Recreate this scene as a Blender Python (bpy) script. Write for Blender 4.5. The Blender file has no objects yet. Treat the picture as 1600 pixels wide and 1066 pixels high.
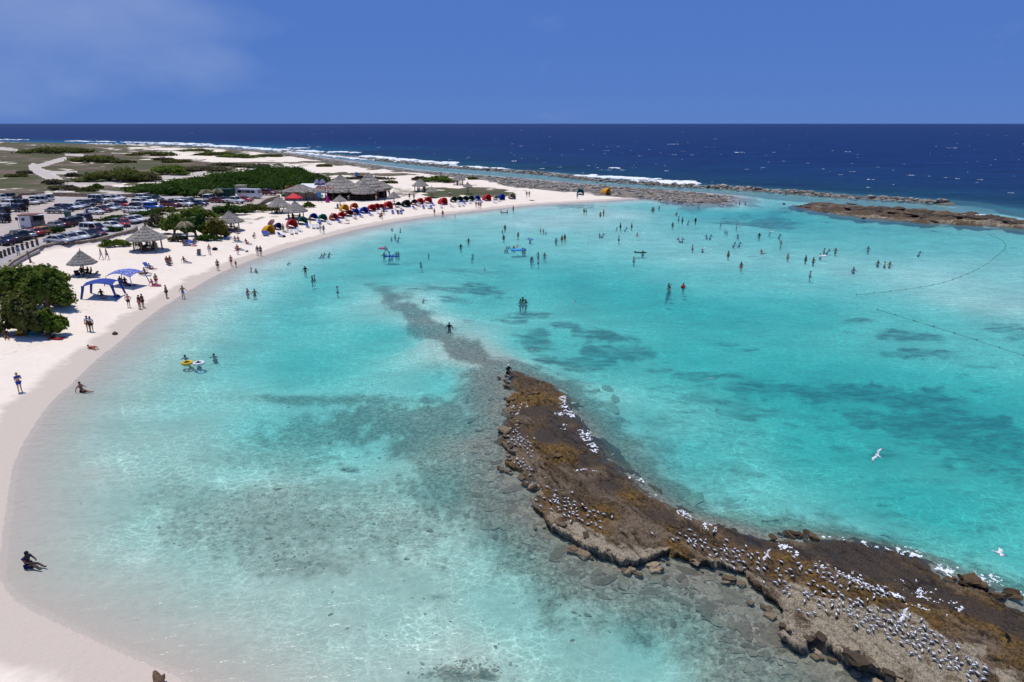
import bpy, bmesh, math, random
import numpy as np
from mathutils import Vector, Matrix
R = math.radians
rng = np.random.default_rng(7)
random.seed(7)
scene = bpy.context.scene
COL = scene.collection

# ---------------------------------------------------------------- camera
CAM_H = 21.3
FPX = 1067.0                       # focal length in pixels of the 1600 px photograph
PITCH = math.atan((533 - 193.0) / FPX)
cam_d = bpy.data.cameras.new('camera')
cam_d.sensor_width = 36.0
cam_d.lens = 36.0 * FPX / 1600.0
cam_d.clip_start = 0.5
cam_d.clip_end = 120000
cam = bpy.data.objects.new('camera', cam_d)
COL.objects.link(cam)
cam.location = (0, 0, CAM_H)
cam.rotation_euler = (math.pi / 2 - PITCH, 0, 0)
scene.camera = cam

# ---------------------------------------------------------------- sky, sun, exposure
SUN_EL, SUN_AZ = 76.0, -50.0        # azimuth clockwise from +Y (the view direction)
world = bpy.data.worlds.new('World')
scene.world = world
world.use_nodes = True
wn, wl = world.node_tree.nodes, world.node_tree.links
wn.clear()
w_out = wn.new('ShaderNodeOutputWorld')
w_bg = wn.new('ShaderNodeBackground')
w_bg.inputs['Strength'].default_value = 0.105
sky = wn.new('ShaderNodeTexSky')
sky.sky_type = 'NISHITA'
sky.sun_disc = False
sky.sun_elevation = R(SUN_EL)
sky.sun_rotation = R(SUN_AZ)
sky.altitude = 300
sky.air_density = 0.75
sky.dust_density = 0.0
sky.ozone_density = 4.0
# thin veil cloud, drifting all round the sky
tc = wn.new('ShaderNodeTexCoord')
mp = wn.new('ShaderNodeMapping')
mp.inputs['Location'].default_value = (0.0, 0.8, 0.0)
mp.inputs['Scale'].default_value = (1.1, 1.1, 2.6)
wl.new(tc.outputs['Generated'], mp.inputs['Vector'])
ns = wn.new('ShaderNodeTexNoise')
ns.inputs['Scale'].default_value = 1.7
ns.inputs['Detail'].default_value = 6
ns.inputs['Roughness'].default_value = 0.52
wl.new(mp.outputs['Vector'], ns.inputs['Vector'])
cr = wn.new('ShaderNodeMapRange')
cr.inputs['From Min'].default_value = 0.53
cr.inputs['From Max'].default_value = 0.86
cr.inputs['To Min'].default_value = 0.0
cr.inputs['To Max'].default_value = 0.5
wl.new(ns.outputs['Fac'], cr.inputs['Value'])
tint = wn.new('ShaderNodeMix')
tint.data_type = 'RGBA'
tint.blend_type = 'MULTIPLY'
tint.inputs[0].default_value = 1.0
tint.inputs[7].default_value = (0.62, 0.80, 1.0, 1)
wl.new(sky.outputs['Color'], tint.inputs[6])
cm = wn.new('ShaderNodeMix')
cm.data_type = 'RGBA'
wl.new(cr.outputs['Result'], cm.inputs[0])
flat = wn.new('ShaderNodeMix')          # sea haze evens the blue out all round
flat.data_type = 'RGBA'
flat.inputs[0].default_value = 0.92
flat.inputs[7].default_value = (0.74, 1.72, 5.15, 1)
wl.new(tint.outputs[2], flat.inputs[6])
wl.new(flat.outputs[2], cm.inputs[6])
cm.inputs[7].default_value = (5.2, 5.9, 7.6, 1)
wl.new(cm.outputs[2], w_bg.inputs['Color'])
wl.new(w_bg.outputs['Background'], w_out.inputs['Surface'])

sun_d = bpy.data.lights.new('sun', 'SUN')
sun_d.energy = 3.55
sun_d.angle = R(0.5)
sun_d.color = (1.0, 0.955, 0.885)
sun = bpy.data.objects.new('sun', sun_d)
COL.objects.link(sun)
SUNV = Vector((math.sin(R(SUN_AZ)) * math.cos(R(SUN_EL)), math.cos(R(SUN_AZ)) * math.cos(R(SUN_EL)), math.sin(R(SUN_EL))))
sun.rotation_euler = SUNV.to_track_quat('Z', 'Y').to_euler()
sun.location = (0, 0, 200)

vs = scene.view_settings
vs.view_transform = 'Standard'
vs.look = 'None'
vs.exposure = 0.0
vs.gamma = 1.0
vs.use_curve_mapping = False
scene.render.engine = 'CYCLES'
scene.cycles.max_bounces = 6
scene.cycles.diffuse_bounces = 2
scene.cycles.glossy_bounces = 2
scene.cycles.transmission_bounces = 3
scene.cycles.transparent_max_bounces = 10
scene.cycles.caustics_reflective = False
scene.cycles.caustics_refractive = False
scene.cycles.sample_clamp_indirect = 4.0
scene.cycles.use_denoising = True
scene.cycles.use_adaptive_sampling = True
scene.cycles.adaptive_threshold = 0.03

# ---------------------------------------------------------------- geometry of the view: pixel of the photograph <-> point of the place
CP, SP = math.cos(PITCH), math.sin(PITCH)

def G(px, py, z=0.0):
    """world x, y of the photograph's pixel at height z"""
    a = (np.asarray(px, float) - 800) / FPX
    b = (np.asarray(py, float) - 533) / FPX
    dz = -SP - b * CP
    dy = CP - b * SP
    t = (np.asarray(z) - CAM_H) / dz
    return a * t, dy * t

def PX(x, y, z=0.0):
    """pixel of the photograph for world points"""
    zz = np.asarray(z) - CAM_H
    d = y * CP - zz * SP
    u = y * SP + zz * CP
    d = np.maximum(d, 0.01)
    return 800 + FPX * x / d, 533 - FPX * u / d

def GP(pts, z=0.0):
    a = np.array(pts, float)
    x, y = G(a[:, 0], a[:, 1], z if a.shape[1] < 3 else a[:, 2])
    return np.stack([x, y], 1)

def _hash(ix, iy, s):
    with np.errstate(over='ignore'):
        h = (ix.astype(np.int64) * 374761393 + iy.astype(np.int64) * 668265263 + s * 1442695041) & 0xFFFFFFFF
        h = ((h ^ (h >> 13)) * 1274126177) & 0xFFFFFFFF
        h = h ^ (h >> 16)
    return (h & 0xFFFFFF) / float(0xFFFFFF)

def vnoise(x, y, s=0):
    ix, iy = np.floor(x), np.floor(y)
    fx, fy = x - ix, y - iy
    fx = fx * fx * fx * (fx * (fx * 6 - 15) + 10)
    fy = fy * fy * fy * (fy * (fy * 6 - 15) + 10)
    a, b = _hash(ix, iy, s), _hash(ix + 1, iy, s)
    c, d = _hash(ix, iy + 1, s), _hash(ix + 1, iy + 1, s)
    return (a + (b - a) * fx) * (1 - fy) + (c + (d - c) * fx) * fy

def fbm(x, y, octv=4, s=0, gain=0.5):
    v, amp, tot = 0.0, 1.0, 0.0
    ca, sa = math.cos(0.6), math.sin(0.6)
    for i in range(octv):
        v = v + amp * (vnoise(x, y, s + i * 17) * 2 - 1)
        tot += amp
        amp *= gain
        x, y = (x * ca - y * sa) * 2.03 + 11.3, (x * sa + y * ca) * 2.03 + 5.7
    return v / tot

def sstep(a, b, x):
    t = np.clip((x - a) / (b - a), 0, 1)
    return t * t * (3 - 2 * t)

def poly_dist(x, y, poly, closed=True):
    """unsigned distance to the outline and inside test"""
    p = np.asarray(poly, float)
    n = len(p)
    d2 = np.full(x.shape, 1e18)
    ins = np.zeros(x.shape, bool)
    for i in range(n if closed else n - 1):
        ax, ay = p[i]
        bx, by = p[(i + 1) % n]
        ex, ey = bx - ax, by - ay
        L = ex * ex + ey * ey + 1e-12
        t = np.clip(((x - ax) * ex + (y - ay) * ey) / L, 0, 1)
        q = (x - ax - t * ex) ** 2 + (y - ay - t * ey) ** 2
        d2 = np.minimum(d2, q)
        if closed:
            c = (ay > y) != (by > y)
            if ey != 0:
                ins ^= c & (x < ex * (y - ay) / ey + ax)
    return np.sqrt(d2), ins

def sdist(x, y, poly):
    d, i = poly_dist(x, y, poly)
    return np.where(i, d, -d)

def smooth_poly(pts, k=4):
    """Catmull-Rom through open points"""
    p = np.asarray(pts, float)
    out = []
    for i in range(len(p) - 1):
        p0, p1, p2, p3 = p[max(i - 1, 0)], p[i], p[i + 1], p[min(i + 2, len(p) - 1)]
        for j in range(k):
            t = j / k
            out.append(0.5 * (2 * p1 + (p2 - p0) * t + (2 * p0 - 5 * p1 + 4 * p2 - p3) * t * t + (3 * p1 - p0 - 3 * p2 + p3) * t ** 3))
    out.append(p[-1])
    return np.array(out)

# ---------------------------------------------------------------- outlines of the place
SHORE_PX = [(620, 1500), (440, 1200), (295, 1066), (215, 1030), (130, 990), (70, 962), (24, 935), (2, 900), (4, 850), (12, 790), (22, 730), (42, 685), (78, 632),
            (118, 595), (152, 562), (187, 535), (217, 508), (252, 482), (300, 452), (345, 427), (395, 406), (450, 388), (500, 374),
            (560, 358), (620, 346), (690, 336), (760, 328), (840, 320), (900, 316.5), (960, 313), (1010, 310), (1045, 313)]
TIP_PX = [(1080, 317), (1120, 318), (1138, 313), (1142, 306), (1100, 302), (1050, 298), (1000, 295), (950, 291), (900, 287), (850, 282),
          (800, 278), (760, 275), (700, 271), (640, 265), (600, 260), (560, 254.5), (520, 248.5), (472, 241.5)]
COAST_PX = [(440, 237.2), (400, 234.8), (350, 231.5), (300, 229.2), (240, 227.3), (180, 226.6), (100, 224.6), (0, 222.6), (-200, 220), (-600, 217)]
shore_w = smooth_poly(GP(SHORE_PX), 3)
LAND = np.concatenate([shore_w, GP(TIP_PX), GP(COAST_PX), [(-1600, 800), (-1600, -80), (40, -80), (12, 2)]])
RIDGE_PX = [(440, 236), (480, 239.3), (540, 245.5), (600, 251.5), (640, 255), (680, 259.5), (720, 263), (780, 267), (860, 273), (920, 281), (1000, 286.5),
            (1040, 290), (1100, 292.5), (1180, 297.5), (1250, 302.5), (1320, 308.5), (1400, 312.5), (1480, 318.5)]
RIDGE = GP(RIDGE_PX)
OCEAN = np.concatenate([GP(COAST_PX)[::-1], RIDGE, GP([(1560, 327), (1640, 340), (1800, 372), (2100, 430), (2900, 560)]),
                        [(600, 40), (60000, 40), (60000, 60000), (-60000, 60000), (-60000, 900)]])
ISLET_PX = [(1236, 322), (1262, 318), (1300, 318), (1350, 322), (1400, 325), (1450, 327), (1500, 332), (1560, 338), (1620, 346), (1700, 356), (1740, 366),
            (1660, 364), (1600, 358), (1550, 355), (1500, 352), (1450, 350), (1400, 346), (1350, 342), (1300, 335), (1260, 329)]
ISLET = GP(ISLET_PX)

# depth of the lagoon (m) where it can be read off the colour of the water
DEPTH_PX = [(120, 740, .2), (250, 700, .55), (300, 850, .45), (200, 930, .22), (400, 950, .33), (500, 1000, .33), (500, 880, .38), (650, 950, .42), (600, 820, .45), (420, 800, .4), (800, 930, .66), (900, 980, .62), (1000, 1000, .75), (600, 1060, .3), (730, 1045, .3),
            (800, 850, .6), (700, 760, .7), (550, 680, 1.0), (450, 650, 1.15), (480, 560, 1.75), (420, 500, 1.5), (600, 520, 1.7), (700, 590, 1.35), (350, 560, 1.05),
            (300, 620, .75), (180, 640, .5), (200, 700, .42), (500, 450, 1.5), (420, 450, 1.1), (560, 400, 1.2), (600, 420, 1.6), (700, 400, 1.5), (800, 440, 1.6), (700, 360, .85), (850, 380, .95), (850, 345, .5), (1000, 370, .8),
            (950, 335, .5), (1100, 400, .8), (1150, 350, 1.0), (1250, 345, 1.9), (1180, 335, 2.3), (1150, 322, 1.2), (1300, 350, 1.4), (1400, 375, 1.2), (1350, 420, .75), (1450, 430, .6), (1550, 420, .8), (1550, 470, .6),
            (1250, 440, 1.1), (1100, 440, 1.3), (1000, 460, 2.1), (900, 440, 2.0), (1100, 480, 2.1), (1250, 480, 1.9), (1400, 500, 1.4), (1550, 530, 1.3), (850, 530, 1.6), (750, 470, 1.5),
            (950, 560, 1.8), (1100, 560, 2.0), (1250, 600, 2.3), (1400, 620, 2.3), (1550, 650, 2.3), (1000, 640, 1.3), (1100, 700, 1.5), (1300, 700, 2.1),
            (1450, 800, 2.1), (1200, 780, 1.1), (960, 700, .6), (880, 600, .9), (1400, 830, 1.4), (1590, 870, 1.5), (1100, 895, .12), (1200, 980, .12), (1050, 890, .14), (1150, 940, .16), (960, 890, .2), (1000, 920, .35),
            (1300, 1050, .14), (1060, 970, .5), (900, 860, .18), (840, 800, .14), (800, 750, .14), (770, 690, .18), (1200, 1060, .3), (750, 760, .3), (780, 640, .2), (720, 650, .7), (1100, 297, .8), (700, 268, .7), (560, 251, .6), (900, 284, .7), (1200, 310, .9), (1300, 316, .8),
            (1420, 322, .7), (1500, 326, .8), (640, 470, .5), (620, 460, .6), (670, 500, .4), (700, 530, .35), (735, 550, .28), (760, 565, .22), (590, 445, 1.0), (860, 600, .8), (950, 630, .9)]
_dp = np.array(DEPTH_PX)
_dx, _dy = G(_dp[:, 0], _dp[:, 1])
_dth, _dlr = np.arctan2(_dx, _dy), np.log(np.hypot(_dx, _dy))

def idw(th, lr, kth, klr, val, p=1.6, eps=4e-4):
    num, den = 0.0, 0.0
    for a, b, v in zip(kth, klr, val):
        w = ((th - a) ** 2 + (lr - b) ** 2 + eps) ** (-p)
        num = num + w * v
        den = den + w
    return num / den

LEDGE_PX = [(788, 583, .15), (791, 598, .3), (799, 610, .3), (795, 622, .25), (803, 640, .3), (801, 662, .4), (788, 675, .4), (797, 688, .4), (800, 704, .4), (786, 718, .45), (804, 735, .5), (834, 747, .45),
            (842, 762, .4), (837, 786, .5), (858, 806, .65), (895, 824, .75), (925, 847, .75), (965, 867, .75), (1005, 870, .75), (1045, 860, .7), (1058, 852, .6), (1092, 870, .6), (1130, 882, .65), (1165, 895, .6),
            (1182, 917, .55), (1205, 937, .6), (1226, 958, .7), (1230, 978, .7), (1268, 999, .75), (1290, 992, .75), (1330, 1018, .8), (1390, 1043, .8), (1440, 1067, .85), (1530, 1112, .85), (1700, 1200, .8), (1850, 1290, .7),
            (1980, 1200, .1), (1800, 1050, .1), (1680, 985, .1), (1640, 960, .15), (1600, 943, .2), (1585, 926, .4), (1530, 902, .4), (1475, 892, .3), (1450, 877, .1), (1400, 861, .15), (1350, 847, .2), (1290, 837, .2), (1240, 828, .4),
            (1200, 831, .3), (1150, 820, .1), (1100, 808, .1), (1060, 795, .1), (1020, 768, .1), (985, 742, .05), (950, 720, .05), (930, 690, .05), (905, 655, .05), (880, 628, .05), (855, 600, .05), (825, 585, .1), (800, 578, .15)]
LEDGE = GP(LEDGE_PX)

# parking ground and its low wall
LOT_PX = [(-80, 306), (60, 305), (86, 306.5), (150, 308), (205, 309), (240, 306), (300, 303), (345, 303), (400, 300), (436, 302), (440, 308), (415, 314), (404, 322),
          (330, 326), (285, 334), (262, 345), (225, 352), (212, 356), (206, 362), (180, 369), (150, 377), (118, 381), (90, 383.5), (66, 387), (48, 395), (32, 404), (18, 412), (5, 424), (-60, 470), (-120, 480)]
LOT = GP(LOT_PX, 2.0)

def land_height(x, y, sdl):
    z = 1.45 * sstep(0, 20, sdl) * 0.75 + 0.36 * np.clip(sdl / 14, 0, 1)
    z = z + sstep(25, 90, sdl) * (0.45 * fbm(x / 38, y / 38, 3, 5) + 0.25)
    z = z + sstep(240, 420, np.hypot(x, y)) * sstep(20, 110, sdl) * (1.2 + 1.3 * fbm(x / 70, y / 70, 4, 9))
    return z

def ground_z(x, y, full=False):
    x, y = np.asarray(x, float), np.asarray(y, float)
    sdl = sdist(x, y, LAND)
    sdo = sdist(x, y, OCEAN)
    th, lr = np.arctan2(x, y), np.log(np.maximum(np.hypot(x, y), 2.0))
    d_lag = idw(th, lr, _dth, _dlr, _dp[:, 2])
    shore_d = np.maximum(-sdl, 0)
    d_lag = np.minimum(d_lag, 0.02 + 0.055 * shore_d + 0.0022 * shore_d ** 2)
    sle = -sdist(x, y, LEDGE)
    near_e, _ = poly_dist(x, y, LEDGE[:36], False)
    sea_e, _ = poly_dist(x, y, LEDGE[36:], False)
    slope = np.where(near_e < sea_e, 0.12, 0.34)
    d_lag = np.minimum(d_lag, 0.13 + slope * np.maximum(sle, 0) + 0.05 * np.maximum(sle - 2, 0) ** 2)
    d_oce = 2.6 + 0.065 * np.maximum(sdo, 0) + 0.6 * fbm(x / 25, y / 25, 3, 3) * sstep(0, 15, sdo)
    d_oce = np.minimum(d_oce, 40)
    k = sstep(-4, 10, sdo)
    depth = d_lag * (1 - k) + d_oce * k
    # submerged spine of the reef is part of the depth samples; small relief on the bed
    depth = depth * (1 + 0.10 * fbm(x / 3.0, y / 3.0, 4, 21)) + 0.03 * fbm(x / 0.9, y / 0.9, 3, 31) * sstep(0.15, 0.5, depth)
    zl = land_height(x, y, sdl)
    # the lot is a level terrace
    lot = sdist(x, y, LOT)
    kl = sstep(-0.3, 0.3, lot)
    zl = zl * (1 - kl) + 2.0 * kl
    zl = zl + sstep(1.5, 6, sdl) * (1 - kl) * 0.05 * fbm(x / 1.6, y / 1.6, 3, 41)
    zl = zl + sstep(0.0, 3, sdl) * sstep(9, 4, sdl) * 0.03 * fbm(x / 4.0, y / 4.0, 2, 43)
    # rubble bars: the outer ridge and the islet
    dr, _ = poly_dist(x, y, RIDGE, False)
    bar = -1.3 + (1.75 + 0.45 * fbm(x / 6, y / 4, 3, 51)) * np.exp(-(dr / 3.6) ** 2)
    isl = sdist(x, y, ISLET)
    zb = np.where(sdl > 0, zl, -depth)
    zb = np.where((sdl < 0) & (np.hypot(x, y) > 150) & (dr < 12), np.maximum(zb, bar), zb)
    zb = zb + np.where(sdl > 0, 0, sstep(-3, 3, isl)) * (np.maximum(depth, 0) + 0.1)
    if full:
        return zb, sdl, sdo, lot, dr, isl, sle
    return zb

def ground_at(px, py, it=4):
    """world points where the rays through these pixels meet the ground"""
    px, py = np.atleast_1d(np.asarray(px, float)), np.atleast_1d(np.asarray(py, float))
    z = np.full(px.shape, 0.8)
    for _ in range(it):
        x, y = G(px, py, z)
        z = 0.25 * z + 0.75 * ground_z(x, y)
    x, y = G(px, py, z)
    return np.stack([x, y, z], 1)

# ---------------------------------------------------------------- object helpers
def link(o, parent=None):
    COL.objects.link(o)
    if parent is not None:
        o.parent = parent
    return o

def mesh_np(name, verts, quads, mat=None, smooth=True, parent=None):
    me = bpy.data.meshes.new(name)
    v = np.asarray(verts, np.float32)
    q = np.asarray(quads, np.int32)
    me.vertices.add(len(v))
    me.vertices.foreach_set('co', v.ravel())
    k = q.shape[1]
    me.loops.add(q.size)
    me.polygons.add(len(q))
    me.polygons.foreach_set('loop_start', np.arange(0, q.size, k, dtype=np.int32))
    me.loops.foreach_set('vertex_index', q.ravel())
    me.update(calc_edges=True)
    me.polygons.foreach_set('use_smooth', np.full(len(q), smooth))
    if mat:
        me.materials.append(mat)
    o = bpy.data.objects.new(name, me)
    return link(o, parent)

def attr(me, name, data, kind='FLOAT'):
    a = me.attributes.new(name, kind, 'POINT')
    if kind == 'FLOAT':
        a.data.foreach_set('value', np.asarray(data, np.float32).ravel())
    else:
        a.data.foreach_set('color', np.asarray(data, np.float32).ravel())

def tag(o, label=None, cat=None, group=None, kind=None):
    if label: o['label'] = label
    if cat: o['category'] = cat
    if group: o['group'] = group
    if kind: o['kind'] = kind
    return o

def grid_quads(nr, nc):
    i = np.arange((nr - 1) * nc).reshape(nr - 1, nc)[:, :-1].ravel()
    return np.stack([i, i + 1, i + nc + 1, i + nc], 1)

class NT:
    """small node-tree writer"""
    def __init__(s, name):
        s.m = bpy.data.materials.new(name)
        s.m.use_nodes = True
        s.n, s.l = s.m.node_tree.nodes, s.m.node_tree.links
        s.n.clear()
        s.out = s.n.new('ShaderNodeOutputMaterial')
    def node(s, t, **kw):
        nd = s.n.new('ShaderNode' + t)
        for k, v in kw.items():
            if hasattr(nd, k):
                setattr(nd, k, v)
        return nd
    def put(s, sock, v):
        if v is None: return
        if isinstance(v, bpy.types.NodeSocket): s.l.new(v, sock)
        else:
            if isinstance(v, (tuple, list)) and len(v) == 3 and sock.type == 'RGBA': v = (*v, 1)
            sock.default_value = v
    def attr(s, name, out='Fac'):
        nd = s.node('Attribute', attribute_name=name)
        return nd.outputs[out]
    def pos(s):
        return s.node('NewGeometry').outputs['Position']
    def obj(s):
        return s.node('TexCoord').outputs['Object']
    def math(s, op, a, b=None, clamp=False):
        nd = s.node('Math', operation=op, use_clamp=clamp)
        s.put(nd.inputs[0], a); s.put(nd.inputs[1], b)
        return nd.outputs[0]
    def vmul(s, v, sc):
        nd = s.node('Mapping')
        s.put(nd.inputs['Vector'], v); nd.inputs['Scale'].default_value = sc if isinstance(sc, tuple) else (sc,) * 3
        return nd.outputs[0]
    def noise(s, vec, scale, detail=4, rough=0.55, dist=0.0):
        nd = s.node('TexNoise')
        s.put(nd.inputs['Vector'], vec)
        nd.inputs['Scale'].default_value = scale; nd.inputs['Detail'].default_value = detail
        nd.inputs['Roughness'].default_value = rough; nd.inputs['Distortion'].default_value = dist
        return nd.outputs['Fac']
    def voro(s, vec, scale, feature='F1', out='Distance', rand=1.0):
        nd = s.node('TexVoronoi', feature=feature)
        s.put(nd.inputs['Vector'], vec); nd.inputs['Scale'].default_value = scale
        nd.inputs['Randomness'].default_value = rand
        return nd.outputs[out]
    def rng(s, v, a, b, c=0.0, d=1.0, smooth=False):
        nd = s.node('MapRange', interpolation_type='SMOOTHSTEP' if smooth else 'LINEAR')
        s.put(nd.inputs['Value'], v)
        nd.inputs['From Min'].default_value = a; nd.inputs['From Max'].default_value = b
        nd.inputs['To Min'].default_value = c; nd.inputs['To Max'].default_value = d
        return nd.outputs['Result']
    def mix(s, f, a, b, blend='MIX'):
        nd = s.node('Mix', data_type='RGBA', blend_type=blend)
        s.put(nd.inputs[0], f); s.put(nd.inputs[6], a); s.put(nd.inputs[7], b)
        return nd.outputs[2]
    def bump(s, h, strength=0.5, dist=0.1, normal=None):
        nd = s.node('Bump')
        s.put(nd.inputs['Height'], h)
        nd.inputs['Strength'].default_value = strength; nd.inputs['Distance'].default_value = dist
        if normal: s.l.new(normal, nd.inputs['Normal'])
        return nd.outputs['Normal']
    def bsdf(s, color, rough=0.7, spec=0.3, normal=None, **kw):
        nd = s.node('BsdfPrincipled')
        s.put(nd.inputs['Base Color'], color); s.put(nd.inputs['Roughness'], rough)
        nd.inputs['Specular IOR Level'].default_value = spec
        if normal: s.l.new(normal, nd.inputs['Normal'])
        for k, v in kw.items(): s.put(nd.inputs[k.replace('_', ' ')], v)
        return nd.outputs[0]
    def done(s, shader):
        s.l.new(shader, s.out.inputs['Surface'])
        return s.m
# ================================================================ the ground: one sheet, seabed, beach and scrubland
NR, NC = 760, 640
th_g = np.radians(np.concatenate([np.linspace(-66, -42, 50, endpoint=False), np.linspace(-42, 42, NC - 100, endpoint=False), np.linspace(42, 66, 50)]))
r_g = np.exp(np.linspace(math.log(7.0), math.log(1700.0), NR))
TH, RR = np.meshgrid(th_g, r_g)
gx, gy = (RR * np.sin(TH)).ravel(), (RR * np.cos(TH)).ravel()
gz, g_sdl, g_sdo, g_lot, g_dr, g_isl, g_sle = ground_z(gx, gy, True)
gpx, gpy = PX(gx, gy, np.maximum(gz, 0.0))

def ellipses(lst, px, py, jit, s):
    nx = fbm(gx / 4.5, gy / 4.5, 4, s) * jit
    nbig = fbm(np.arctan2(gx, gy) * 60, np.log(RR.ravel()) * 26, 4, s + 7) * 0.55
    out = np.zeros(px.shape)
    for e in lst:
        cx, cy, rx, ry, st = e[:5]
        sl = e[5] if len(e) > 5 else 0.0
        dx = px - cx
        dy = py - cy - sl * dx
        m = (np.abs(dx) < rx * 2) & (np.abs(dy) < ry * 2.2)
        q = np.sqrt((dx[m] / rx) ** 2 + (dy[m] / ry) ** 2)
        v = st * sstep(1.45, 0.45, q + nbig[m] + nx[m])
        out[m] = np.maximum(out[m], v)
    return out

WEED = [(1350, 705, 220, 70, .50), (1490, 790, 150, 55, .52), (1110, 635, 130, 45, .55), (1230, 680, 120, 40, .5), (1400, 640, 230, 60, .55), (1080, 590, 120, 22, .5), (1180, 750, 110, 30, .42), (1020, 680, 80, 40, .45), (690, 440, 80, 8, .85), (750, 438, 45, 12, .95), (640, 436, 55, 6, .6), (700, 410, 65, 4, .6), (772, 413, 35, 4, .6), (712, 455, 40, 6, .8), (730, 492, 26, 6, .7),
        (835, 477, 45, 8, .9), (800, 488, 34, 6, .9), (838, 515, 28, 22, .95), (880, 490, 28, 7, .95), (940, 506, 58, 11, 1, .08), (965, 528, 72, 13, 1, .08), (905, 547, 62, 12, .9),
        (855, 545, 34, 10, .9), (1000, 528, 32, 7, .9), (1012, 530, 16, 6, 1), (1022, 552, 40, 5, .7), (1340, 482, 28, 4, .9), (1330, 499, 20, 6, .8), (1420, 507, 58, 9, .95, .1),
        (1430, 530, 52, 9, .95), (1490, 537, 64, 14, .9, .12), (1540, 552, 50, 11, .7), (1560, 500, 50, 7, .85, .06), (1600, 512, 40, 8, .8), (1185, 481, 38, 7, .5), (1190, 496, 42, 9, .4),
        (1140, 513, 22, 3, .8), (1165, 522, 26, 3, .7), (1110, 558, 90, 8, .8), (1200, 576, 120, 14, .85), (1330, 580, 130, 17, .95), (1440, 592, 95, 14, .95, .1), (1430, 622, 120, 22, .95, .1),
        (1510, 625, 120, 28, .95, .15), (1560, 665, 90, 38, .85), (1090, 602, 95, 16, .75), (1160, 612, 80, 14, .7), (1320, 663, 36, 9, .8), (1395, 667, 30, 14, .8), (1600, 700, 40, 24, .8),
        (1560, 745, 70, 30, .5), (1100, 655, 70, 22, .4), (1180, 712, 44, 10, .5), (1300, 775, 32, 6, .55), (1340, 795, 70, 14, .4), (1185, 337, 66, 7, .95), (1205, 343, 46, 5, .9), (1160, 330, 30, 6, .7),
        (895, 320, 46, 3, .9), (548, 717, 22, 6, .95), (420, 650, 40, 14, .4), (380, 650, 30, 8, .3), (690, 920, 26, 9, .6), (715, 1050, 74, 16, 1), (450, 878, 55, 12, .5), (1010, 965, 22, 18, .6),
        (905, 892, 20, 8, .5), (270, 405, 12, 2, .5), (1180, 360, 40, 3, .4), (1520, 383, 25, 2, .6), (1585, 378, 10, 1.5, .8), (1180, 393, 10, 1.5, .7), (937, 404, 8, 1.5, .9), (1042, 398, 9, 1.5, .6), (950, 437, 40, 4, .35), (1280, 468, 14, 3, .5), (1350, 640, 60, 12, .5), (640, 412, 20, 2, .4), (490, 605, 70, 9, .5), (620, 600, 60, 7, .45)]
REEF = [(560, 608, 170, 11, .85), (650, 640, 150, 40, 1.05), (480, 660, 80, 34, .75), (350, 690, 60, 28, .35), (450, 700, 100, 34, .6), (705, 680, 110, 50, 1.05), (720, 745, 105, 60, 1.0),
        (770, 805, 65, 60, .7), (330, 775, 80, 44, .5), (430, 805, 140, 64, .62), (480, 872, 100, 34, .55), (620, 820, 130, 60, .62), (560, 760, 120, 40, .5), (830, 835, 70, 60, .9), (885, 890, 66, 42, .75),
        (950, 925, 60, 38, .7), (1050, 905, 90, 44, 1), (1110, 955, 100, 46, 1), (1210, 1005, 110, 60, 1), (1300, 1060, 120, 60, 1), (820, 640, 60, 60, .8), (640, 478, 46, 21, 1.0, .65),
        (615, 458, 40, 15, .85, .6), (680, 512, 50, 20, 1.1, .6), (735, 547, 58, 20, 1.15, .5), (780, 572, 50, 18, 1.2, .4), (740, 580, 60, 14, .6, .2), (862, 602, 22, 22, .7, .8), (956, 622, 22, 20, .7), (1080, 722, 90, 42, .45), (1000, 695, 70, 46, .6),
        (1140, 792, 66, 14, .6), (940, 735, 60, 66, .9), (890, 625, 50, 40, .8), (1300, 845, 160, 26, .6, .2), (1520, 895, 110, 22, .7, .3), (1165, 312, 30, 9, .8), (1230, 322, 26, 8, .7), (1400, 322, 170, 5, .5, .03),
        (1440, 352, 190, 3, .35, .04), (860, 275, 200, 3, .5, .06), (1250, 303, 200, 4, .6, .07), (1020, 640, 50, 14, .4), (930, 560, 30, 60, .25)]
SCRUB = [(80, 224.8, 130, 2.6, 1), (90, 229, 190, 3.5, .9), (260, 256, 60, 6, .8), (120, 290, 60, 10, .5), (130, 246, 210, 14, .85), (60, 275, 90, 30, .8), (200, 268, 140, 16, .85), (330, 256, 130, 9, .75), (20, 300, 60, 8, .6), (60, 236, 130, 8, 1), (40, 262, 90, 26, .75), (20, 290, 75, 14, .7), (250, 240, 130, 7, .9), (160, 250, 90, 7, .9), (130, 262, 65, 6, .95), (200, 262, 110, 12, .9), (350, 238, 45, 6, .8), (300, 262, 80, 8, .9), (170, 276, 90, 14, .8),
         (170, 297, 60, 6, .95), (290, 230, 60, 2.5, .6), (370, 246, 45, 4, .8), (420, 244, 34, 3, .8), (490, 253, 40, 2.2, .8), (560, 258, 60, 3, .8, .05), (610, 263, 50, 3, .7), (540, 272, 60, 2.5, .8), (600, 273, 60, 2.6, .8), (650, 268, 40, 2, .6),
         (560, 279, 40, 2.5, .8), (740, 300, 56, 8, 1), (690, 302, 44, 8, .75), (640, 300, 40, 9, .5), (770, 304, 36, 6, 1), (600, 296, 30, 6, .4), (640, 289, 20, 2, .5), (700, 283, 26, 3, .7), (280, 318, 120, 10, .8), (270, 345, 60, 22, .6), (330, 345, 70, 16, .7), (415, 325, 40, 6, .6), (20, 470, 70, 40, .5), (430, 340, 10, 3, .3), (440, 288, 90, 14, .8), (420, 273, 60, 8, .8)]
weed = ellipses(WEED, gpx, gpy, 0.55, 61)
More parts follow.
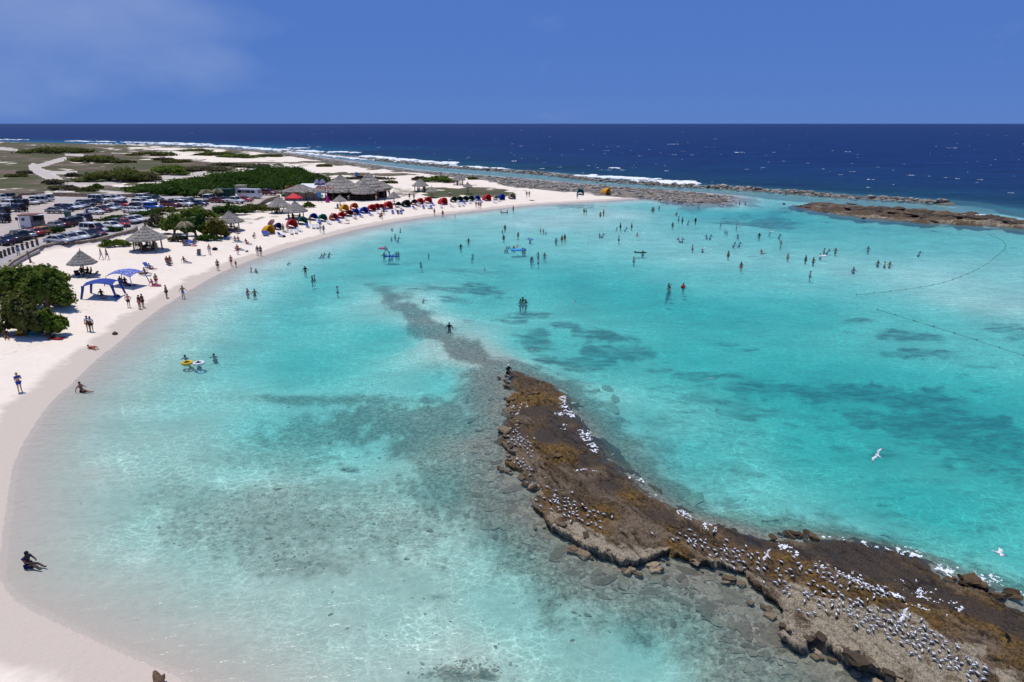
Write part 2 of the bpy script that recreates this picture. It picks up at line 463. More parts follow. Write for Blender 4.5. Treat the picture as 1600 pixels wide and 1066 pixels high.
reef = ellipses(REEF, gpx, gpy, 0.6, 71)
scrub = ellipses(SCRUB, gpx, gpy, 0.5, 81)
reef = np.maximum(reef, sstep(6.2, 0.8, g_sle + 1.8 * fbm(gx / 1.5, gy / 1.5, 4, 75)) * 1.6)
weed *= sstep(-0.06, -0.2, gz)
reef *= sstep(0.0, -0.1, gz)
ROADS = [([(52, 261), (58, 266), (70, 272), (85, 279), (97, 287), (100, 293), (95, 300), (90, 306)], 6.0), ([(100, 248.5), (80, 254), (60, 260), (54, 264)], 3.0), ([(75, 268.5), (95, 270), (118, 269.5)], 2.2),
         ([(105, 288), (150, 287), (190, 286)], 3.0), ([(0, 232), (25, 235)], 2.2), ([(240, 279), (280, 275), (320, 271)], 3.2), ([(105, 241), (130, 243)], 2.0), ([(150, 298), (230, 303), (330, 300), (430, 298)], 1.5)]
road = np.zeros(gpx.shape)
for pts, w in ROADS:
    d, _ = poly_dist(gpx, gpy, smooth_poly(pts, 4), False)
    road = np.maximum(road, sstep(w * 1.15, w * 0.75, d + 0.8 * fbm(gx / 6, gy / 6, 3, 91)))
scrub *= (1 - road)
dsand = [(265, 240, 60, 4), (215, 231, 14, 1.5), (290, 246, 60, 4), (265, 233, 30, 2), (360, 250, 60, 3.5), (335, 235.5, 14, 2), (445, 248, 30, 4)]
for cx, cy, rx, ry in dsand:
    q = np.sqrt(((gpx - cx) / rx) ** 2 + ((gpy - cy) / ry) ** 2) + 0.9 * fbm(gx / 14, gy / 14, 4, 95)
    scrub *= 1 - 0.9 * sstep(1.15, 0.7, q)
RUB = GP([(250, 228), (350, 231), (470, 241), (560, 254), (640, 264.5), (760, 274), (880, 285), (1000, 294), (1150, 303), (1146, 316), (1080, 321), (1040, 312), (1000, 304.5), (940, 304), (860, 301), (790, 294),
          (768, 286), (700, 279), (640, 271), (560, 262), (480, 250), (420, 241), (330, 233)], 0.8)
rub = sstep(-3.5, 2.0, sdist(gx, gy, RUB) + 4.0 * fbm(gx / 5, gy / 5, 3, 97))
rub = np.maximum(rub, sstep(4.5, 2.0, g_dr) * (RR.ravel() > 150))
rub = np.maximum(rub, sstep(-2, 1, g_isl))
reef = np.maximum(reef, 0.95 * sstep(0, 20, g_sdo) * (gz < -0.1))
reef = np.maximum(reef, 0.85 * ((g_dr < 16) & (g_sdl < 0) & (RR.ravel() > 150)))
reef = np.maximum(reef, rub * sstep(0.0, -0.1, gz) * 0.9)
lotm = sstep(-0.4, 0.4, g_lot)
LANE = [(-40, 420), (20, 397), (70, 376), (140, 357), (205, 344), (225, 343), (226, 351), (205, 361), (150, 376), (90, 383), (45, 396), (0, 424), (-60, 466)]
lane = sstep(-0.5, 0.5, sdist(gx, gy, GP(LANE, 2.0)))
d, _ = poly_dist(gpx, gpy, [(50, 312), (130, 312), (260, 309), (330, 312)], False)
lane = np.maximum(lane, sstep(3.2, 2.0, d) * 0.8)
ground = mesh_np('ground', np.stack([gx, gy, gz], 1), grid_quads(NR, len(th_g)))
tag(ground, kind='structure')
attr(ground.data, 'zone_a', np.stack([scrub, rub, lotm, lane * lotm], 1), 'FLOAT_COLOR')
attr(ground.data, 'zone_b', np.stack([weed, reef, road, np.clip(g_sdl / 40, 0, 1)], 1), 'FLOAT_COLOR')

def sepa(t, name):
    nd = t.node('Attribute', attribute_name=name)
    s = t.node('SeparateColor')
    t.l.new(nd.outputs['Color'], s.inputs[0])
    return s.outputs[0], s.outputs[1], s.outputs[2], nd.outputs['Alpha']

WET_SAND = (0.53, 0.445, 0.365)
def land_material():
    t = NT('land')
    P = t.pos()
    scrub, rub, lot, lane = sepa(t, 'zone_a')
    weed, reef, road, inland = sepa(t, 'zone_b')
    sx = t.node('SeparateXYZ')
    t.l.new(P, sx.inputs[0])
    z = sx.outputs['Z']
    n1 = t.noise(P, 0.35, 4, 0.6)
    n2 = t.noise(P, 2.2, 3, 0.65)
    n3 = t.noise(P, 9.0, 2, 0.7)
    # sand: pale coral, slightly mottled, trodden higher up
    sand = t.mix(t.rng(n1, 0.3, 0.7), (0.83, 0.72, 0.59), (0.77, 0.665, 0.54))
    sand = t.mix(t.rng(n2, 0.45, 0.75, 0, 0.4), sand, (0.70, 0.60, 0.485))
    foot = t.math('MULTIPLY', t.rng(t.voro(P, 1.9), 0.05, 0.22, 1, 0, True), t.math('MULTIPLY', t.rng(n1, 0.42, 0.6), t.rng(z, 0.3, 0.6)))
    sand = t.mix(t.math('MULTIPLY', foot, 0.45), sand, (0.52, 0.44, 0.36))
    specks = t.math('MULTIPLY', t.rng(n3, 0.70, 0.77, 0, 0.6), t.rng(n2, 0.5, 0.6))
    sand = t.mix(specks, sand, (0.22, 0.17, 0.12))
    # wet band at the water's edge
    zw = t.math('ADD', z, t.rng(n1, 0.3, 0.7, -0.05, 0.05))
    wet = t.rng(zw, 0.09, 0.18, 1, 0, True)
    sand = t.mix(t.math('MULTIPLY', wet, 0.9), sand, WET_SAND)
    # wrack line of dried weed
    wr = t.math('MULTIPLY', t.math('MULTIPLY', t.rng(z, 0.42, 0.56), t.rng(z, 0.78, 0.6)), t.rng(n2, 0.56, 0.70, 0, 0.55))
    col = t.mix(wr, sand, (0.38, 0.31, 0.24))
    # scrubland: dry grass, low brush
    nb = t.noise(P, 0.10, 6, 0.68)
    sc = t.mix(t.rng(nb, 0.38, 0.62), (0.105, 0.070, 0.046), (0.21, 0.155, 0.115))
    sc = t.mix(t.rng(t.noise(P, 0.045, 2, 0.5), 0.38, 0.54), sc, (0.080, 0.082, 0.030))
    sc = t.mix(t.rng(n1, 0.5, 0.7, 0, 0.75), sc, (0.055, 0.048, 0.03))
    sm = t.rng(t.math('ADD', scrub, t.math('MULTIPLY', t.math('SUBTRACT', nb, 0.5), 1.2)), 0.30, 0.60, 0, 1, True)
    col = t.mix(sm, col, sc)
    # coral rubble bars
    vc = t.node('TexVoronoi')
    t.l.new(P, vc.inputs['Vector']); vc.inputs['Scale'].default_value = 1.1
    sv = t.node('SeparateColor'); t.l.new(vc.outputs['Color'], sv.inputs[0])
    rc = t.mix(sv.outputs[0], (0.10, 0.088, 0.07), (0.36, 0.32, 0.27))
    rc = t.mix(t.rng(n1, 0.4, 0.62), rc, (0.17, 0.145, 0.115))
    rc = t.mix(t.rng(z, 0.0, 0.35, 0.45, 1.0), (0.075, 0.062, 0.045), rc)
    rmask = t.rng(t.math('ADD', rub, t.math('MULTIPLY', t.math('SUBTRACT', n1, 0.5), 0.7)), 0.35, 0.65, 0, 1, True)
    col = t.mix(rmask, col, rc)
    # the lot: packed coral dirt, worn grey lane
    lc = t.mix(t.rng(n1, 0.35, 0.65), (0.50, 0.425, 0.36), (0.42, 0.36, 0.305))
    lc = t.mix(t.rng(n2, 0.5, 0.75, 0, 0.5), lc, (0.36, 0.31, 0.26))
    lc = t.mix(t.math('MULTIPLY', lane, 0.85), lc, t.mix(t.rng(n1, 0.4, 0.6), (0.42, 0.405, 0.40), (0.36, 0.35, 0.345)))
    col = t.mix(lot, col, lc)
    rdc = t.mix(t.rng(n1, 0.35, 0.65), (0.50, 0.44, 0.385), (0.42, 0.37, 0.33))
    col = t.mix(t.math('MULTIPLY', road, 0.9), col, rdc)
    nrm = t.bump(t.math('ADD', t.noise(P, 2.2, 3, 0.7), t.math('MULTIPLY', rub, sv.outputs[0])), 0.6, 0.16)
    return t.done(t.bsdf(col, 0.9, 0.2, nrm))

def bed_material():
    t = NT('seabed')
    P = t.pos()
    weed, reef, road, inland = sepa(t, 'zone_b')
    sx = t.node('SeparateXYZ')
    t.l.new(P, sx.inputs[0])
    z = sx.outputs['Z']
    n2 = t.noise(P, 2.2, 3, 0.65)
    n3 = t.noise(P, 9.0, 2, 0.7)
    big = t.noise(t.vmul(P, (0.5, 1.0, 1.0)), 0.33, 5, 0.7)
    clean = t.mix(t.rng(n2, 0.35, 0.65), (0.80, 0.75, 0.66), (0.71, 0.66, 0.58))
    silt = t.mix(t.rng(n2, 0.35, 0.65), (0.62, 0.57, 0.475), (0.53, 0.485, 0.40))
    bed = t.mix(t.math('MULTIPLY', t.rng(z, -1.2, -0.5, 0, 1), t.rng(sx.outputs['Y'], 62, 95, 1, 0)), clean, silt)
    bed = t.mix(t.rng(big, 0.42, 0.68, 0, 0.34), bed, (0.36, 0.35, 0.28))
    bed = t.mix(t.rng(n3, 0.66, 0.74, 0, 0.4), bed, (0.3, 0.27, 0.2))
    col = t.mix(t.rng(z, -0.30, -0.03), bed, WET_SAND)
    # reef rock and rubble on the bed: many small stones with sand between
    ncell = t.noise(P, 3.6, 6, 0.75)
    rockc = t.mix(t.rng(ncell, 0.38, 0.64), (0.075, 0.058, 0.040), (0.37, 0.31, 0.235))
    rm = t.rng(t.math('ADD', reef, t.math('MULTIPLY', t.math('SUBTRACT', t.noise(P, 1.9, 6, 0.8), 0.5), 2.0)), 0.02, 1.15, 0, 0.92, True)
    col = t.mix(rm, col, rockc)
    # seagrass, combed by the current
    vs_ = t.node('Mapping')
    t.l.new(P, vs_.inputs['Vector'])
    vs_.inputs['Rotation'].default_value = (0, 0, R(-12)); vs_.inputs['Scale'].default_value = (0.45, 1.0, 1.0)
    nw = t.noise(vs_.outputs[0], 0.9, 7, 0.78)
    gcol = t.mix(t.rng(n2, 0.3, 0.7), (0.035, 0.045, 0.040), (0.11, 0.12, 0.09))
    wm = t.rng(t.math('ADD', weed, t.math('MULTIPLY', t.math('SUBTRACT', nw, 0.5), 2.6)), 0.30, 1.35, 0, 0.97, True)
    col = t.mix(wm, col, gcol)
    nrm = t.bump(ncell, 0.4, 0.1)
    return t.done(t.bsdf(col, 0.9, 0.1, nrm))
ground.data.materials.append(land_material())
ground.data.materials.append(bed_material())
gq = grid_quads(NR, len(th_g))
ground.data.polygons.foreach_set('material_index', (gz[gq].max(axis=1) < -0.03).astype(np.int32))

# ================================================================ the sea: one sheet to the horizon
NRW, NCW = 620, 520
th_w = np.radians(np.concatenate([np.linspace(-80, -42, 40, endpoint=False), np.linspace(-42, 42, NCW - 80, endpoint=False), np.linspace(42, 80, 40)]))
r_w = np.concatenate([np.exp(np.linspace(math.log(7.0), math.log(1650.0), NRW - 60, endpoint=False)), np.exp(np.linspace(math.log(1650.0), math.log(70000.0), 60))])
TW, RW = np.meshgrid(th_w, r_w)
wx, wy = (RW * np.sin(TW)).ravel(), (RW * np.cos(TW)).ravel()
wgz = np.full(wx.shape, -40.0)
nearw = RW.ravel() < 1640
wgz[nearw] = ground_z(wx[nearw], wy[nearw])
wsdo = np.full(wx.shape, 1e4)
wsdo[nearw] = sdist(wx[nearw], wy[nearw], OCEAN)
swell = 0.22 * fbm(wx / 22 + wy / 60, wy / 9, 3, 111) * sstep(2, 40, wsdo) * np.where(RW.ravel() < 700, 1.0, 0.0)
ql = grid_quads(len(r_w), len(th_w))
keep = (wgz[ql].min(axis=1) < 0.35)
sea = mesh_np('sea', np.stack([wx, wy, swell], 1), ql[keep])
tag(sea, kind='structure')
attr(sea.data, 'depth', np.clip(-wgz, 0, 40))
attr(sea.data, 'open_sea', sstep(-2, 25, wsdo))

def sea_material():
    t = NT('sea_water')
    P = t.pos()
    d = t.attr('depth')
    op = t.attr('open_sea')
    # absorption of the light on its way through the water (one pass; the sun's rays take the second)
    def ab(k):
        return t.math('EXPONENT', t.math('MULTIPLY', d, -k))
    cc = t.node('CombineColor')
    for i, k in enumerate((0.66, 0.074, 0.106)):
        t.l.new(ab(k), cc.inputs[i])
    # focused sunlight painted into the water's tint as a net of bright lines
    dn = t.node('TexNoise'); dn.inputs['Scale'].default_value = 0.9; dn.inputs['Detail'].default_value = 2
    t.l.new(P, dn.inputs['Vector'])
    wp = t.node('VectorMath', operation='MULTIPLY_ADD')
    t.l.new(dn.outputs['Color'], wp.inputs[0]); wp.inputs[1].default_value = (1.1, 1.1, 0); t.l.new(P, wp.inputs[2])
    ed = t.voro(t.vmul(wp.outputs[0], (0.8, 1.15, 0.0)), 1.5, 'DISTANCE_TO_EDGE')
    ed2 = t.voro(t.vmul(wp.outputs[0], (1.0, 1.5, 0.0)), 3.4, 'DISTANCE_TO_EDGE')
    caustic_net = t.math('ADD', t.rng(ed, 0.0, 0.075, 1, 0, True), t.math('MULTIPLY', t.rng(ed2, 0.0, 0.11, 1, 0, True), 0.6))
    caustic_net = t.math('MULTIPLY', caustic_net, t.math('MULTIPLY', t.rng(t.noise(P, 0.16, 2), 0.36, 0.62, 0.1, 1.0), t.rng(d, 0.12, 0.45)))
    lens = t.rng(caustic_net, 0.0, 1.0, 0.95, 1.36)  # brightens the transmission tint along the painted caustic lines
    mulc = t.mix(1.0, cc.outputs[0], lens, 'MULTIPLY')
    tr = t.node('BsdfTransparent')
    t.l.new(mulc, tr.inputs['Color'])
    # light scattered back by the water itself
    sc_f = t.math('SUBTRACT', 1.0, t.math('EXPONENT', t.math('MULTIPLY', d, -0.22)))
    ramp = t.node('ValToRGB')
    e = ramp.color_ramp
    t.put(ramp.inputs[0], t.rng(d, 0, 16))
    e.elements[0].position = 0.0; e.elements[0].color = (0.26, 0.45, 0.43, 1)
    e.elements[1].position = 1.0; e.elements[1].color = (0.002, 0.019, 0.098, 1)
    for p, c in ((0.0625, (0.13, 0.43, 0.43, 1)), (0.125, (0.04, 0.36, 0.365, 1)), (0.21, (0.012, 0.10, 0.16, 1)), (0.45, (0.006, 0.042, 0.125, 1))):
        x = e.elements.new(p); x.color = c
    patch = t.noise(t.vmul(P, (0.5, 1.0, 1.0)), 0.022, 5, 0.6)
    strk = t.noise(t.vmul(P, (0.16, 1.0, 1.0)), 0.09, 6, 0.72)
    scol = t.mix(t.math('MULTIPLY', op, t.rng(patch, 0.4, 0.65, 0, 0.55)), ramp.outputs[0], (0.004, 0.018, 0.075))
    scol = t.mix(t.math('MULTIPLY', op, t.rng(strk, 0.46, 0.70, 0, 0.85)), scol, (0.008, 0.050, 0.160))
    scol = t.mix(t.math('MULTIPLY', op, t.rng(t.noise(t.vmul(P, (0.3, 1.0, 1.0)), 0.30, 4, 0.7), 0.56, 0.72, 0, 0.75)), scol, (0.001, 0.006, 0.040))
    df = t.node('BsdfDiffuse')
    t.l.new(scol, df.inputs['Color'])
    # surface: wavelets in the lagoon, wind sea outside
    rp = t.noise(t.vmul(P, (1.0, 1.7, 1.0)), 2.4, 3, 0.6, 0.4)
    rp2 = t.noise(t.vmul(P, (0.8, 1.6, 1.0)), 0.75, 3, 0.5, 0.3)
    hl = t.math('ADD', t.math('MULTIPLY', rp, 0.06), t.math('MULTIPLY', rp2, 0.14))
    wv = t.noise(t.vmul(P, (0.35, 1.0, 1.0)), 0.16, 5, 0.62, 0.2)
    wv2 = t.noise(t.vmul(P, (0.5, 1.0, 1.0)), 0.75, 4, 0.6, 0.2)
    ho = t.math('ADD', t.math('MULTIPLY', wv, 2.2), t.math('MULTIPLY', wv2, 0.45))
    hh = t.math('ADD', t.math('MULTIPLY', hl, t.math('SUBTRACT', 1.0, op)), t.math('MULTIPLY', ho, op))
    bmp = t.node('Bump')
    t.l.new(hh, bmp.inputs['Height'])
    bmp.inputs['Strength'].default_value = 0.9
    bmp.inputs['Distance'].default_value = 1.0
    t.l.new(bmp.outputs[0], df.inputs['Normal'])
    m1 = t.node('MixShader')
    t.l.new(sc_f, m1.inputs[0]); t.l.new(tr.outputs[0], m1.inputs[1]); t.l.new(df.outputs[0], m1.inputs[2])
    gl = t.node('BsdfGlossy')
    gl.inputs['Roughness'].default_value = 0.22
    t.l.new(bmp.outputs[0], gl.inputs['Normal'])
    lw = t.node('LayerWeight')
    lw.inputs['Blend'].default_value = 0.5
    t.l.new(bmp.outputs[0], lw.inputs['Normal'])
    f5 = t.math('POWER', lw.outputs['Facing'], 5.0)
    fr = t.math('ADD', 0.02, t.math('MULTIPLY', f5, t.rng(op, 0, 1, 0.60, 0.24)))
    m2 = t.node('MixShader')
    t.l.new(fr, m2.inputs[0]); t.l.new(m1.outputs[0], m2.inputs[1]); t.l.new(gl.outputs[0], m2.inputs[2])
    return t.done(m2.outputs[0])
sea.data.materials.append(sea_material())
# ================================================================ rock ledge in the lagoon
N_NEAR = 36
LH_PX = [(800, 585, .25), (815, 598, .28), (815, 615, .45), (830, 622, .5), (842, 637, .1), (820, 652, .2), (812, 690, .45), (820, 715, .45), (850, 680, .12), (870, 700, .38), (882, 712, .38), (880, 650, .1), (910, 680, .06),
         (920, 720, .08), (860, 740, .3), (900, 750, .25), (950, 755, .12), (850, 768, .38), (870, 792, .55), (900, 815, .75), (940, 845, .8), (980, 862, .82), (1030, 856, .72), (950, 800, .5), (1000, 812, .42), (970, 775, .3),
         (1040, 802, .2), (1080, 825, .22), (1060, 845, .55), (1110, 850, .45), (1120, 875, .62), (1160, 872, .5), (1180, 842, .08), (1250, 852, .06), (1240, 834, .36), (1200, 872, .36), (1250, 892, .4), (1300, 868, .05),
         (1190, 905, .58), (1230, 942, .62), (1250, 978, .72), (1300, 935, .5), (1330, 965, .7), (1380, 995, .8), (1330, 1004, .8), (1430, 1042, .9), (1420, 965, .55), (1350, 907, .26), (1400, 918, .14), (1360, 880, .05),
         (1450, 912, .05), (1480, 900, .35), (1550, 916, .4), (1500, 935, .05), (1450, 952, .25), (1520, 985, .42), (1580, 1012, .5), (1560, 962, .08), (1600, 975, .1), (1550, 1045, .8), (1600, 1070, .8), (1650, 1010, .15), (1700, 1150, .8), (1750, 1080, .2)]
_lh = np.array(LH_PX)
_lx, _ly = G(_lh[:, 0], _lh[:, 1], _lh[:, 2])
def ledge_fields(x, y):
    wx_ = x + 0.55 * fbm(x / 1.3, y / 1.3, 5, 131, 0.6) + 0.7 * fbm(x / 4, y / 4, 2, 133)
    wy_ = y + 0.55 * fbm(x / 1.3, y / 1.3, 5, 135, 0.6) + 0.7 * fbm(x / 4, y / 4, 2, 137)
    sd = sdist(wx_, wy_, LEDGE)
    h = idw(wx_, wy_, _lx, _ly, _lh[:, 2], 1.5, 0.15)
    near, _ = poly_dist(wx_, wy_, LEDGE[:N_NEAR], False)
    return sd, h, near

def ledge_height(x, y):
    sd, h, near = ledge_fields(x, y)
    al, ac = 0.49 * x - 0.87 * y, 0.87 * x + 0.49 * y      # along and across the beds
    hs = 0.66 * h + 0.09 * fbm(al / 2.6, ac / 1.1, 4, 141)
    st_ = 0.085
    q = hs / st_ + 0.55 * fbm(al / 1.2, ac / 0.5, 4, 143)
    f = q - np.floor(q)
    strat = (np.floor(q) + sstep(0.7, 0.97, f)) * st_
    up = sstep(0.14, 0.34, h)
    hh = hs * (1 - 0.85 * up) + strat * 0.85 * up
    rid = np.abs(fbm(al / 0.7, ac / 0.32, 4, 151))
    hh = hh + up * (0.085 * fbm(x / 0.24, y / 0.24, 4, 152, 0.65) - 0.10 * sstep(0.12, 0.5, fbm(x / 0.6, y / 0.6, 4, 153))) + 0.035 * fbm(x / 0.3, y / 0.3, 4, 155, 0.62)
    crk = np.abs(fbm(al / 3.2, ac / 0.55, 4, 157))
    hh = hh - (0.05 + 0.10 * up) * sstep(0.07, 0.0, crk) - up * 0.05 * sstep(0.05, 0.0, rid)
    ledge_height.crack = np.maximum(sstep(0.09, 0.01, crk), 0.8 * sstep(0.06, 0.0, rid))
    return sd, h, near, hh

st = 0.07
lx0, lx1, ly0, ly1 = -3.0, 30.5, 13.0, 62.0
LX, LY = np.meshgrid(np.arange(lx0, lx1, st), np.arange(ly0, ly1, st))
shp = LX.shape
band = np.zeros(shp, bool)
cs = slice(None, None, 6)
dd = sdist(LX[cs, cs], LY[cs, cs], LEDGE) > -2.9
band = np.repeat(np.repeat(dd, 6, 0), 6, 1)[:shp[0], :shp[1]]
ids = np.full(shp, -1)
sel = np.nonzero(band)
lx, ly = LX[sel], LY[sel]
l_sd, l_h, l_near, l_hh = ledge_height(lx, ly)
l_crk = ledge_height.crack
ids[sel] = np.arange(len(lx))
edge = sstep(-0.02, 0.16, l_sd)
soft = sstep(-0.9, 0.7, l_sd)
steep = sstep(0.3, 0.5, l_h)                         # where it stands proud the edge is a little cliff
k_e = edge * steep + soft * (1 - steep)
lz = -0.42 + (l_hh + 0.42) * k_e
# undercut: the foot of the cliff sits further in than its rim
eps = 0.15
gxd = (sdist(lx + eps, ly, LEDGE) - sdist(lx - eps, ly, LEDGE)) / (2 * eps)
gyd = (sdist(lx, ly + eps, LEDGE) - sdist(lx, ly - eps, LEDGE)) / (2 * eps)
uc = 0.42 * steep * sstep(0.2, -0.15, lz) * sstep(-1.0, -0.05, l_sd)
lxx, lyy = lx + gxd * uc, ly + gyd * uc
q4 = np.stack([ids[:-1, :-1], ids[:-1, 1:], ids[1:, 1:], ids[1:, :-1]], -1).reshape(-1, 4)
q4 = q4[(q4 >= 0).all(1)]
q4 = q4[l_sd[q4].max(axis=1) > -0.85]
used = np.unique(q4)
rm_ = np.full(len(lx), -1); rm_[used] = np.arange(len(used))
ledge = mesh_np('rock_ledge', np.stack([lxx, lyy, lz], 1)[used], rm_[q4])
tag(ledge, 'long low brown and ochre limestone ledge rising from the turquoise shallows', 'rock')
pale = sstep(0.50, 0.74, l_h + 0.22 * fbm(lx / 0.8, ly / 0.8, 4, 161)) * sstep(2.6, 0.5, l_near + 0.8 * fbm(lx / 1.5, ly / 1.5, 3, 163))
px_, py_ = PX(lx, ly, l_h)
flock_pale = sstep(1.2, 0.6, np.sqrt(((px_ - 1400) / 190) ** 2 + ((py_ - 990 - 0.38 * (px_ - 1400)) / 38) ** 2) + 0.7 * fbm(lx / 0.9, ly / 0.9, 4, 165))
pale = np.maximum(pale, flock_pale * 0.9)
dark = sstep(0.32, 0.12, l_h + 0.14 * fbm(lx / 1.1, ly / 1.1, 4, 167))
lal, lac = 0.49 * lx - 0.87 * ly, 0.87 * lx + 0.49 * ly
pinkz = sstep(0.0, 0.35, fbm(lal / 3.5, lac / 1.2, 4, 168)) * (1 - dark)
och = sstep(-0.25, 0.35, fbm(lx / 1.7, ly / 1.7, 4, 169))
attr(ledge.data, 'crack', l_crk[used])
attr(ledge.data, 'zone', np.stack([pale, dark, och, pinkz], 1)[used], 'FLOAT_COLOR')

def ledge_material(islet=False):
    t = NT('islet_rock' if islet else 'ledge_rock')
    P = t.pos()
    pale, dark, och, pinkz = sepa(t, 'zone')
    sx = t.node('SeparateXYZ'); t.l.new(P, sx.inputs[0])
    z = sx.outputs['Z']
    n1 = t.noise(P, 1.3, 6, 0.68)
    n2 = t.noise(P, 6.0, 5, 0.72)
    n3 = t.noise(P, 19.0, 3, 0.7)
    if islet:
        n1 = t.noise(P, 0.3, 6, 0.7); n2 = t.noise(P, 1.3, 5, 0.72); n3 = t.noise(P, 4, 3, 0.7)
    brown = t.mix(t.rng(n2, 0.38, 0.62), (0.046, 0.028, 0.013), (0.22, 0.140, 0.068))
    ochre = t.mix(t.rng(n2, 0.38, 0.62), (0.075, 0.040, 0.008), (0.36, 0.20, 0.038))
    rust = t.mix(t.rng(n3, 0.3, 0.7), (0.20, 0.085, 0.032), (0.30, 0.17, 0.09))
    col = t.mix(t.math('MULTIPLY', och, t.rng(n1, 0.30, 0.5)), brown, ochre)
    col = t.mix(t.rng(n1, 0.60, 0.70, 0, 0.75), col, rust)
    pinkish = t.mix(t.rng(n3, 0.35, 0.65), (0.17, 0.12, 0.075), (0.43, 0.325, 0.215))
    col = t.mix(t.math('MULTIPLY', pinkz, t.rng(n2, 0.3, 0.6, 0.3, 0.85)), col, pinkish)
    lime = t.mix(t.rng(n3, 0.34, 0.62), (0.27, 0.21, 0.13), (0.72, 0.61, 0.43))
    lime = t.mix(t.rng(n2, 0.52, 0.66, 0, 0.8), lime, (0.17, 0.125, 0.08))
    lime = t.mix(t.rng(n1, 0.58, 0.68, 0, 0.45), lime, (0.42, 0.34, 0.10))
    col = t.mix(t.rng(t.math('ADD', pale, t.math('MULTIPLY', t.math('SUBTRACT', n1, 0.5), 2.0)), 0.2, 0.7, 0, 0.97, True), col, lime)
    wetd = t.mix(t.rng(n3, 0.38, 0.64), (0.024, 0.016, 0.009), (0.145, 0.102, 0.062))
    col = t.mix(t.math('MULTIPLY', dark, t.rng(n1, 0.25, 0.5, 0.55, 0.95)), col, wetd)
    pit = t.rng(t.voro(P, 5.5 if not islet else 1.5), 0.02, 0.18, 1, 0, True)
    col = t.mix(t.math('MULTIPLY', pit, 0.55), col, (0.035, 0.026, 0.018))
    if not islet:
        col = t.mix(t.math('MULTIPLY', t.attr('crack'), t.rng(pale, 0, 1, 0.9, 0.6)), col, (0.022, 0.015, 0.009))  # crevice shade painted into the colour, since overhead sun leaves the relief flat
        spk = t.noise(P, 11.0, 4, 0.75)  # dark speckle: part rock grain, part crevice shade painted in
        col = t.mix(t.math('MULTIPLY', t.rng(spk, 0.54, 0.66, 0, 0.75), t.rng(pale, 0, 1, 1.0, 0.4)), col, (0.035, 0.025, 0.016))
    h = t.math('ADD', t.math('ADD', n2, t.math('MULTIPLY', n3, 0.5)), t.math('MULTIPLY', pit, -0.5))
    nrm = t.bump(h, 1.0, 0.22 if not islet else 0.5)
    rough = t.rng(t.math('MULTIPLY', dark, n2), 0.2, 0.6, 0.85, 0.55)
    return t.done(t.bsdf(col, rough, 0.35, nrm))
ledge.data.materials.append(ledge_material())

def pile(name, rocks, verts_list, faces_list, mat, rot=True, parent=None, attrn=None):
    """many small stones as one mesh: rocks = array x, y, z, sx, sy, sz"""
    V, F, A = [], [], []
    off = 0
    n = len(rocks)
    kinds = rng.integers(0, len(verts_list), n)
    ang = rng.uniform(0, 6.283, n)
    for k, (bv, bf) in enumerate(zip(verts_list, faces_list)):
        m = np.nonzero(kinds == k)[0]
        if not len(m): continue
        r = rocks[m]
        c, s = np.cos(ang[m])[:, None], np.sin(ang[m])[:, None]
        sv = bv[None] * r[:, None, 3:6]
        X = sv[..., 0] * c - sv[..., 1] * s + r[:, 0:1]
        Y = sv[..., 0] * s + sv[..., 1] * c + r[:, 1:2]
        Z = sv[..., 2] + r[:, 2:3]
        V.append(np.stack([X, Y, Z], -1).reshape(-1, 3))
        F.append((bf[None] + (np.arange(len(m)) * len(bv))[:, None, None] + off).reshape(-1, bf.shape[1]))
        A.append(np.repeat(rng.random(len(m)), len(bv)))
        off += len(m) * len(bv)
    o = mesh_np(name, np.concatenate(V), np.concatenate(F), mat, False, parent)
    attr(o.data, 'tone', np.concatenate(A))
    return o

def ico(sub=1):
    bm = bmesh.new()
    bmesh.ops.create_icosphere(bm, subdivisions=sub, radius=1.0)
    v = np.array([p.co[:] for p in bm.verts])
    f = np.array([[p.index for p in q.verts] for q in bm.faces])
    bm.free()
    return v, f
_iv, _if = ico(1)
_iv2, _if2 = ico(2)
ROCK_V = [_iv * (1 + rng.uniform(-0.33, 0.28, (len(_iv), 1))) * np.array([1, 0.8, 0.62]) for _ in range(6)]
ROCK_F = [_if] * 6

def stone_material(name, a, b, detail=3.0):
    t = NT(name)
    P = t.pos()
    n = t.noise(P, detail, 4, 0.7)
    col = t.mix(t.attr('tone'), a, b)
    col = t.mix(t.rng(n, 0.45, 0.7, 0, 0.6), col, tuple(0.45 * c for c in a))
    return t.done(t.bsdf(col, 0.9, 0.2, t.bump(n, 0.7, 0.12)))

def scatter_in(poly, n, keep=None):
    p = np.asarray(poly)
    lo, hi = p.min(0), p.max(0)
    out = np.zeros((0, 2))
    while len(out) < n:
        q = rng.uniform(lo, hi, (n * 3, 2))
        s = sdist(q[:, 0], q[:, 1], p) > 0
        if keep is not None: s &= keep(q)
        out = np.concatenate([out, q[s]])
    return out[:n]

def along(poly, n, spread, skew=0.0):
    p = np.asarray(poly, float)
    L = np.r_[0, np.cumsum(np.hypot(*np.diff(p, axis=0).T))]
    u = rng.uniform(0, L[-1], n)
    x, y = np.interp(u, L, p[:, 0]), np.interp(u, L, p[:, 1])
    i = np.clip(np.searchsorted(L, u) - 1, 0, len(p) - 2)
    t = np.diff(p, axis=0)[i]
    t = t / np.linalg.norm(t, axis=1, keepdims=True)
    w = rng.normal(skew, spread, n)
    return np.stack([x - t[:, 1] * w, y + t[:, 0] * w], 1), u / L[-1], t

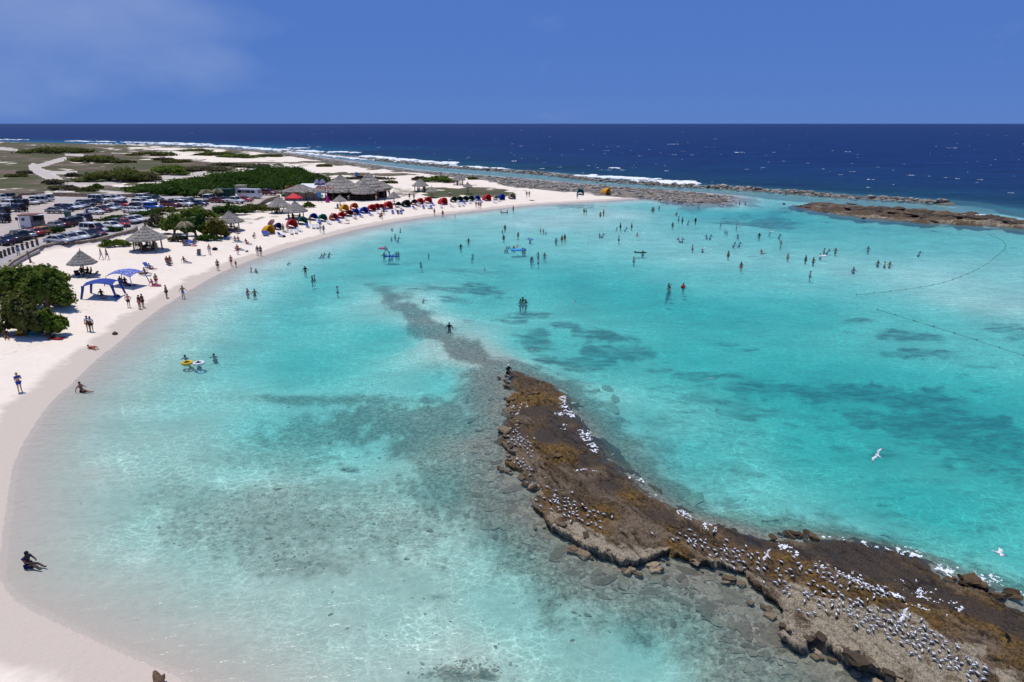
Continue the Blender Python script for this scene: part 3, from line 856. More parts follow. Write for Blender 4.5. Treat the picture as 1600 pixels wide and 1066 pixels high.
# loose blocks broken off along the rim of the ledge
blk_mat = stone_material('ledge_block', (0.085, 0.058, 0.034), (0.34, 0.265, 0.17), 7)
crust_mat = stone_material('dark_crust', (0.035, 0.024, 0.014), (0.15, 0.095, 0.045), 7)
BLOCKS = []
for k in range(6):
    bm = bmesh.new(); bmesh.ops.create_icosphere(bm, subdivisions=2, radius=1.0)
    ph = [random.uniform(0, 6) for _ in range(4)]
    for v in bm.verts:
        c = v.co
        r_ = 1 + 0.22 * math.sin(c.x * 4 + ph[0]) * math.cos(c.y * 5 + ph[1]) + 0.16 * math.sin(c.z * 7 + ph[2]) + random.uniform(-0.12, 0.12)
        v.co = Vector((max(-0.75, min(0.75, c.x * r_)), max(-0.8, min(0.8, c.y * r_)), max(-0.6, min(0.55, c.z * r_))))
    me = bpy.data.meshes.new('block'); bm.to_mesh(me); bm.free()
    a_ = me.attributes.new('tone', 'FLOAT', 'POINT'); a_.data.foreach_set('value', np.full(len(me.vertices), k / 5, np.float32)); me.materials.append(blk_mat)
    BLOCKS.append(me)
p_, u_, _t = along(LEDGE[:N_NEAR - 2], 130, 0.22, -0.02)
kk = rng.uniform(0, 1, len(p_))
p2_ = np.array([(a, b) for a, b in zip(*G(rng.uniform(1205, 1285, 16), rng.normal(832, 3, 16), 0.2))])
p3_ = np.array([(a, b) for a, b in zip(*G(rng.uniform(1478, 1590, 22), 0, 0.2))]) if False else np.column_stack(G(np.linspace(1478, 1588, 20), np.linspace(897, 928, 20) + rng.normal(0, 3, 20), 0.2))
p4_ = np.column_stack(G(rng.uniform(808, 838, 12), rng.normal(617, 4, 12), 0.3))
p5_ = np.column_stack(G(rng.uniform(850, 885, 12), rng.normal(712, 7, 12), 0.25))
for k, (x, y) in enumerate(np.concatenate([p_, p2_, p3_, p4_, p5_])):
    l_ = ledge_height(np.array([x]), np.array([y]))
    zz = float(np.maximum(l_[3][0], 0.0)) if l_[0][0] > 0 else -0.05
    s = float(rng.gamma(2.5, 0.045) + 0.06)
    o = bpy.data.objects.new('loose_block', BLOCKS[k % 6]); link(o, ledge)
    if k >= len(p_):
        o.material_slots[0].link = 'OBJECT'; o.material_slots[0].material = crust_mat
    o.location = (x, y, zz + s * 0.1); o.scale = (s * 1.5, s, s * 0.55); o.rotation_euler = (R(rng.normal(0, 14)), R(rng.normal(0, 14)), R(rng.normal(-60, 30)))

rub_mat = stone_material('coral_rubble', (0.13, 0.115, 0.095), (0.44, 0.40, 0.34))
# outer bar
p_, u_, _t = along(RIDGE, 3600, 2.0)
m_ = p_[:, 1] > 150
p_ = p_[m_]
s_ = rng.gamma(3, 0.13, len(p_)) + 0.22
rk = np.column_stack([p_, ground_z(p_[:, 0], p_[:, 1]) + s_ * 0.12, s_ * rng.uniform(0.8, 1.4, len(p_)), s_, s_ * rng.uniform(0.7, 1.1, len(p_))])
tag(pile('outer_rubble_bar', rk[rk[:, 2] > -0.4], ROCK_V, ROCK_F, rub_mat), 'thin bar of grey coral rubble between lagoon and open sea', 'rubble', kind='stuff')
# inner belt behind the sand spit
p_ = scatter_in(RUB, 7500, lambda q: fbm(q[:, 0] / 6, q[:, 1] / 6, 3, 171) > -0.35)
s_ = rng.gamma(2.5, 0.12, len(p_)) + 0.15
rk = np.column_stack([p_, ground_z(p_[:, 0], p_[:, 1]) + s_ * 0.1, s_ * rng.uniform(0.8, 1.5, len(p_)), s_, s_ * rng.uniform(0.6, 1.0, len(p_))])
tag(pile('shore_rubble', rk[rk[:, 2] > -0.3], ROCK_V, ROCK_F, rub_mat), 'broad belt of grey coral rubble behind the white sand spit', 'rubble', kind='stuff')

# ---------------------------------------------------------------- rocky islet across the lagoon mouth
st = 0.34
lo, hi = ISLET.min(0) - 3, ISLET.max(0) + 3
IX, IY = np.meshgrid(np.arange(lo[0], hi[0], st), np.arange(lo[1], hi[1], st))
shp = IX.shape
ix, iy = IX.ravel(), IY.ravel()
i_sd = sdist(ix + 1.5 * fbm(ix / 4, iy / 4, 3, 181), iy + 2.5 * fbm(ix / 4, iy / 4, 3, 183), ISLET)
beds = fbm(ix / 14 + iy / 30, iy / 2.6 - ix / 40, 4, 185)
i_h = 0.12 + 0.32 * sstep(0.05, 0.2, beds) + 0.30 * sstep(0.3, 0.42, beds) + 0.55 * fbm(ix / 2.0, iy / 1.6, 5, 187, 0.66)
iz = -0.35 + (i_h + 0.35) * sstep(-0.6, 2.2, i_sd) + 0.12 * fbm(ix / 0.9, iy / 0.9, 3, 189)
iq = grid_quads(*shp)
iq = iq[i_sd[iq].max(axis=1) > -0.5]
used = np.unique(iq); rm_ = np.full(len(ix), -1); rm_[used] = np.arange(len(used))
islet = mesh_np('rock_islet', np.stack([ix, iy, iz], 1)[used], rm_[iq])
tag(islet, 'long flat brown rock islet with dark slabs at the lagoon mouth', 'rock')
fr_ = sstep(0.75, 0.2, (iy - np.interp(ix, np.sort(ISLET[10:, 0]), ISLET[10:, 1][np.argsort(ISLET[10:, 0])])) / 16)
i_pale = 0.75 * fr_ * sstep(-0.2, 0.3, fbm(ix / 5, iy / 3, 4, 191))
i_dark = np.clip(0.25 + sstep(-0.05, 0.3, beds) * (1 - 0.75 * fr_) + sstep(0.25, 0.02, iz), 0, 1)
attr(islet.data, 'zone', np.stack([i_pale, i_dark * 0.9, 0.4 + 0 * ix, 0.5 * i_pale], 1)[used], 'FLOAT_COLOR')
islet.data.materials.append(ledge_material(True))
# dark tilted slabs lying on the islet
slab_mat = stone_material('dark_slab', (0.035, 0.028, 0.022), (0.12, 0.095, 0.075), 1.5)
SLABS = [(1250, 321, 3.2), (1262, 319.5, 2.2), (1288, 321, 3.6), (1318, 324, 4.4), (1345, 326, 3.6), (1372, 329, 2.6), (1395, 331, 3.8), (1425, 335, 4.6), (1450, 333, 4.2), (1480, 336, 3.6), (1500, 338, 3.2),
         (1520, 341, 3.8), (1540, 339, 3.4), (1556, 342, 4.0), (1575, 345, 3.4), (1590, 348, 3.2), (1225, 318.5, 2.0), (1330, 319, 3.2), (1408, 326, 3.0), (1565, 340, 2.4), (1440, 338, 2.8), (1350, 340, 1.8), (1460, 346, 2.0), (1290, 331, 1.6)]
for k, (a, b, w) in enumerate(SLABS):
    x, y = G(a, b, 0.9)
    o = pile('slab', np.array([[0, 0, 0, w * 0.5, w * 0.16 + 0.35, 0.42]]), [ROCK_V[k % 6]], [ROCK_F[0]], slab_mat, parent=islet)
    o.location = (float(x), float(y), 0.72 + 0.1 * (k % 3)); o.rotation_euler = (R(8 * ((k % 3) - 1)), R(5 * ((k % 4) - 1.5)), 0)

# stones on the bed round the ledge
bed_mat = stone_material('bed_stone', (0.20, 0.17, 0.13), (0.42, 0.37, 0.29), 6)
spots = []
for cx, cy, sxp, syp, n in [(1050, 905, 80, 30, 420), (1150, 960, 90, 36, 520), (1250, 1020, 90, 40, 520), (850, 830, 50, 40, 420), (770, 760, 70, 60, 900), (680, 690, 110, 50, 1100), (560, 640, 110, 26, 500),
                            (600, 800, 160, 60, 500), (440, 800, 120, 60, 420), (900, 900, 70, 40, 300), (960, 640, 40, 30, 40), (1010, 740, 60, 50, 120), (1150, 790, 60, 20, 60), (715, 1050, 60, 14, 320), (640, 478, 40, 14, 160), (700, 530, 50, 14, 200), (450, 875, 60, 14, 130), (800, 950, 300, 90, 130), (1340, 850, 80, 12, 60)]:
    a, b = rng.normal(cx, sxp * 0.6, n), rng.normal(cy, syp * 0.6, n)
    spots.append(np.column_stack([a, b]))
spots = np.concatenate(spots)
bx, by = G(spots[:, 0], spots[:, 1], -0.4)
bz = ground_z(bx, by)
okb = (bz < -0.15) & (sdist(bx, by, LEDGE) < -0.2) & (rng.random(len(bx)) < 0.55)
bx, by, bz = bx[okb], by[okb], bz[okb]
s_ = np.clip(rng.gamma(1.1, 0.026, len(bx)) + 0.025, 0.025, 0.22)
s_ = np.minimum(s_, -bz * 0.5)
rk = np.column_stack([bx, by, bz + s_ * 0.02, s_ * 1.3, s_, s_ * 0.55])
tag(pile('seabed_stones', rk, ROCK_V, ROCK_F, bed_mat), 'scattered brown stones lying on the shallow seabed round the ledge', 'stones', kind='stuff')
pl_spots = np.concatenate([np.column_stack([rng.normal(cx, sx_, n), rng.normal(cy, sy_, n)]) for cx, cy, sx_, sy_, n in [(1060, 900, 40, 14, 60), (1130, 930, 45, 20, 90), (1200, 990, 45, 25, 90), (1280, 1040, 50, 25, 80), (860, 830, 25, 22, 60), (800, 770, 22, 30, 70), (770, 700, 20, 40, 70), (940, 890, 40, 18, 60), (1330, 842, 60, 6, 40), (960, 745, 25, 25, 50), (880, 630, 20, 20, 40)]])
bx, by = G(pl_spots[:, 0], pl_spots[:, 1], -0.15)
bz = ground_z(bx, by)
okb = (bz < -0.08) & (sdist(bx, by, LEDGE) < -0.1)
bx, by, bz = bx[okb], by[okb], bz[okb]
s_ = rng.gamma(1.8, 0.075, len(bx)) + 0.06
rk = np.column_stack([bx, by, bz + 0.01, s_ * 1.5, s_, np.minimum(0.10, s_ * 0.22)])
tag(pile('reef_plates', rk, ROCK_V, ROCK_F, stone_material('plate', (0.15, 0.115, 0.08), (0.33, 0.265, 0.195), 7)), 'broken brown plates of reef rock just under water beside the ledge', 'plates', kind='stuff')
# flat slabs seen through the water on the sea side
pal_mat = stone_material('drowned_slab', (0.33, 0.29, 0.22), (0.45, 0.40, 0.31), 2.5)
for k, (a, b, w, dpt) in enumerate([(957, 632, 1.3, .55), (950, 603, 1.0, .7), (962, 618, 0.9, .6), (930, 606, 0.7, .6), (872, 612, 1.1, .35), (888, 630, .8, .35), (1085, 770, 1.2, .45), (1150, 792, 1.0, .5), (1180, 803, 1.1, .5), (1200, 800, .7, .6), (1235, 812, .9, .6)]):
    x, y = G(a, b, -dpt)
    zz = float(ground_z(np.array([x]), np.array([y]))[0])
    o = pile('flat_stone', np.array([[0, 0, 0, w, w * 0.62, 0.16]]), [ROCK_V[(k + 2) % 6]], [ROCK_F[0]], pal_mat)
    o.location = (float(x), float(y), zz + 0.04)
    tag(o, 'pale flat stone slab lying under clear water on the seaward side of the ledge', 'stone', 'drowned slabs beside the ledge')

# ================================================================ foam, surf and whitecaps
ft = NT('foam')
fP = ft.pos()
foam_mat = ft.done(ft.bsdf(ft.mix(ft.rng(ft.noise(fP, 2.0, 4, 0.7), 0.35, 0.65), (0.70, 0.74, 0.76), (0.84, 0.86, 0.87)), 0.8, 0.2))
BLOB_V = [_iv2 * (1 + rng.uniform(-0.25, 0.25, (len(_iv2), 1))) for _ in range(4)]
BLOB_F = [_if2] * 4
DISC_V = [_iv * (1 + rng.uniform(-0.4, 0.4, (len(_iv), 1))) for _ in range(4)]
DISC_F = [_if] * 4

def wash(lines, name, label):
    parts = []
    for pts, n, spread, size in lines:
        a = np.array(pts, float)
        w = GP(np.column_stack([a, np.full(len(a), 0.1)]))
        w = smooth_poly(w, 4)
        p, u, _ = along(w, n * 9, spread * 0.8)
        lace = np.abs(fbm(p[:, 0] / 0.33, p[:, 1] / 0.33, 3, 203))
        g = fbm(p[:, 0] / 0.9, p[:, 1] / 0.9, 3, 201)
        k = (g > -0.05) & (lace < 0.045 + 0.13 * np.maximum(g, 0))
        p = p[k]
        s = rng.gamma(2.0, 0.007, len(p)) + 0.009
        l_ = ledge_height(p[:, 0], p[:, 1])
        zz = np.where(l_[0] > 0, np.maximum(l_[3], 0.0), 0.0) + 0.01
        parts.append(np.column_stack([p, zz, s * 1.3, s, s * 0.4]))
    return tag(pile(name, np.concatenate(parts), DISC_V, DISC_F, foam_mat), label, 'foam', kind='stuff')
wash([([(877, 620), (884, 638), (898, 652), (905, 662)], 620, .2, .07), ([(898, 655), (912, 672), (918, 684)], 520, .22, .07), ([(916, 684), (926, 695), (930, 705), (940, 715)], 520, .18, .07), ([(866, 648), (884, 645)], 60, .2, .05),
      ([(874, 660), (890, 665), (880, 672)], 90, .15, .06), ([(985, 742), (1000, 750), (1015, 768)], 150, .25, .06), ([(1010, 768), (1030, 780), (1060, 800)], 200, .22, .055), ([(1060, 800), (1085, 818), (1120, 830)], 260, .18, .055),
      ([(1150, 838), (1190, 848), (1230, 858), (1262, 876)], 300, .16, .05), ([(1255, 872), (1290, 888), (1320, 895), (1350, 914)], 380, .2, .05), ([(1350, 914), (1400, 930), (1445, 950), (1490, 962)], 260, .14, .045),
      ([(1285, 834), (1320, 838), (1350, 846), (1372, 852)], 700, .2, .055), ([(1372, 852), (1410, 858), (1440, 868)], 560, .22, .05), ([(1452, 880), (1475, 890), (1490, 896)], 260, .24, .05), ([(1500, 893), (1560, 905), (1600, 920), (1640, 950)], 260, .3, .045),
      ([(800, 640), (825, 632)], 50, .2, .04), ([(1420, 905), (1450, 935), (1500, 960)], 120, .4, .04), ([(950, 738), (900, 735), (850, 745)], 70, .12, .035)], 'wash_foam', 'white lacy foam where small waves wash over the ledge')

def surf(lines):
    parts = []
    for pts, n, spread, size, hgt in lines:
        w = smooth_poly(GP(pts), 4)
        p, u, tt = along(w, n, spread * 0.8)
        g = fbm(p[:, 0] / 9, p[:, 1] / 5, 3, 211)
        k = (g > (-0.35 if pts[0][0] > 850 else 0.0)) & (rng.random(len(p)) < np.clip(np.minimum(u, 1 - u) * 9 + 0.15, 0, 1))
        p = p[k]
        s = (rng.gamma(2.0, size * 0.4, len(p)) + size * 0.15) * 0.8
        parts.append(np.column_stack([p, np.full(len(p), 0.05), s * 1.5, s * 1.2, np.clip(s * 0.3, 0.05, hgt)]))
    return np.concatenate(parts)
sf = surf([([(895, 275), (930, 276), (980, 279), (1030, 283), (1085, 287)], 1500, 2.2, .8, .55), ([(960, 283), (1000, 285), (1060, 288), (1088, 288)], 500, 1.3, .7, .4), ([(470, 236), (500, 237.5), (530, 238.5), (556, 239.5)], 900, 3.5, 1.3, .9),
           ([(440, 235.5), (500, 242), (560, 247.5), (610, 252)], 1300, 3.0, 1.0, .6), ([(560, 244), (590, 246), (620, 249), (660, 253), (700, 257)], 1500, 3.2, 1.1, .7), ([(610, 251), (660, 255), (720, 260.5), (790, 265.5)], 1500, 2.4, .9, .5), ([(195, 222.8), (260, 223.6), (330, 226.5)], 520, 5, 1.6, .8), ([(200, 225.4), (270, 225.8), (330, 228.5), (380, 231)], 560, 3.5, 1.3, .7), ([(340, 227.5), (400, 232), (450, 236)], 1100, 4.5, 1.3, .6), ([(110, 220.6), (150, 221.5), (190, 222)], 130, 5, 1.6, .7), ([(-40, 218.6), (20, 218.8), (38, 218.6)], 260, 6, 1.9, 1), ([(140, 224.6), (180, 225.2), (230, 225.6)], 90, 4, 1.3, .5),
           ([(700, 255), (712, 254.6)], 110, 2.0, 1.0, .8), ([(790, 266.5), (860, 271.5), (900, 277)], 240, 1.6, .6, .35), ([(800, 252), (830, 253)], 40, 2, .7, .3), ([(1500, 337), (1540, 338)], 80, 1.0, .5, .3), ([(1572, 346), (1610, 350), (1650, 353)], 160, 1.0, .5, .3), ([(955, 263), (966, 263)], 60, 1.3, .7, .5), ([(440, 231.5), (480, 232)], 150, 4, 1.3, .7)])
tag(pile('breaking_surf', sf, BLOB_V, BLOB_F, foam_mat), 'white breaking surf along the outer reef', 'surf', kind='stuff')
# whitecaps over the open sea
n = 400
a, b = rng.uniform(-80, 1680, n), 196 + rng.beta(0.9, 1.7, n) * 118
cx, cy = G(a, b)
so = sdist(cx, cy, OCEAN)
k = so > 14
cx, cy = cx[k], cy[k]
dist = np.hypot(cx, cy)
parts = []
for x, y, d in zip(cx, cy, dist):
    L = rng.gamma(1.1, 0.42) + 0.12
    L *= 1.0 + min(d / 1500, 1.8)
    m = 3 + int(min(L * 3, 9))
    o_ = rng.normal(0, 1, (m, 2)) * np.array([L * 0.6, L * 0.35])
    s = rng.uniform(0.12, 0.42, m) * (0.4 + L * 0.33)
    parts.append(np.column_stack([x + o_[:, 0], y + o_[:, 1], np.full(m, 0.18), s * 1.6, s * 1.1, np.clip(s * 0.30, 0.08, 0.5)]))
tag(pile('whitecaps', np.concatenate(parts), DISC_V, DISC_F, foam_mat), 'small whitecaps dotted over the dark blue open sea', 'whitecaps', kind='stuff')
# ================================================================ materials and small builders for the things on land
_mats = {}
def flat(name, col, rough=0.6, spec=0.4, var=0.12, scale=3.0, metal=0.0):
    if name in _mats: return _mats[name]
    t = NT(name)
    n = t.noise(t.obj(), scale, 3, 0.6)
    c = t.mix(t.rng(n, 0.35, 0.65), tuple(v * (1 - var) for v in col), tuple(min(1, v * (1 + var)) for v in col))
    _mats[name] = t.done(t.bsdf(c, rough, spec, Metallic=metal))
    return _mats[name]

def paint(name, col):
    if name in _mats: return _mats[name]
    t = NT(name)
    n = t.noise(t.obj(), 2.0, 4, 0.6)
    c = t.mix(t.rng(n, 0.4, 0.7, 0, 0.25), col, tuple(0.75 * v + 0.06 for v in col))
    _mats[name] = t.done(t.bsdf(c, 0.32, 0.5, Coat_Weight=0.5, Coat_Roughness=0.1))
    return _mats[name]

class MB:
    """collects simple solids into one mesh"""
    def __init__(s): s.v, s.f = [], []
    def add(s, v, f):
        o = len(s.v)
        s.v += [tuple(map(float, p)) for p in v]
        s.f += [tuple(i + o for i in q) for q in f]
        return s
    def box(s, c, d, rz=0.0, taper=1.0):
        x, y, z = (k / 2 for k in d)
        p = [(-x, -y, -z), (x, -y, -z), (x, y, -z), (-x, y, -z), (-x * taper, -y * taper, z), (x * taper, -y * taper, z), (x * taper, y * taper, z), (-x * taper, y * taper, z)]
        ca, sa = math.cos(rz), math.sin(rz)
        p = [(a * ca - b * sa + c[0], a * sa + b * ca + c[1], h + c[2]) for a, b, h in p]
        return s.add(p, [(3, 2, 1, 0), (4, 5, 6, 7), (0, 1, 5, 4), (1, 2, 6, 5), (2, 3, 7, 6), (3, 0, 4, 7)])
    def tube(s, pts, rad, n=6, cap=True):
        pts = [Vector(p) for p in pts]
        rad = rad if isinstance(rad, (list, tuple)) else [rad] * len(pts)
        V, F = [], []
        for i, p in enumerate(pts):
            d = (pts[min(i + 1, len(pts) - 1)] - pts[max(i - 1, 0)]).normalized()
            u = d.orthogonal().normalized() if abs(d.z) < 0.99 else Vector((1, 0, 0))
            if abs(d.z) < 0.99: u = d.cross(Vector((0, 0, 1))).normalized()
            w = d.cross(u)
            for k in range(n):
                a = 2 * math.pi * k / n
                V.append(p + (u * math.cos(a) + w * math.sin(a)) * rad[i])
        for i in range(len(pts) - 1):
            for k in range(n):
                a, b = i * n + k, i * n + (k + 1) % n
                F.append((a, b, b + n, a + n))
        if cap:
            F.append(tuple(range(n))[::-1]); F.append(tuple(range((len(pts) - 1) * n, len(pts) * n)))
        return s.add(V, F)
    def lathe(s, prof, n=12, c=(0, 0, 0)):
        V, F = [], []
        for r, z in prof:
            for k in range(n):
                a = 2 * math.pi * k / n
                V.append((c[0] + r * math.cos(a), c[1] + r * math.sin(a), c[2] + z))
        for i in range(len(prof) - 1):
            for k in range(n):
                a, b = i * n + k, i * n + (k + 1) % n
                F.append((a, b, b + n, a + n))
        return s.add(V, F)
    def ball(s, c, r, sub=1):
        v, f = (_iv, _if) if sub == 1 else (_iv2, _if2)
        r = np.array(r if isinstance(r, (tuple, list)) else (r, r, r))
        return s.add((v * r + np.array(c)).tolist(), f.tolist())
    def mesh(s, name, mats=(), smooth=False):
        me = bpy.data.meshes.new(name)
        me.from_pydata(s.v, [], s.f)
        if smooth: me.polygons.foreach_set('use_smooth', [True] * len(me.polygons))
        for m in (mats if isinstance(mats, (tuple, list)) else [mats]): me.materials.append(m)
        return me
    def build(s, name, mat, parent=None, smooth=False):
        return link(bpy.data.objects.new(name, s.mesh(name, mat, smooth)), parent)

def empty(name, loc=(0, 0, 0), rz=0.0):
    o = bpy.data.objects.new(name, None)
    o.empty_display_size = 0.3
    COL.objects.link(o)
    o.location = loc; o.rotation_euler = (0, 0, rz)
    return o

def part(name, me, parent, mat=None, loc=None):
    o = bpy.data.objects.new(name, me)
    link(o, parent)
    if loc: o.location = loc
    if mat is not None and len(me.materials):
        o.material_slots[0].link = 'OBJECT'
        o.material_slots[0].material = mat
    return o

def at(px, py):
    return ground_at([px], [py])[0]

def mpp(p):
    """metres across one photo pixel at a point"""
    return float(p[1] * CP + (CAM_H - p[2]) * SP) / FPX

# ---------------------------------------------------------------- vegetation
def leaf_material(name, a, b, dry=(0.16, 0.13, 0.06)):
    t = NT(name)
    tone = t.attr('tone')
    c = t.mix(tone, a, b)
    c = t.mix(t.rng(tone, 0.93, 1.0, 0, 0.7), c, dry)
    d = t.node('BsdfDiffuse'); t.put(d.inputs['Color'], c)
    tl = t.node('BsdfTranslucent'); t.put(tl.inputs['Color'], t.mix(1.0, c, (1.0, 1.1, 0.5), 'MULTIPLY'))
    m = t.node('MixShader'); m.inputs[0].default_value = 0.34
    t.l.new(d.outputs[0], m.inputs[1]); t.l.new(tl.outputs[0], m.inputs[2])
    return t.done(m.outputs[0])
LEAF = {'green': leaf_material('leaf_green', (0.060, 0.100, 0.018), (0.21, 0.265, 0.060)), 'deep': leaf_material('leaf_deep', (0.022, 0.055, 0.014), (0.075, 0.125, 0.030)),
        'olive': leaf_material('leaf_olive', (0.066, 0.080, 0.024), (0.160, 0.170, 0.055)), 'dun': leaf_material('leaf_dun', (0.085, 0.075, 0.050), (0.165, 0.145, 0.095)),
        'lime': leaf_material('leaf_lime', (0.075, 0.125, 0.018), (0.18, 0.235, 0.04)), 'gold': leaf_material('leaf_gold', (0.11, 0.105, 0.018), (0.21, 0.175, 0.04))}
bark = flat('bark', (0.14, 0.11, 0.08), 0.9, 0.1, 0.3, 8)

def crown_mesh(name, lobes, n, leaf, mat, seed, lift=-0.15):
    """leaf-sized faces spread through the outer shell of a few overlapping lobes"""
    g = np.random.default_rng(seed)
    L = np.array(lobes, float)
    vol = (L[:, 3] * L[:, 4] + L[:, 3] * L[:, 5] + L[:, 4] * L[:, 5])
    pick = g.choice(len(L), n, p=vol / vol.sum())
    d = g.normal(size=(n, 3))
    d /= np.linalg.norm(d, axis=1, keepdims=True)
    d[:, 2] = np.where(d[:, 2] < lift, -d[:, 2], d[:, 2])
    lump = 1 + 0.26 * np.sin(d[:, 0] * 8 + pick * 1.7) * np.cos(d[:, 1] * 7 + pick) + 0.15 * np.sin(d[:, 2] * 11 + d[:, 0] * 6)
    rad = (g.uniform(0.55, 1.16, n) ** 0.6) * lump
    c = L[pick, :3] + d * L[pick, 3:6] * rad[:, None]
    c[:, 2] = np.maximum(c[:, 2], leaf * 0.3)
    nrm = d + g.normal(0, 0.55, (n, 3)); nrm[:, 2] += 0.35
    nrm /= np.linalg.norm(nrm, axis=1, keepdims=True)
    u = np.cross(nrm, g.normal(size=(n, 3))); u /= np.linalg.norm(u, axis=1, keepdims=True)
    w = np.cross(nrm, u)
    s = leaf * g.uniform(0.6, 1.35, n)[:, None]
    fold = nrm * s * 0.22
    V = np.stack([c - u * s, c - w * s * 0.55 + fold, c + u * s, c + w * s * 0.55 + fold], 1).reshape(-1, 3)
    tone = np.clip(g.normal(0.45, 0.22, n) + 0.25 * np.sin(pick * 2.3), 0, 1)
    q = np.arange(n * 4).reshape(-1, 4)
    # inner mass of twigs and leaves that closes the view
    hv, hf, ht, off = [], [], [], n * 4
    for k, l in enumerate(L):
        vv = _iv2 * l[3:6] * 0.70 * (1 + 0.12 * g.normal(size=(len(_iv2), 1))) + l[:3]
        vv[:, 2] = np.maximum(vv[:, 2], 0.02)
        hv.append(vv); hf.append(np.column_stack([_if2, _if2[:, 2]]) + off); off += len(vv); ht.append(np.full(len(vv), g.uniform(0, 0.5)))
    V = np.concatenate([V] + hv)
    me = bpy.data.meshes.new(name)
    tri = np.concatenate(hf)[:, :3]
    me.vertices.add(len(V)); me.vertices.foreach_set('co', V.astype(np.float32).ravel())
    loops = np.concatenate([q.ravel(), tri.ravel()]).astype(np.int32)
    starts = np.concatenate([np.arange(0, q.size, 4), q.size + np.arange(0, tri.size, 3)]).astype(np.int32)
    me.loops.add(len(loops)); me.loops.foreach_set('vertex_index', loops)
    me.polygons.add(len(starts)); me.polygons.foreach_set('loop_start', starts)
    me.update(calc_edges=True)
    a = me.attributes.new('tone', 'FLOAT', 'POINT')
    a.data.foreach_set('value', np.concatenate([np.repeat(tone, 4)] + ht).astype(np.float32))
    me.materials.append(mat)
    return me

def shrub(px, py, hw, hp, kind, label, name='shrub', cat='shrub', group=None, leaf=None, n=None, depth=0.7, stems=4):
    """px, py: foot of the shrub; hw, hp: half width and height in photo pixels"""
    p = at(px, py)
    m = mpp(p)
    w, h = hw * m, max(hp * m * 1.02, 0.5)
    g = random.Random(int(px * 31 + py * 7))
    w_d = w * depth
    p = np.array([p[0], p[1] + w_d * 0.75, 0.0])
    p[2] = ground_z(p[:1], p[1:2])[0]
    root = empty(name, tuple(map(float, p)))
    lobes = []
    k = max(5, int(4 + hw / 5))
    for i in range(k):
        u = (i + 0.5) / k * 2 - 1 + g.uniform(-0.15, 0.15)
        v = g.uniform(-0.8, 0.8)
        e = math.sqrt(max(0.12, 1 - u * u * 0.85))
        hh = h * e * g.uniform(0.7, 1.0)
        r = w * g.uniform(0.24, 0.36) + 0.1
        lobes.append((u * w * 0.78, v * w_d * 0.6, hh * 0.52, r, r * max(depth, 0.5), hh * 0.50))
    leaf = leaf or min(max(m * 2.3, 0.10), 0.9)
    n = n or int(min(9000, max(700, 2.2 * (w * h + w * w_d) * 2.2 / (leaf * leaf) * 0.55)))
    part('crown', crown_mesh('crown', lobes, n, leaf, LEAF[kind], int(px * 13 + py)), root)
    mb = MB()
    for i in range(stems):
        a = g.uniform(0, 6.28); q = g.uniform(0.1, 0.45) * w
        mb.tube([(0.15 * q * math.cos(a), 0.15 * q * math.sin(a), -0.1), (q * 0.6 * math.cos(a), q * 0.6 * math.sin(a) * depth, h * 0.35), (q * math.cos(a), q * math.sin(a) * depth, h * 0.7)], [0.05 + h * 0.02, 0.04 + h * 0.012, 0.02], 5)
    mb.build('trunk', bark, root)
    return tag(root, label, cat, group)

# the big thicket behind the car park
FOOT = GP([(208, 303), (262, 305.5), (330, 303), (400, 299), (432, 298), (500, 291), (506, 286), (490, 279), (430, 276.5), (360, 281), (300, 288), (250, 293), (200, 299)], 2.0)
pts = scatter_in(FOOT, 260)
hgt = 2.2 + 2.6 * sstep(-112, -85, pts[:, 0]) * sstep(0.0, 9.0, sdist(pts[:, 0], pts[:, 1], FOOT)) * (0.75 + 0.5 * rng.random(len(pts))) + 0.4
hgt = hgt * np.clip(0.8 + 0.35 * fbm(pts[:, 0] / 14, pts[:, 1] / 14, 3, 301), 0.5, 1.2)
gzz = ground_z(pts[:, 0], pts[:, 1])
lob = np.column_stack([pts, gzz + hgt * 0.5, rng.uniform(2.4, 4.6, len(pts)), rng.uniform(2.4, 4.6, len(pts)), hgt * 0.55])
tk = bpy.data.objects.new('mangrove_thicket', crown_mesh('mangrove_thicket', lob, 52000, 0.36, LEAF['deep'], 5))
link(tk)
tag(tk, 'dense dark green mangrove thicket behind the car park', 'thicket', kind='stuff')

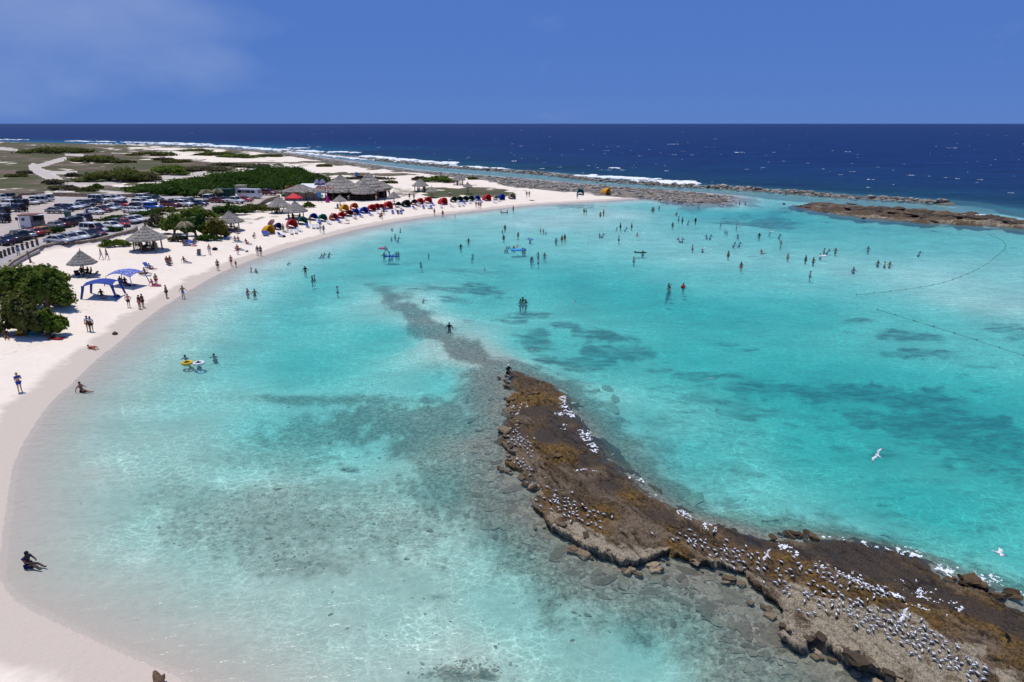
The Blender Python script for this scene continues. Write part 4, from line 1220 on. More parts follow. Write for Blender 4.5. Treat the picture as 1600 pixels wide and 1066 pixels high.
DUNE = [(72, 240, 46, 9, 'olive', 'long flat olive scrub mound near the sea, cut by a brown slope'), (138, 254, 38, 9, 'olive', 'oval olive scrub mound just past the end of the sandy track'), (172, 285, 52, 17, 'olive', 'wide tall olive scrub mound beside the bend of the sandy track'), (226, 284, 20, 11, 'dun', 'greyish scrub tail at the end of the wide olive mound'),
        (255, 274, 30, 14, 'green', 'rounded green scrub mound between the olive mound and the thicket'), (192, 254, 12, 3.5, 'olive', 'small dark scrub clump beyond the oval olive mound'), (95, 297.5, 24, 7, 'dun', 'dark dry bush on the inner bend of the sandy track'), (78, 288, 18, 7, 'dun', 'grey dry thorn bush beside the sandy track'),
        (132, 299, 14, 6, 'olive', 'low olive bush where the track meets the car park'), (149, 294, 9, 6, 'green', 'small round green bush by the mouth of the track'), (110, 276, 10, 5, 'dun', 'small dark bush at the foot of the wide olive mound'), (20, 276, 14, 4, 'olive', 'low olive bush on the brown slope west of the track'),
        (35, 271, 10, 3, 'dun', 'tiny dun bush on the brown slope west of the track'), (230, 243, 36, 4.5, 'olive', 'long low olive dune scrub beside bare white sand'), (330, 243, 26, 5, 'olive', 'low olive dune scrub on white sand nearest the shore rubble'), (300, 236, 22, 3, 'olive', 'thin olive scrub strip along the far dune crest'),
        (365, 246, 26, 4.5, 'green', 'yellowish green dune scrub seaward of the thicket'), (418, 244.5, 18, 3, 'olive', 'thin olive scrub at the end of the dunes by the rubble shore'), (270, 254, 18, 4, 'olive', 'rounded scrub clump on the white sand flat'), (250, 250, 14, 3, 'dun', 'tiny dun clump on the white sand flat'), (385, 262, 30, 5, 'dun', 'grey brush just behind the thicket'), (310, 268, 40, 6, 'dun', 'grey leafless brush between scrub mound and thicket'),
        (505, 261, 12, 3, 'olive', 'small isolated bush on bare sand beyond the thicket'), (345, 259, 22, 3.5, 'dun', 'thin grey brush strip on the sand behind the thicket'), (608, 287, 14, 4, 'olive', 'low dark bush on bare sand behind the beach bar'), (575, 281, 40, 2.6, 'dun', 'long thin brown brush line behind the beach bar'), (683, 286, 30, 9, 'green', 'green scrub mound between two thatched shelters at the spit'), (655, 283, 14, 6, 'dun', 'dun brush at the end of the green spit mound'), (739, 281, 8, 3.5, 'green', 'small green tuft next to the farthest big thatched shelter'),
        (172, 388, 23, 13, 'lime', 'bright green low bush against the foot of the stone wall'), (80, 365.5, 17, 11, 'deep', 'dark trimmed bush between parked cars in the front row'), (173, 363, 13, 8, 'deep', 'dark bush beside the white minivan'), (175, 348, 38, 8, 'deep', 'long dark hedge dividing two rows of parked cars'), (225, 339, 24, 7, 'deep', 'end of the hedge beside the blue jeep'), (256, 332, 22, 7, 'olive', 'olive hedge in front of the maroon car'),
        (242, 356, 20, 20, 'dun', 'greyish shrub at the end of the stone wall'), (265, 368, 26, 38, 'green', 'tall rounded green tree behind the largest thatched shelter'), (302, 371, 24, 38, 'deep', 'dark tree between the two palms on the beach edge'), (334, 374, 20, 34, 'gold', 'yellowish green tree nearest the bottle-shaped thatched shelter'), (352, 338, 32, 20, 'deep', 'dark green tree belt along the edge of the car park'), (300, 345, 34, 20, 'green', 'green tree belt in front of the white four-wheel drives'), (392, 333, 22, 12, 'olive', 'low olive shrub row along the curved wall'), (418, 330, 14, 8, 'olive', 'small olive shrub at the end of the curved wall'), (275, 379, 16, 10, 'dun', 'dry undergrowth in the shade under the tall green tree'), (318, 378, 22, 9, 'deep', 'shaded undergrowth below the dark and yellowish trees'),
        (482, 325, 9, 8, 'lime', 'small yellow green bush near the red canopy tent'), (455, 312, 18, 12, 'deep', 'dark bush against the thatched screen of the beach bar'), (263, 307, 28, 13, 'deep', 'dark bush edging the thicket behind parked jeeps'), (300, 310, 22, 14, 'deep', 'dark bush beneath the palm crowns behind the cars')]
for a in DUNE:
    if a[1] < 300 and a[0] < 460: a = (a[0], a[1] + 1, a[2] * 1.2, a[3] * 1.15, a[4], a[5])
    shrub(*a, name='tree' if ' tree ' in a[5] else 'shrub', cat='tree' if ' tree ' in a[5] else 'shrub')
for a in [(60, 488, 40, 62, 'green', 'large glossy sea grape bush on the sand, the main one'), (10, 470, 44, 52, 'green', 'sea grape bush beside the paved walkway at the picture edge'), (22, 530, 40, 66, 'olive', 'yellowish olive sea grape bush shading beach bags'), (66, 528, 28, 42, 'lime', 'bright green low sea grape bush next to a lying group'), (90, 480, 16, 18, 'gold', 'thin yellowish bush spreading over the sand from the big sea grape'), (52, 452, 36, 34, 'green', 'rear sea grape bush behind the main one')]:
    shrub(*a, name='sea_grape_bush', cat='bush', group='sea grape bushes on the beach', leaf=0.21, n=5200, depth=0.8, stems=6)

frond_mats = (flat('frond_green', (0.085, 0.10, 0.035), 0.7, 0.2, 0.3, 4), flat('frond_dry', (0.30, 0.25, 0.16), 0.8, 0.2, 0.3, 4))
def palm(px, py, hp, spread, label, dry=0.4, nf=15):
    p = at(px, py); m = mpp(p); h = hp * m; fl = spread * m
    root = empty('palm_tree', tuple(map(float, p)))
    g = random.Random(int(px))
    MB().tube([(0, 0, -0.1), (0.06, 0.02, h * 0.3), (0.02, 0.05, h * 0.65), (0, 0, h * 0.95)], [0.20, 0.15, 0.13, 0.11], 8).build('trunk', bark, root, True)
    for i in range(nf):
        a = 6.283 * i / nf + g.uniform(-0.2, 0.2); up = g.uniform(0.1, 0.75)
        L = fl * g.uniform(0.8, 1.1)
        mb = MB(); sp = []
        for k in range(8):
            t = k / 7
            sp.append(Vector((math.cos(a) * L * t, math.sin(a) * L * t, h * 0.95 + L * (up * t - (0.6 + up * 0.75) * t * t))))
        side = Vector((-math.sin(a), math.cos(a), 0))
        for k in range(7):
            for sg in (-1, 1):
                for j in range(2):
                    t = (k + j * 0.5) / 7
                    b = sp[k].lerp(sp[k + 1], j * 0.5)
                    ll = fl * 0.34 * math.sin(math.pi * min(0.96, t * 0.9 + 0.1)) + 0.05
                    dr = (sp[k + 1] - sp[k]).normalized()
                    tip = b + side * sg * ll + dr * ll * 0.5 + Vector((0, 0, -ll * 0.45))
                    mb.add([b, b + dr * fl * 0.075, tip], [(0, 1, 2)])
        mb.tube(sp, [0.02] * 8, 4)
        mb.build('frond', frond_mats[1 if g.random() < dry else 0], root)
    return tag(root, label, 'palm')
palm(293, 377, 31, 15, 'short ragged palm with hanging dry fronds over blue beach chairs', 0.6)
palm(351, 370, 27, 10, 'thin young palm beside the bottle-shaped thatched shelter', 0.5, 12)
palm(324, 314, 17, 13, 'wind-bent palm in front of the thicket, nearer the dark green shed', 0.5)
palm(341, 313, 17, 12, 'palm next to the dark green shed, fronds swept sideways', 0.5)
palm(386, 310, 13, 9, 'palm standing in front of the white bus', 0.3)
palm(396, 309, 14, 9, 'palm at the nose of the white bus', 0.3)

# ---------------------------------------------------------------- thatch
def thatch_material():
    t = NT('thatch')
    nd = t.node('Attribute', attribute_name='strand')
    n = t.noise(nd.outputs['Vector'], 1.0, 5, 0.7)
    col = t.mix(t.rng(n, 0.32, 0.68), (0.13, 0.115, 0.098), (0.46, 0.42, 0.365))
    col = t.mix(t.rng(t.noise(t.pos(), 0.9, 3, 0.6), 0.45, 0.7, 0, 0.5), col, (0.22, 0.19, 0.155))
    return t.done(t.bsdf(col, 0.95, 0.1, t.bump(n, 1.0, 0.12)))
THATCH = thatch_material()
wood = flat('weathered_post', (0.20, 0.16, 0.12), 0.85, 0.1, 0.3, 6)
wood_dark = flat('dark_timber', (0.06, 0.045, 0.035), 0.8, 0.2, 0.3, 6)

def thatch_roof(rx, ry, h, seed=0, n=72, flat_top=0.0, bell=0.25):
    """thatched roof: overlapping skirts of palm leaf with a ragged eave, thick at the rim"""
    g = np.random.default_rng(seed)
    V, F, S = [], [], []
    def ring(rr, zz, a, s):
        V.append(np.column_stack([rr * rx * np.cos(a), rr * ry * np.sin(a), zz])); S.append(s)
    a = np.linspace(0, 2 * math.pi, n, endpoint=False)
    prof = []
    tiers = 5
    for k in range(tiers):
        t0, t1 = k / tiers, (k + 1) / tiers
        for t in np.linspace(t0, t1 + 0.04, 4): prof.append((t, 0.045 * (t - t0) * tiers))
    nr = 0
    for t, dz in prof:
        r = flat_top + (1 - flat_top) * t
        z = h * (1 - t ** (1 - bell * 0.6) if bell >= 0 else 1 - t ** (1 - bell))
        jag = g.normal(0, 0.012, n) * t
        if t > 1.0: jag += g.uniform(-0.05, 0.035, n)
        wob = g.normal(0, 0.012 * h, n)
        ring(np.full(n, r) * (1 + jag) + 0.01, z + dz * h * 0.6 + wob - np.where(t > 1, g.uniform(0, 0.10, n) * h, 0), a, np.column_stack([a * 13, np.full(n, t * 3), np.full(n, seed * 3.1)]))
        nr += 1
    ring(np.full(n, 0.97), np.full(n, -0.10 * h), a, np.column_stack([a * 13, np.full(n, 3.3), np.zeros(n)])); nr += 1
    ring(np.full(n, 0.80), np.full(n, 0.06 * h), a, np.column_stack([a * 13, np.full(n, 3.8), np.zeros(n)])); nr += 1
    ring(np.full(n, 0.05), np.full(n, 0.80 * h), a, np.column_stack([a * 13, np.full(n, 5.0), np.zeros(n)])); nr += 1
    for i in range(nr - 1):
        for k in range(n):
            b, c = i * n + k, i * n + (k + 1) % n
            F.append((b, c, c + n, b + n))
    F.append(tuple(range(n))[::-1])
    me = bpy.data.meshes.new('roof')
    V, S = np.concatenate(V), np.concatenate(S)
    me.from_pydata(V.tolist(), [], F)
    at_ = me.attributes.new('strand', 'FLOAT_VECTOR', 'POINT')
    at_.data.foreach_set('vector', S.astype(np.float32).ravel())
    me.materials.append(THATCH)
    return me

def palapa(apx, apy, eave_y, hw, base_y, label, posts=1, table=True, bell=0.25, rz=0.0):
    p = at(apx, base_y); m = mpp(p)
    r = hw * m
    zap = (base_y - apy) * m * 1.0; zev = (base_y - eave_y) * m * 1.0
    zev = max(zev, 1.75); h = max(zap - zev, r * 0.42)
    root = empty('thatched_shelter', tuple(map(float, p)), rz)
    ro = part('roof', thatch_roof(r, r, h, int(apx), bell=bell), root, loc=(0, 0, zev))
    MB().tube([(0, 0, h * 0.97), (0.01, 0.01, h + 0.30)], [0.07, 0.03], 6).build('finial', wood, ro)
    if posts == 1:
        MB().tube([(0, 0, -0.2), (0.02, 0, zev + h * 0.75)], 0.10, 8).build('post', wood, root)
        if table:
            mb = MB().lathe([(0.0, 0.74), (0.62, 0.74), (0.62, 0.70), (0.0, 0.69)], 14)
            mb.build('round_table', wood, root)
    else:
        for i in range(posts):
            a = 6.283 * (i + 0.5) / posts
            MB().tube([(r * 0.7 * math.cos(a), r * 0.7 * math.sin(a), -0.2), (r * 0.68 * math.cos(a), r * 0.68 * math.sin(a), zev + h * 0.3)], 0.12, 8).build('post', wood, root)
        mb = MB()
        for s in (-1, 1):
            mb.box((0, s * 0.75, 0.45), (1.9, 0.3, 0.06)); mb.box((0.7, s * 0.45, 0.24), (0.1, 0.9, 0.4)); mb.box((-0.7, s * 0.45, 0.24), (0.1, 0.9, 0.4))
        mb.box((0, 0, 0.74), (1.9, 0.8, 0.06)); mb.box((0.7, 0, 0.37), (0.1, 0.5, 0.7)); mb.box((-0.7, 0, 0.37), (0.1, 0.5, 0.7))
        mb.build('picnic_table', wood, root)
    return tag(root, label, 'shelter', 'thatched shelters on the sand')
palapa(132, 391, 412, 20, 430, 'grey thatched mushroom shelter on one post nearest the water bend', 1, True, 0.0)
palapa(232, 352, 372, 28, 391, 'largest conical thatched shelter with a crowd standing in its shade', 6, True, 0.25)
palapa(361, 329, 346, 19, 360, 'conical thatched shelter over dark lounge chairs beside a thin palm', 4, True, 0.2)
palapa(437, 307, 325, 17, 333, 'thatched shelter with stout legs next to the red canopy tent', 5, True, 0.15)
palapa(463, 314, 331, 18, 342, 'thatched shelter overlapping its twin, behind the blue and green cabanas', 4, True, 0.2)
palapa(532, 305, 316, 11, 325, 'small one-post thatched shelter in front of the beach bar', 1, True, 0.1)
palapa(616, 300, 310, 10.5, 319, 'small thatched shelter just past the end of the beach bar', 1, True, 0.1)
palapa(657, 279, 291, 12.5, 299, 'thatched shelter on thick legs standing inland of the spit', 5, True, 0.15)
palapa(675, 292, 301, 9, 309, 'small thatched shelter behind the two bright red cabanas', 1, True, 0.15)
palapa(717, 271, 281, 10.5, 289, 'farthest thatched shelter on legs beside green scrub', 5, True, 0.15)
palapa(731, 285, 292, 7.5, 303, 'little thatched umbrella shelter on the dry grass patch', 1, True, 0.2)

# ---------------------------------------------------------------- beach bar
def beach_bar():
    p = at(528, 314.5); m = mpp(p)
    root = empty('beach_bar', tuple(map(float, p)))
    X = lambda px: (px - 528) * m
    def roof(px, apy, evy, hw, dep, back, seed, bell=0.2, ft=0.0):
        y = back
        k = (p[1] + back) / p[1]
        zev = max((314.5 - evy) * m + back * 0.105, 2.1)
        h = (evy - apy) * m * k
        o = part('thatched_roof', thatch_roof(hw * m, dep, h, seed, 96, ft, bell), root, loc=(X(px), y, zev))
        return zev
    z1 = roof(526, 281, 303.5, 36, 6.0, 6.0, 11)
    z2 = roof(570, 279, 303, 32, 6.0, 7.0, 12)
    z3 = roof(567, 288, 304.5, 20, 3.2, 2.4, 13)
    roof(592, 292, 301, 16, 3.0, 7.0, 14)
    z4 = roof(468, 291.5, 301, 32, 2.6, 2.0, 15, 0.35, 0.15)
    roof(498, 293, 303, 20, 2.6, 2.4, 16, 0.3, 0.1)
    for px in (440, 452, 465, 478, 490, 500, 508, 520, 532, 545, 556, 568, 580, 590, 600):
        for yy in ((0.9, 9.0) if px > 496 else (0.6,)):
            MB().tube([(X(px), yy, -0.2), (X(px), yy, 2.9)], 0.12, 6).build('post', wood_dark, root)
    MB().box((X(470), 1.9, 1.0), (56 * m, 0.15, 2.2)).build('thatch_screen', THATCH, root)
    MB().box((X(546), 3.0, 0.55), (84 * m, 0.5, 1.1)).box((X(546), 2.9, 1.13), (87 * m, 0.8, 0.07)).build('counter', wood_dark, root)
    MB().box((X(546), 9.5, 1.3), (98 * m, 0.2, 2.6)).build('back_wall', wood_dark, root)
    white = flat('white_canvas', (0.72, 0.71, 0.70), 0.7, 0.2, 0.05)
    mb = MB()
    mb.add([(X(458), 5, 3.0), (X(515), 5, 3.0), (X(515), 9, 3.9), (X(458), 9, 3.9), (X(458), 5, 2.92), (X(515), 5, 2.92), (X(515), 9, 3.82), (X(458), 9, 3.82)], [(0, 1, 2, 3), (7, 6, 5, 4), (0, 4, 5, 1), (1, 5, 6, 2), (2, 6, 7, 3), (3, 7, 4, 0)])
    mb.build('white_awning', white, root)
    lil = flat('lilac_canvas', (0.22, 0.20, 0.33), 0.7, 0.2)
    for px, w in ((484, 1.5), (493, 1.5)):
        MB().box((X(px), 8.5, 4.6), (w, 2.0, 1.0), 0, 0.3).build('canvas_gable', lil, root)
    MB().tube([(X(487), 8.5, 3.8), (X(487), 8.5, 6.8)], 0.06, 6).box((X(487), 8.5, 6.3), (0.5, 0.5, 0.7)).build('roof_mast', wood_dark, root)
    blue = flat('blue_board', (0.06, 0.22, 0.50), 0.5, 0.3); red = flat('red_cloth', (0.55, 0.03, 0.03), 0.7, 0.2); yel = flat('yellow_cloth', (0.6, 0.42, 0.03), 0.7, 0.2); grn = flat('green_cloth', (0.07, 0.30, 0.06), 0.7, 0.2); dk = flat('dark_fabric', (0.02, 0.02, 0.025), 0.8, 0.2)
    MB().box((X(552), 6.0, 6.6), (0.8, 0.1, 1.1)).build('roof_sign', blue, root)
    MB().box((X(557), 5.8, 6.0), (1.9, 0.12, 0.5)).build('roof_sign', dk, root)
    MB().box((X(556), 6.0, 6.7), (0.5, 0.1, 0.5)).build('roof_sign', grn, root)
    for i, (px, z, mt) in enumerate([(447, 4.0, yel), (451, 4.1, red), (458, 4.2, red), (496, 3.9, red), (500, 3.7, red), (505, 4.0, red), (508, 3.6, red), (512, 3.9, red), (516, 3.5, red), (520, 3.8, red), (592, 4.3, red), (440, 3.6, wood)]):
        MB().add([(X(px), 0.5, z), (X(px) + 0.55, 0.5, z - 0.1), (X(px) + 0.15, 0.52, z - 0.6), (X(px), 0.45, z)], [(0, 1, 2), (0, 2, 3)]).tube([(X(px), 0.5, z - 1.2), (X(px), 0.5, z + 0.05)], 0.025, 4).build('pennant', mt, root)
    return tag(root, 'large thatched beach bar with several joined roofs and a dark open front', 'bar')
beach_bar()
# board and folded parasol in front of it
p = at(500, 317); r_ = empty('menu_board', tuple(map(float, p)))
MB().box((0, 0, 2.1), (1.0, 0.1, 1.3)).build('board', flat('blue_board', (0, 0, 0)), r_); MB().box((-0.4, 0, 0.8), (0.08, 0.08, 1.7)).box((0.4, 0, 0.8), (0.08, 0.08, 1.7)).build('stand', wood_dark, r_)
MB().ball((0.75, -0.08, 1.8), (0.32, 0.1, 0.42)).build('painted_fish', flat('green_cloth', (0, 0, 0)), r_)
tag(r_, 'blue and green painted board standing in front of the beach bar', 'sign')
p = at(512, 316.5); r_ = empty('folded_parasol', tuple(map(float, p)))
MB().lathe([(0.62, 0.1), (0.5, 0.5), (0.24, 1.5), (0.12, 2.3), (0.03, 2.6)], 10).build('canopy', flat('magenta_cloth', (0.42, 0.02, 0.22), 0.7, 0.2), r_, True); MB().tube([(0, 0, -0.1), (0, 0, 2.9)], 0.04, 6).build('pole', wood, r_)
MB().ball((0, 0, 2.95), (0.22, 0.22, 0.2)).build('tip', flat('white_canvas', (0, 0, 0)), r_)
tag(r_, 'magenta drape like a folded parasol in front of the beach bar', 'parasol')

# ---------------------------------------------------------------- canopy tents
def legs4(w, d, h, mat, root, rad=0.035, splay=1.0):
    for sx in (-1, 1):
        for sy in (-1, 1):
            MB().tube([(sx * w * splay, sy * d * splay, -0.05), (sx * w, sy * d, h)], rad, 6).build('leg', mat, root)
metal_w = flat('white_tube', (0.6, 0.6, 0.6), 0.4, 0.4)
p = at(460, 322); m = mpp(p); r_ = empty('canopy_tent', tuple(map(float, p)))
w = 10.5 * m
mb = MB(); mb.add([(-w, -w, 2.1), (w, -w, 2.1), (w, w, 2.1), (-w, w, 2.1), (-w, -w, 1.85), (w, -w, 1.85), (w, w, 1.85), (-w, w, 1.85), (0, 0, 3.25)], [(0, 1, 8), (1, 2, 8), (2, 3, 8), (3, 0, 8), (4, 5, 1, 0), (5, 6, 2, 1), (6, 7, 3, 2), (7, 4, 0, 3)])
mb.build('canopy', flat('red_canvas', (0.62, 0.035, 0.05), 0.7, 0.2), r_); legs4(w * 0.97, w * 0.97, 2.0, metal_w, r_)
tag(r_, 'bright red peaked canopy tent beside the twin thatched shelters', 'tent')

def pattern_material():
    t = NT('patterned_canvas')
    v = t.rng(t.voro(t.obj(), 4.5), 0.28, 0.36)
    return t.done(t.bsdf(t.mix(v, (0.55, 0.57, 0.72), (0.10, 0.13, 0.42)), 0.75, 0.2))
def arch_canopy(px, py, w, d, h, mat, name, label, leg_h, curtains=False, rz=0.2):
    p = at(px, py); r_ = empty('beach_canopy', tuple(map(float, p)), rz)
    mb = MB(); nx, ny = 9, 7; V = []
    for j in range(ny):
        for i in range(nx):
            u, v = i / (nx - 1) * 2 - 1, j / (ny - 1) * 2 - 1
            z = leg_h + (h - leg_h) * (1 - 0.62 * u * u - 0.38 * v * v) - 0.06 * abs(u * v)
            V.append((u * w, v * d, z))
    F = [(j * nx + i, j * nx + i + 1, (j + 1) * nx + i + 1, (j + 1) * nx + i) for j in range(ny - 1) for i in range(nx - 1)]
    n0 = len(V); V += [(a, b, c - 0.05) for a, b, c in V]
    F += [tuple(k + n0 for k in q[::-1]) for q in F]
    mb.add(V, F); mb.build('canopy', mat, r_, True)
    for sx in (-1, 1):
        for sy in (-1, 1):
            MB().tube([(sx * w * 1.22, sy * d * 1.15, -0.05), (sx * w * 1.02, sy * d, leg_h * 0.75), (sx * w * 0.98, sy * d * 0.98, leg_h)], [0.07, 0.05, 0.04] if not curtains else [0.12, 0.16, 0.2], 6).build('leg', mat, r_)
    return tag(r_, label, 'canopy')
arch_canopy(162, 464, 1.65, 1.4, 2.25, flat('navy_canvas', (0.025, 0.055, 0.27), 0.7, 0.2), 'x', 'navy blue arched sun canopy standing on the sand', 1.75, True)
arch_canopy(199, 446, 1.75, 1.5, 2.2, pattern_material(), 'x', 'pale blue patterned sun canopy with splayed legs', 1.55, False, -0.15)

# ---------------------------------------------------------------- beach cabanas: ribbed half-domes open to the water
def cabana_meshes():
    n, k = 12, 7
    V, F = [], []
    W, D, H = 1.05, 1.35, 1.75
    for j in range(k):
        t = j / (k - 1)
        # hoop swings from lying on the sand at the back to standing at the front
        ang = math.radians(14 + 84 * t)
        for i in range(n + 1):
            a = math.pi * i / n
            x = W * math.cos(a) * (0.82 + 0.18 * t)
            r = math.sin(a)
            hz = H * r ** 0.75
            V.append((x, 0.75 - hz * math.cos(ang) * -0.85 * -1.0 + 0.0 * D if False else 0.95 - (1 - t) * 0.0 + math.cos(ang) * hz * 0.85 - 0.3 * t, hz * math.sin(ang) ** 0.8 * (0.9 + 0.1 * t)))
    for j in range(k - 1):
        for i in range(n):
            a = j * (n + 1) + i
            F.append((a, a + 1, a + n + 2, a + n + 1))
    V2 = [(x * 0.97, y - 0.02, z * 0.97) for x, y, z in V]
    F2 = [tuple(q + len(V) for q in f[::-1]) for f in F]
    mb = MB().add(V + V2, F + F2)
    # rim joining outer and inner cloth
    nn = len(V); rim = MB()
    a0 = (k - 1) * (n + 1)
    mb.f += [(a0 + i, a0 + i + 1, a0 + i + 1 + nn, a0 + i + nn) for i in range(n)]
    ribs = []
    for j in (1, 3, 5, 6):
        ribs.append(MB().tube([Vector(V[j * (n + 1) + i]) * 1.005 for i in range(n + 1)], 0.028, 4).mesh('rib', (), False))
    return mb.mesh('cloth', (metal_w,), True), ribs
CAB_CLOTH, CAB_RIBS = cabana_meshes()
for rme in CAB_RIBS: rme.materials.append(metal_w)
# lounge chair
def lounger_meshes():
    seat = MB().box((0, -0.25, 0.32), (0.6, 1.15, 0.06)).mesh('seat', (metal_w,))
    b = MB(); b.add([(-0.3, 0.32, 0.30), (0.3, 0.32, 0.30), (0.3, 0.85, 0.80), (-0.3, 0.85, 0.80), (-0.3, 0.36, 0.26), (0.3, 0.36, 0.26), (0.3, 0.89, 0.76), (-0.3, 0.89, 0.76)], [(0, 1, 2, 3), (7, 6, 5, 4), (0, 4, 5, 1), (1, 5, 6, 2), (2, 6, 7, 3), (3, 7, 4, 0)])
    leg = MB().box((0, 0, 0.15), (0.04, 0.04, 0.32)).mesh('leg', (metal_w,))
    return seat, b.mesh('backrest', (metal_w,)), leg
LG_SEAT, LG_BACK, LG_LEG = lounger_meshes()
def lounger(p, rz, mat, label, group='lounge chairs on the beach'):
    r = empty('lounge_chair', tuple(map(float, p)), rz)
    part('seat', LG_SEAT, r, mat); part('backrest', LG_BACK, r, mat)
    for sx in (-0.26, 0.26):
        for sy in (-0.75, 0.3): part('leg', LG_LEG, r, None, (sx, sy, 0))
    return tag(r, label, 'lounge chair', group)

CLOTH = {'yellow': flat('cabana_yellow', (0.68, 0.34, 0.02), 0.75, 0.2), 'navy': flat('cabana_navy', (0.012, 0.02, 0.10), 0.75, 0.2), 'red': flat('cabana_red', (0.52, 0.025, 0.03), 0.75, 0.2), 'green': flat('cabana_green', (0.008, 0.16, 0.125), 0.75, 0.2),
         'blue': flat('cabana_blue', (0.015, 0.05, 0.36), 0.75, 0.2), 'maroon': flat('cabana_maroon', (0.17, 0.012, 0.025), 0.75, 0.2), 'orange': flat('cabana_orange', (0.60, 0.10, 0.03), 0.75, 0.2), 'black': flat('cabana_black', (0.018, 0.015, 0.018), 0.75, 0.2),
         'dark green': flat('cabana_dark_green', (0.006, 0.030, 0.024), 0.75, 0.2), 'tan': flat('cabana_tan', (0.34, 0.27, 0.20), 0.75, 0.2), 'teal': flat('cabana_teal', (0.005, 0.16, 0.24), 0.75, 0.2), 'amber': flat('cabana_amber', (0.75, 0.32, 0.02), 0.75, 0.2)}
CAB = [(428, 367, 18, 'yellow', 'yellow beach cabana nearest the camera, first of the row', 38), (439, 360, 12, 'navy', 'dark navy cabana tucked behind the first yellow one', 30), (461, 358.5, 18, 'red', 'red cabana standing alone between the navy and green ones', 20), (476, 352.5, 16, 'green', 'dark green cabana next to the lone red one', 12), (493, 345.5, 14, 'blue', 'blue cabana between two green ones', 15), (508, 347.5, 15, 'green', 'green cabana next to the blue one with white chairs before it', 18),
       (525, 345.5, 14, 'red', 'red cabana right after the second green one', 18), (537, 342.5, 13, 'red', 'red cabana second after the second green one', 18), (549, 339.5, 13, 'maroon', 'maroon cabana before the pair of blue ones', 15), (559, 337, 12, 'blue', 'blue cabana in front of the yellow and orange ones', 18), (543, 331.5, 14, 'yellow', 'yellow cabana in the back row', 25), (557, 328.5, 13, 'orange', 'orange red cabana in the back row next to the yellow one', 18), (573, 334.5, 13, 'blue', 'blue cabana followed by a run of red ones', 22),
       (585, 331.5, 14, 'red', 'red cabana just after the second blue one', 20), (592, 328.5, 12, 'red', 'red cabana set slightly behind its red neighbours', 20), (598, 328.5, 11, 'red', 'red cabana in front of the small thatched shelter', 16), (612, 327.5, 15, 'red', 'wide red cabana beside a black one', 26), (624, 325, 10, 'black', 'black cabana attached to the wide red one', 5), (640, 324.5, 14, 'black', 'wide black cabana standing between reds', 25), (650, 321, 10, 'black', 'small black cabana behind the wide black one', 15),
       (660, 320, 12, 'red', 'red cabana with people sitting before it', 18), (672, 319, 13, 'red', 'bright red cabana, second of a close pair', 10), (698, 321, 14, 'red', 'single red cabana before the dark green run', 25), (712, 317, 11, 'dark green', 'first of the dark green cabanas after the single red one', 10), (721, 316.5, 11, 'dark green', 'second of the dark green cabanas', 10), (730, 316, 11, 'dark green', 'third of the dark green cabanas', 10), (739, 315.5, 11, 'dark green', 'last of the dark green cabanas beside the blue one', 10),
       (748, 314.5, 10, 'blue', 'bright blue cabana ending the dark green run', 5), (766, 315, 13, 'red', 'red cabana near the end of the row', 20), (777, 313.5, 8, 'tan', 'narrow pale cabana between a red and a navy one', 5), (788, 313.5, 12, 'blue', 'navy blue cabana second to last in the row', 22), (803, 312, 12, 'tan', 'tan cabana ending the long row', 5), (907, 305.5, 12, 'teal', 'lone teal cabana on the empty spit', -25), (954, 305, 13, 'amber', 'lone orange cabana far out on the spit', 25)]
wl_ = flat('lounger_white', (0.62, 0.62, 0.62), 0.6, 0.2); wb_ = flat('lounger_blue', (0.03, 0.08, 0.36), 0.6, 0.2); wd_ = flat('lounger_dark', (0.03, 0.03, 0.04), 0.6, 0.2)
for k, (px, py, wpx, c, lab, rz) in enumerate(CAB):
    p = at(px, py); m = mpp(p)
    s = wpx * m / 2.1
    r = empty('beach_cabana', tuple(map(float, p)), R(rz + 22))
    r.scale = (s * 0.95, s * 1.25, min(max(s, 0.85), 1.25))
    part('cloth', CAB_CLOTH, r, CLOTH[c])
    for rme in CAB_RIBS: part('rib', rme, r, CLOTH[c])
    tag(r, lab, 'cabana', 'beach cabanas along the sand')
    if k < 30:
        q = p + np.array([1.9 * math.sin(R(rz + 22)), -1.9 * math.cos(R(rz + 22)), 0.0]) * s
        q[2] = ground_z(q[:1], q[1:2])[0]
        lounger(q, R(rz + 22), wl_ if k % 3 else wb_, 'lounge chair in front of the ' + ' '.join(lab.split(',')[0].split()[:6]))
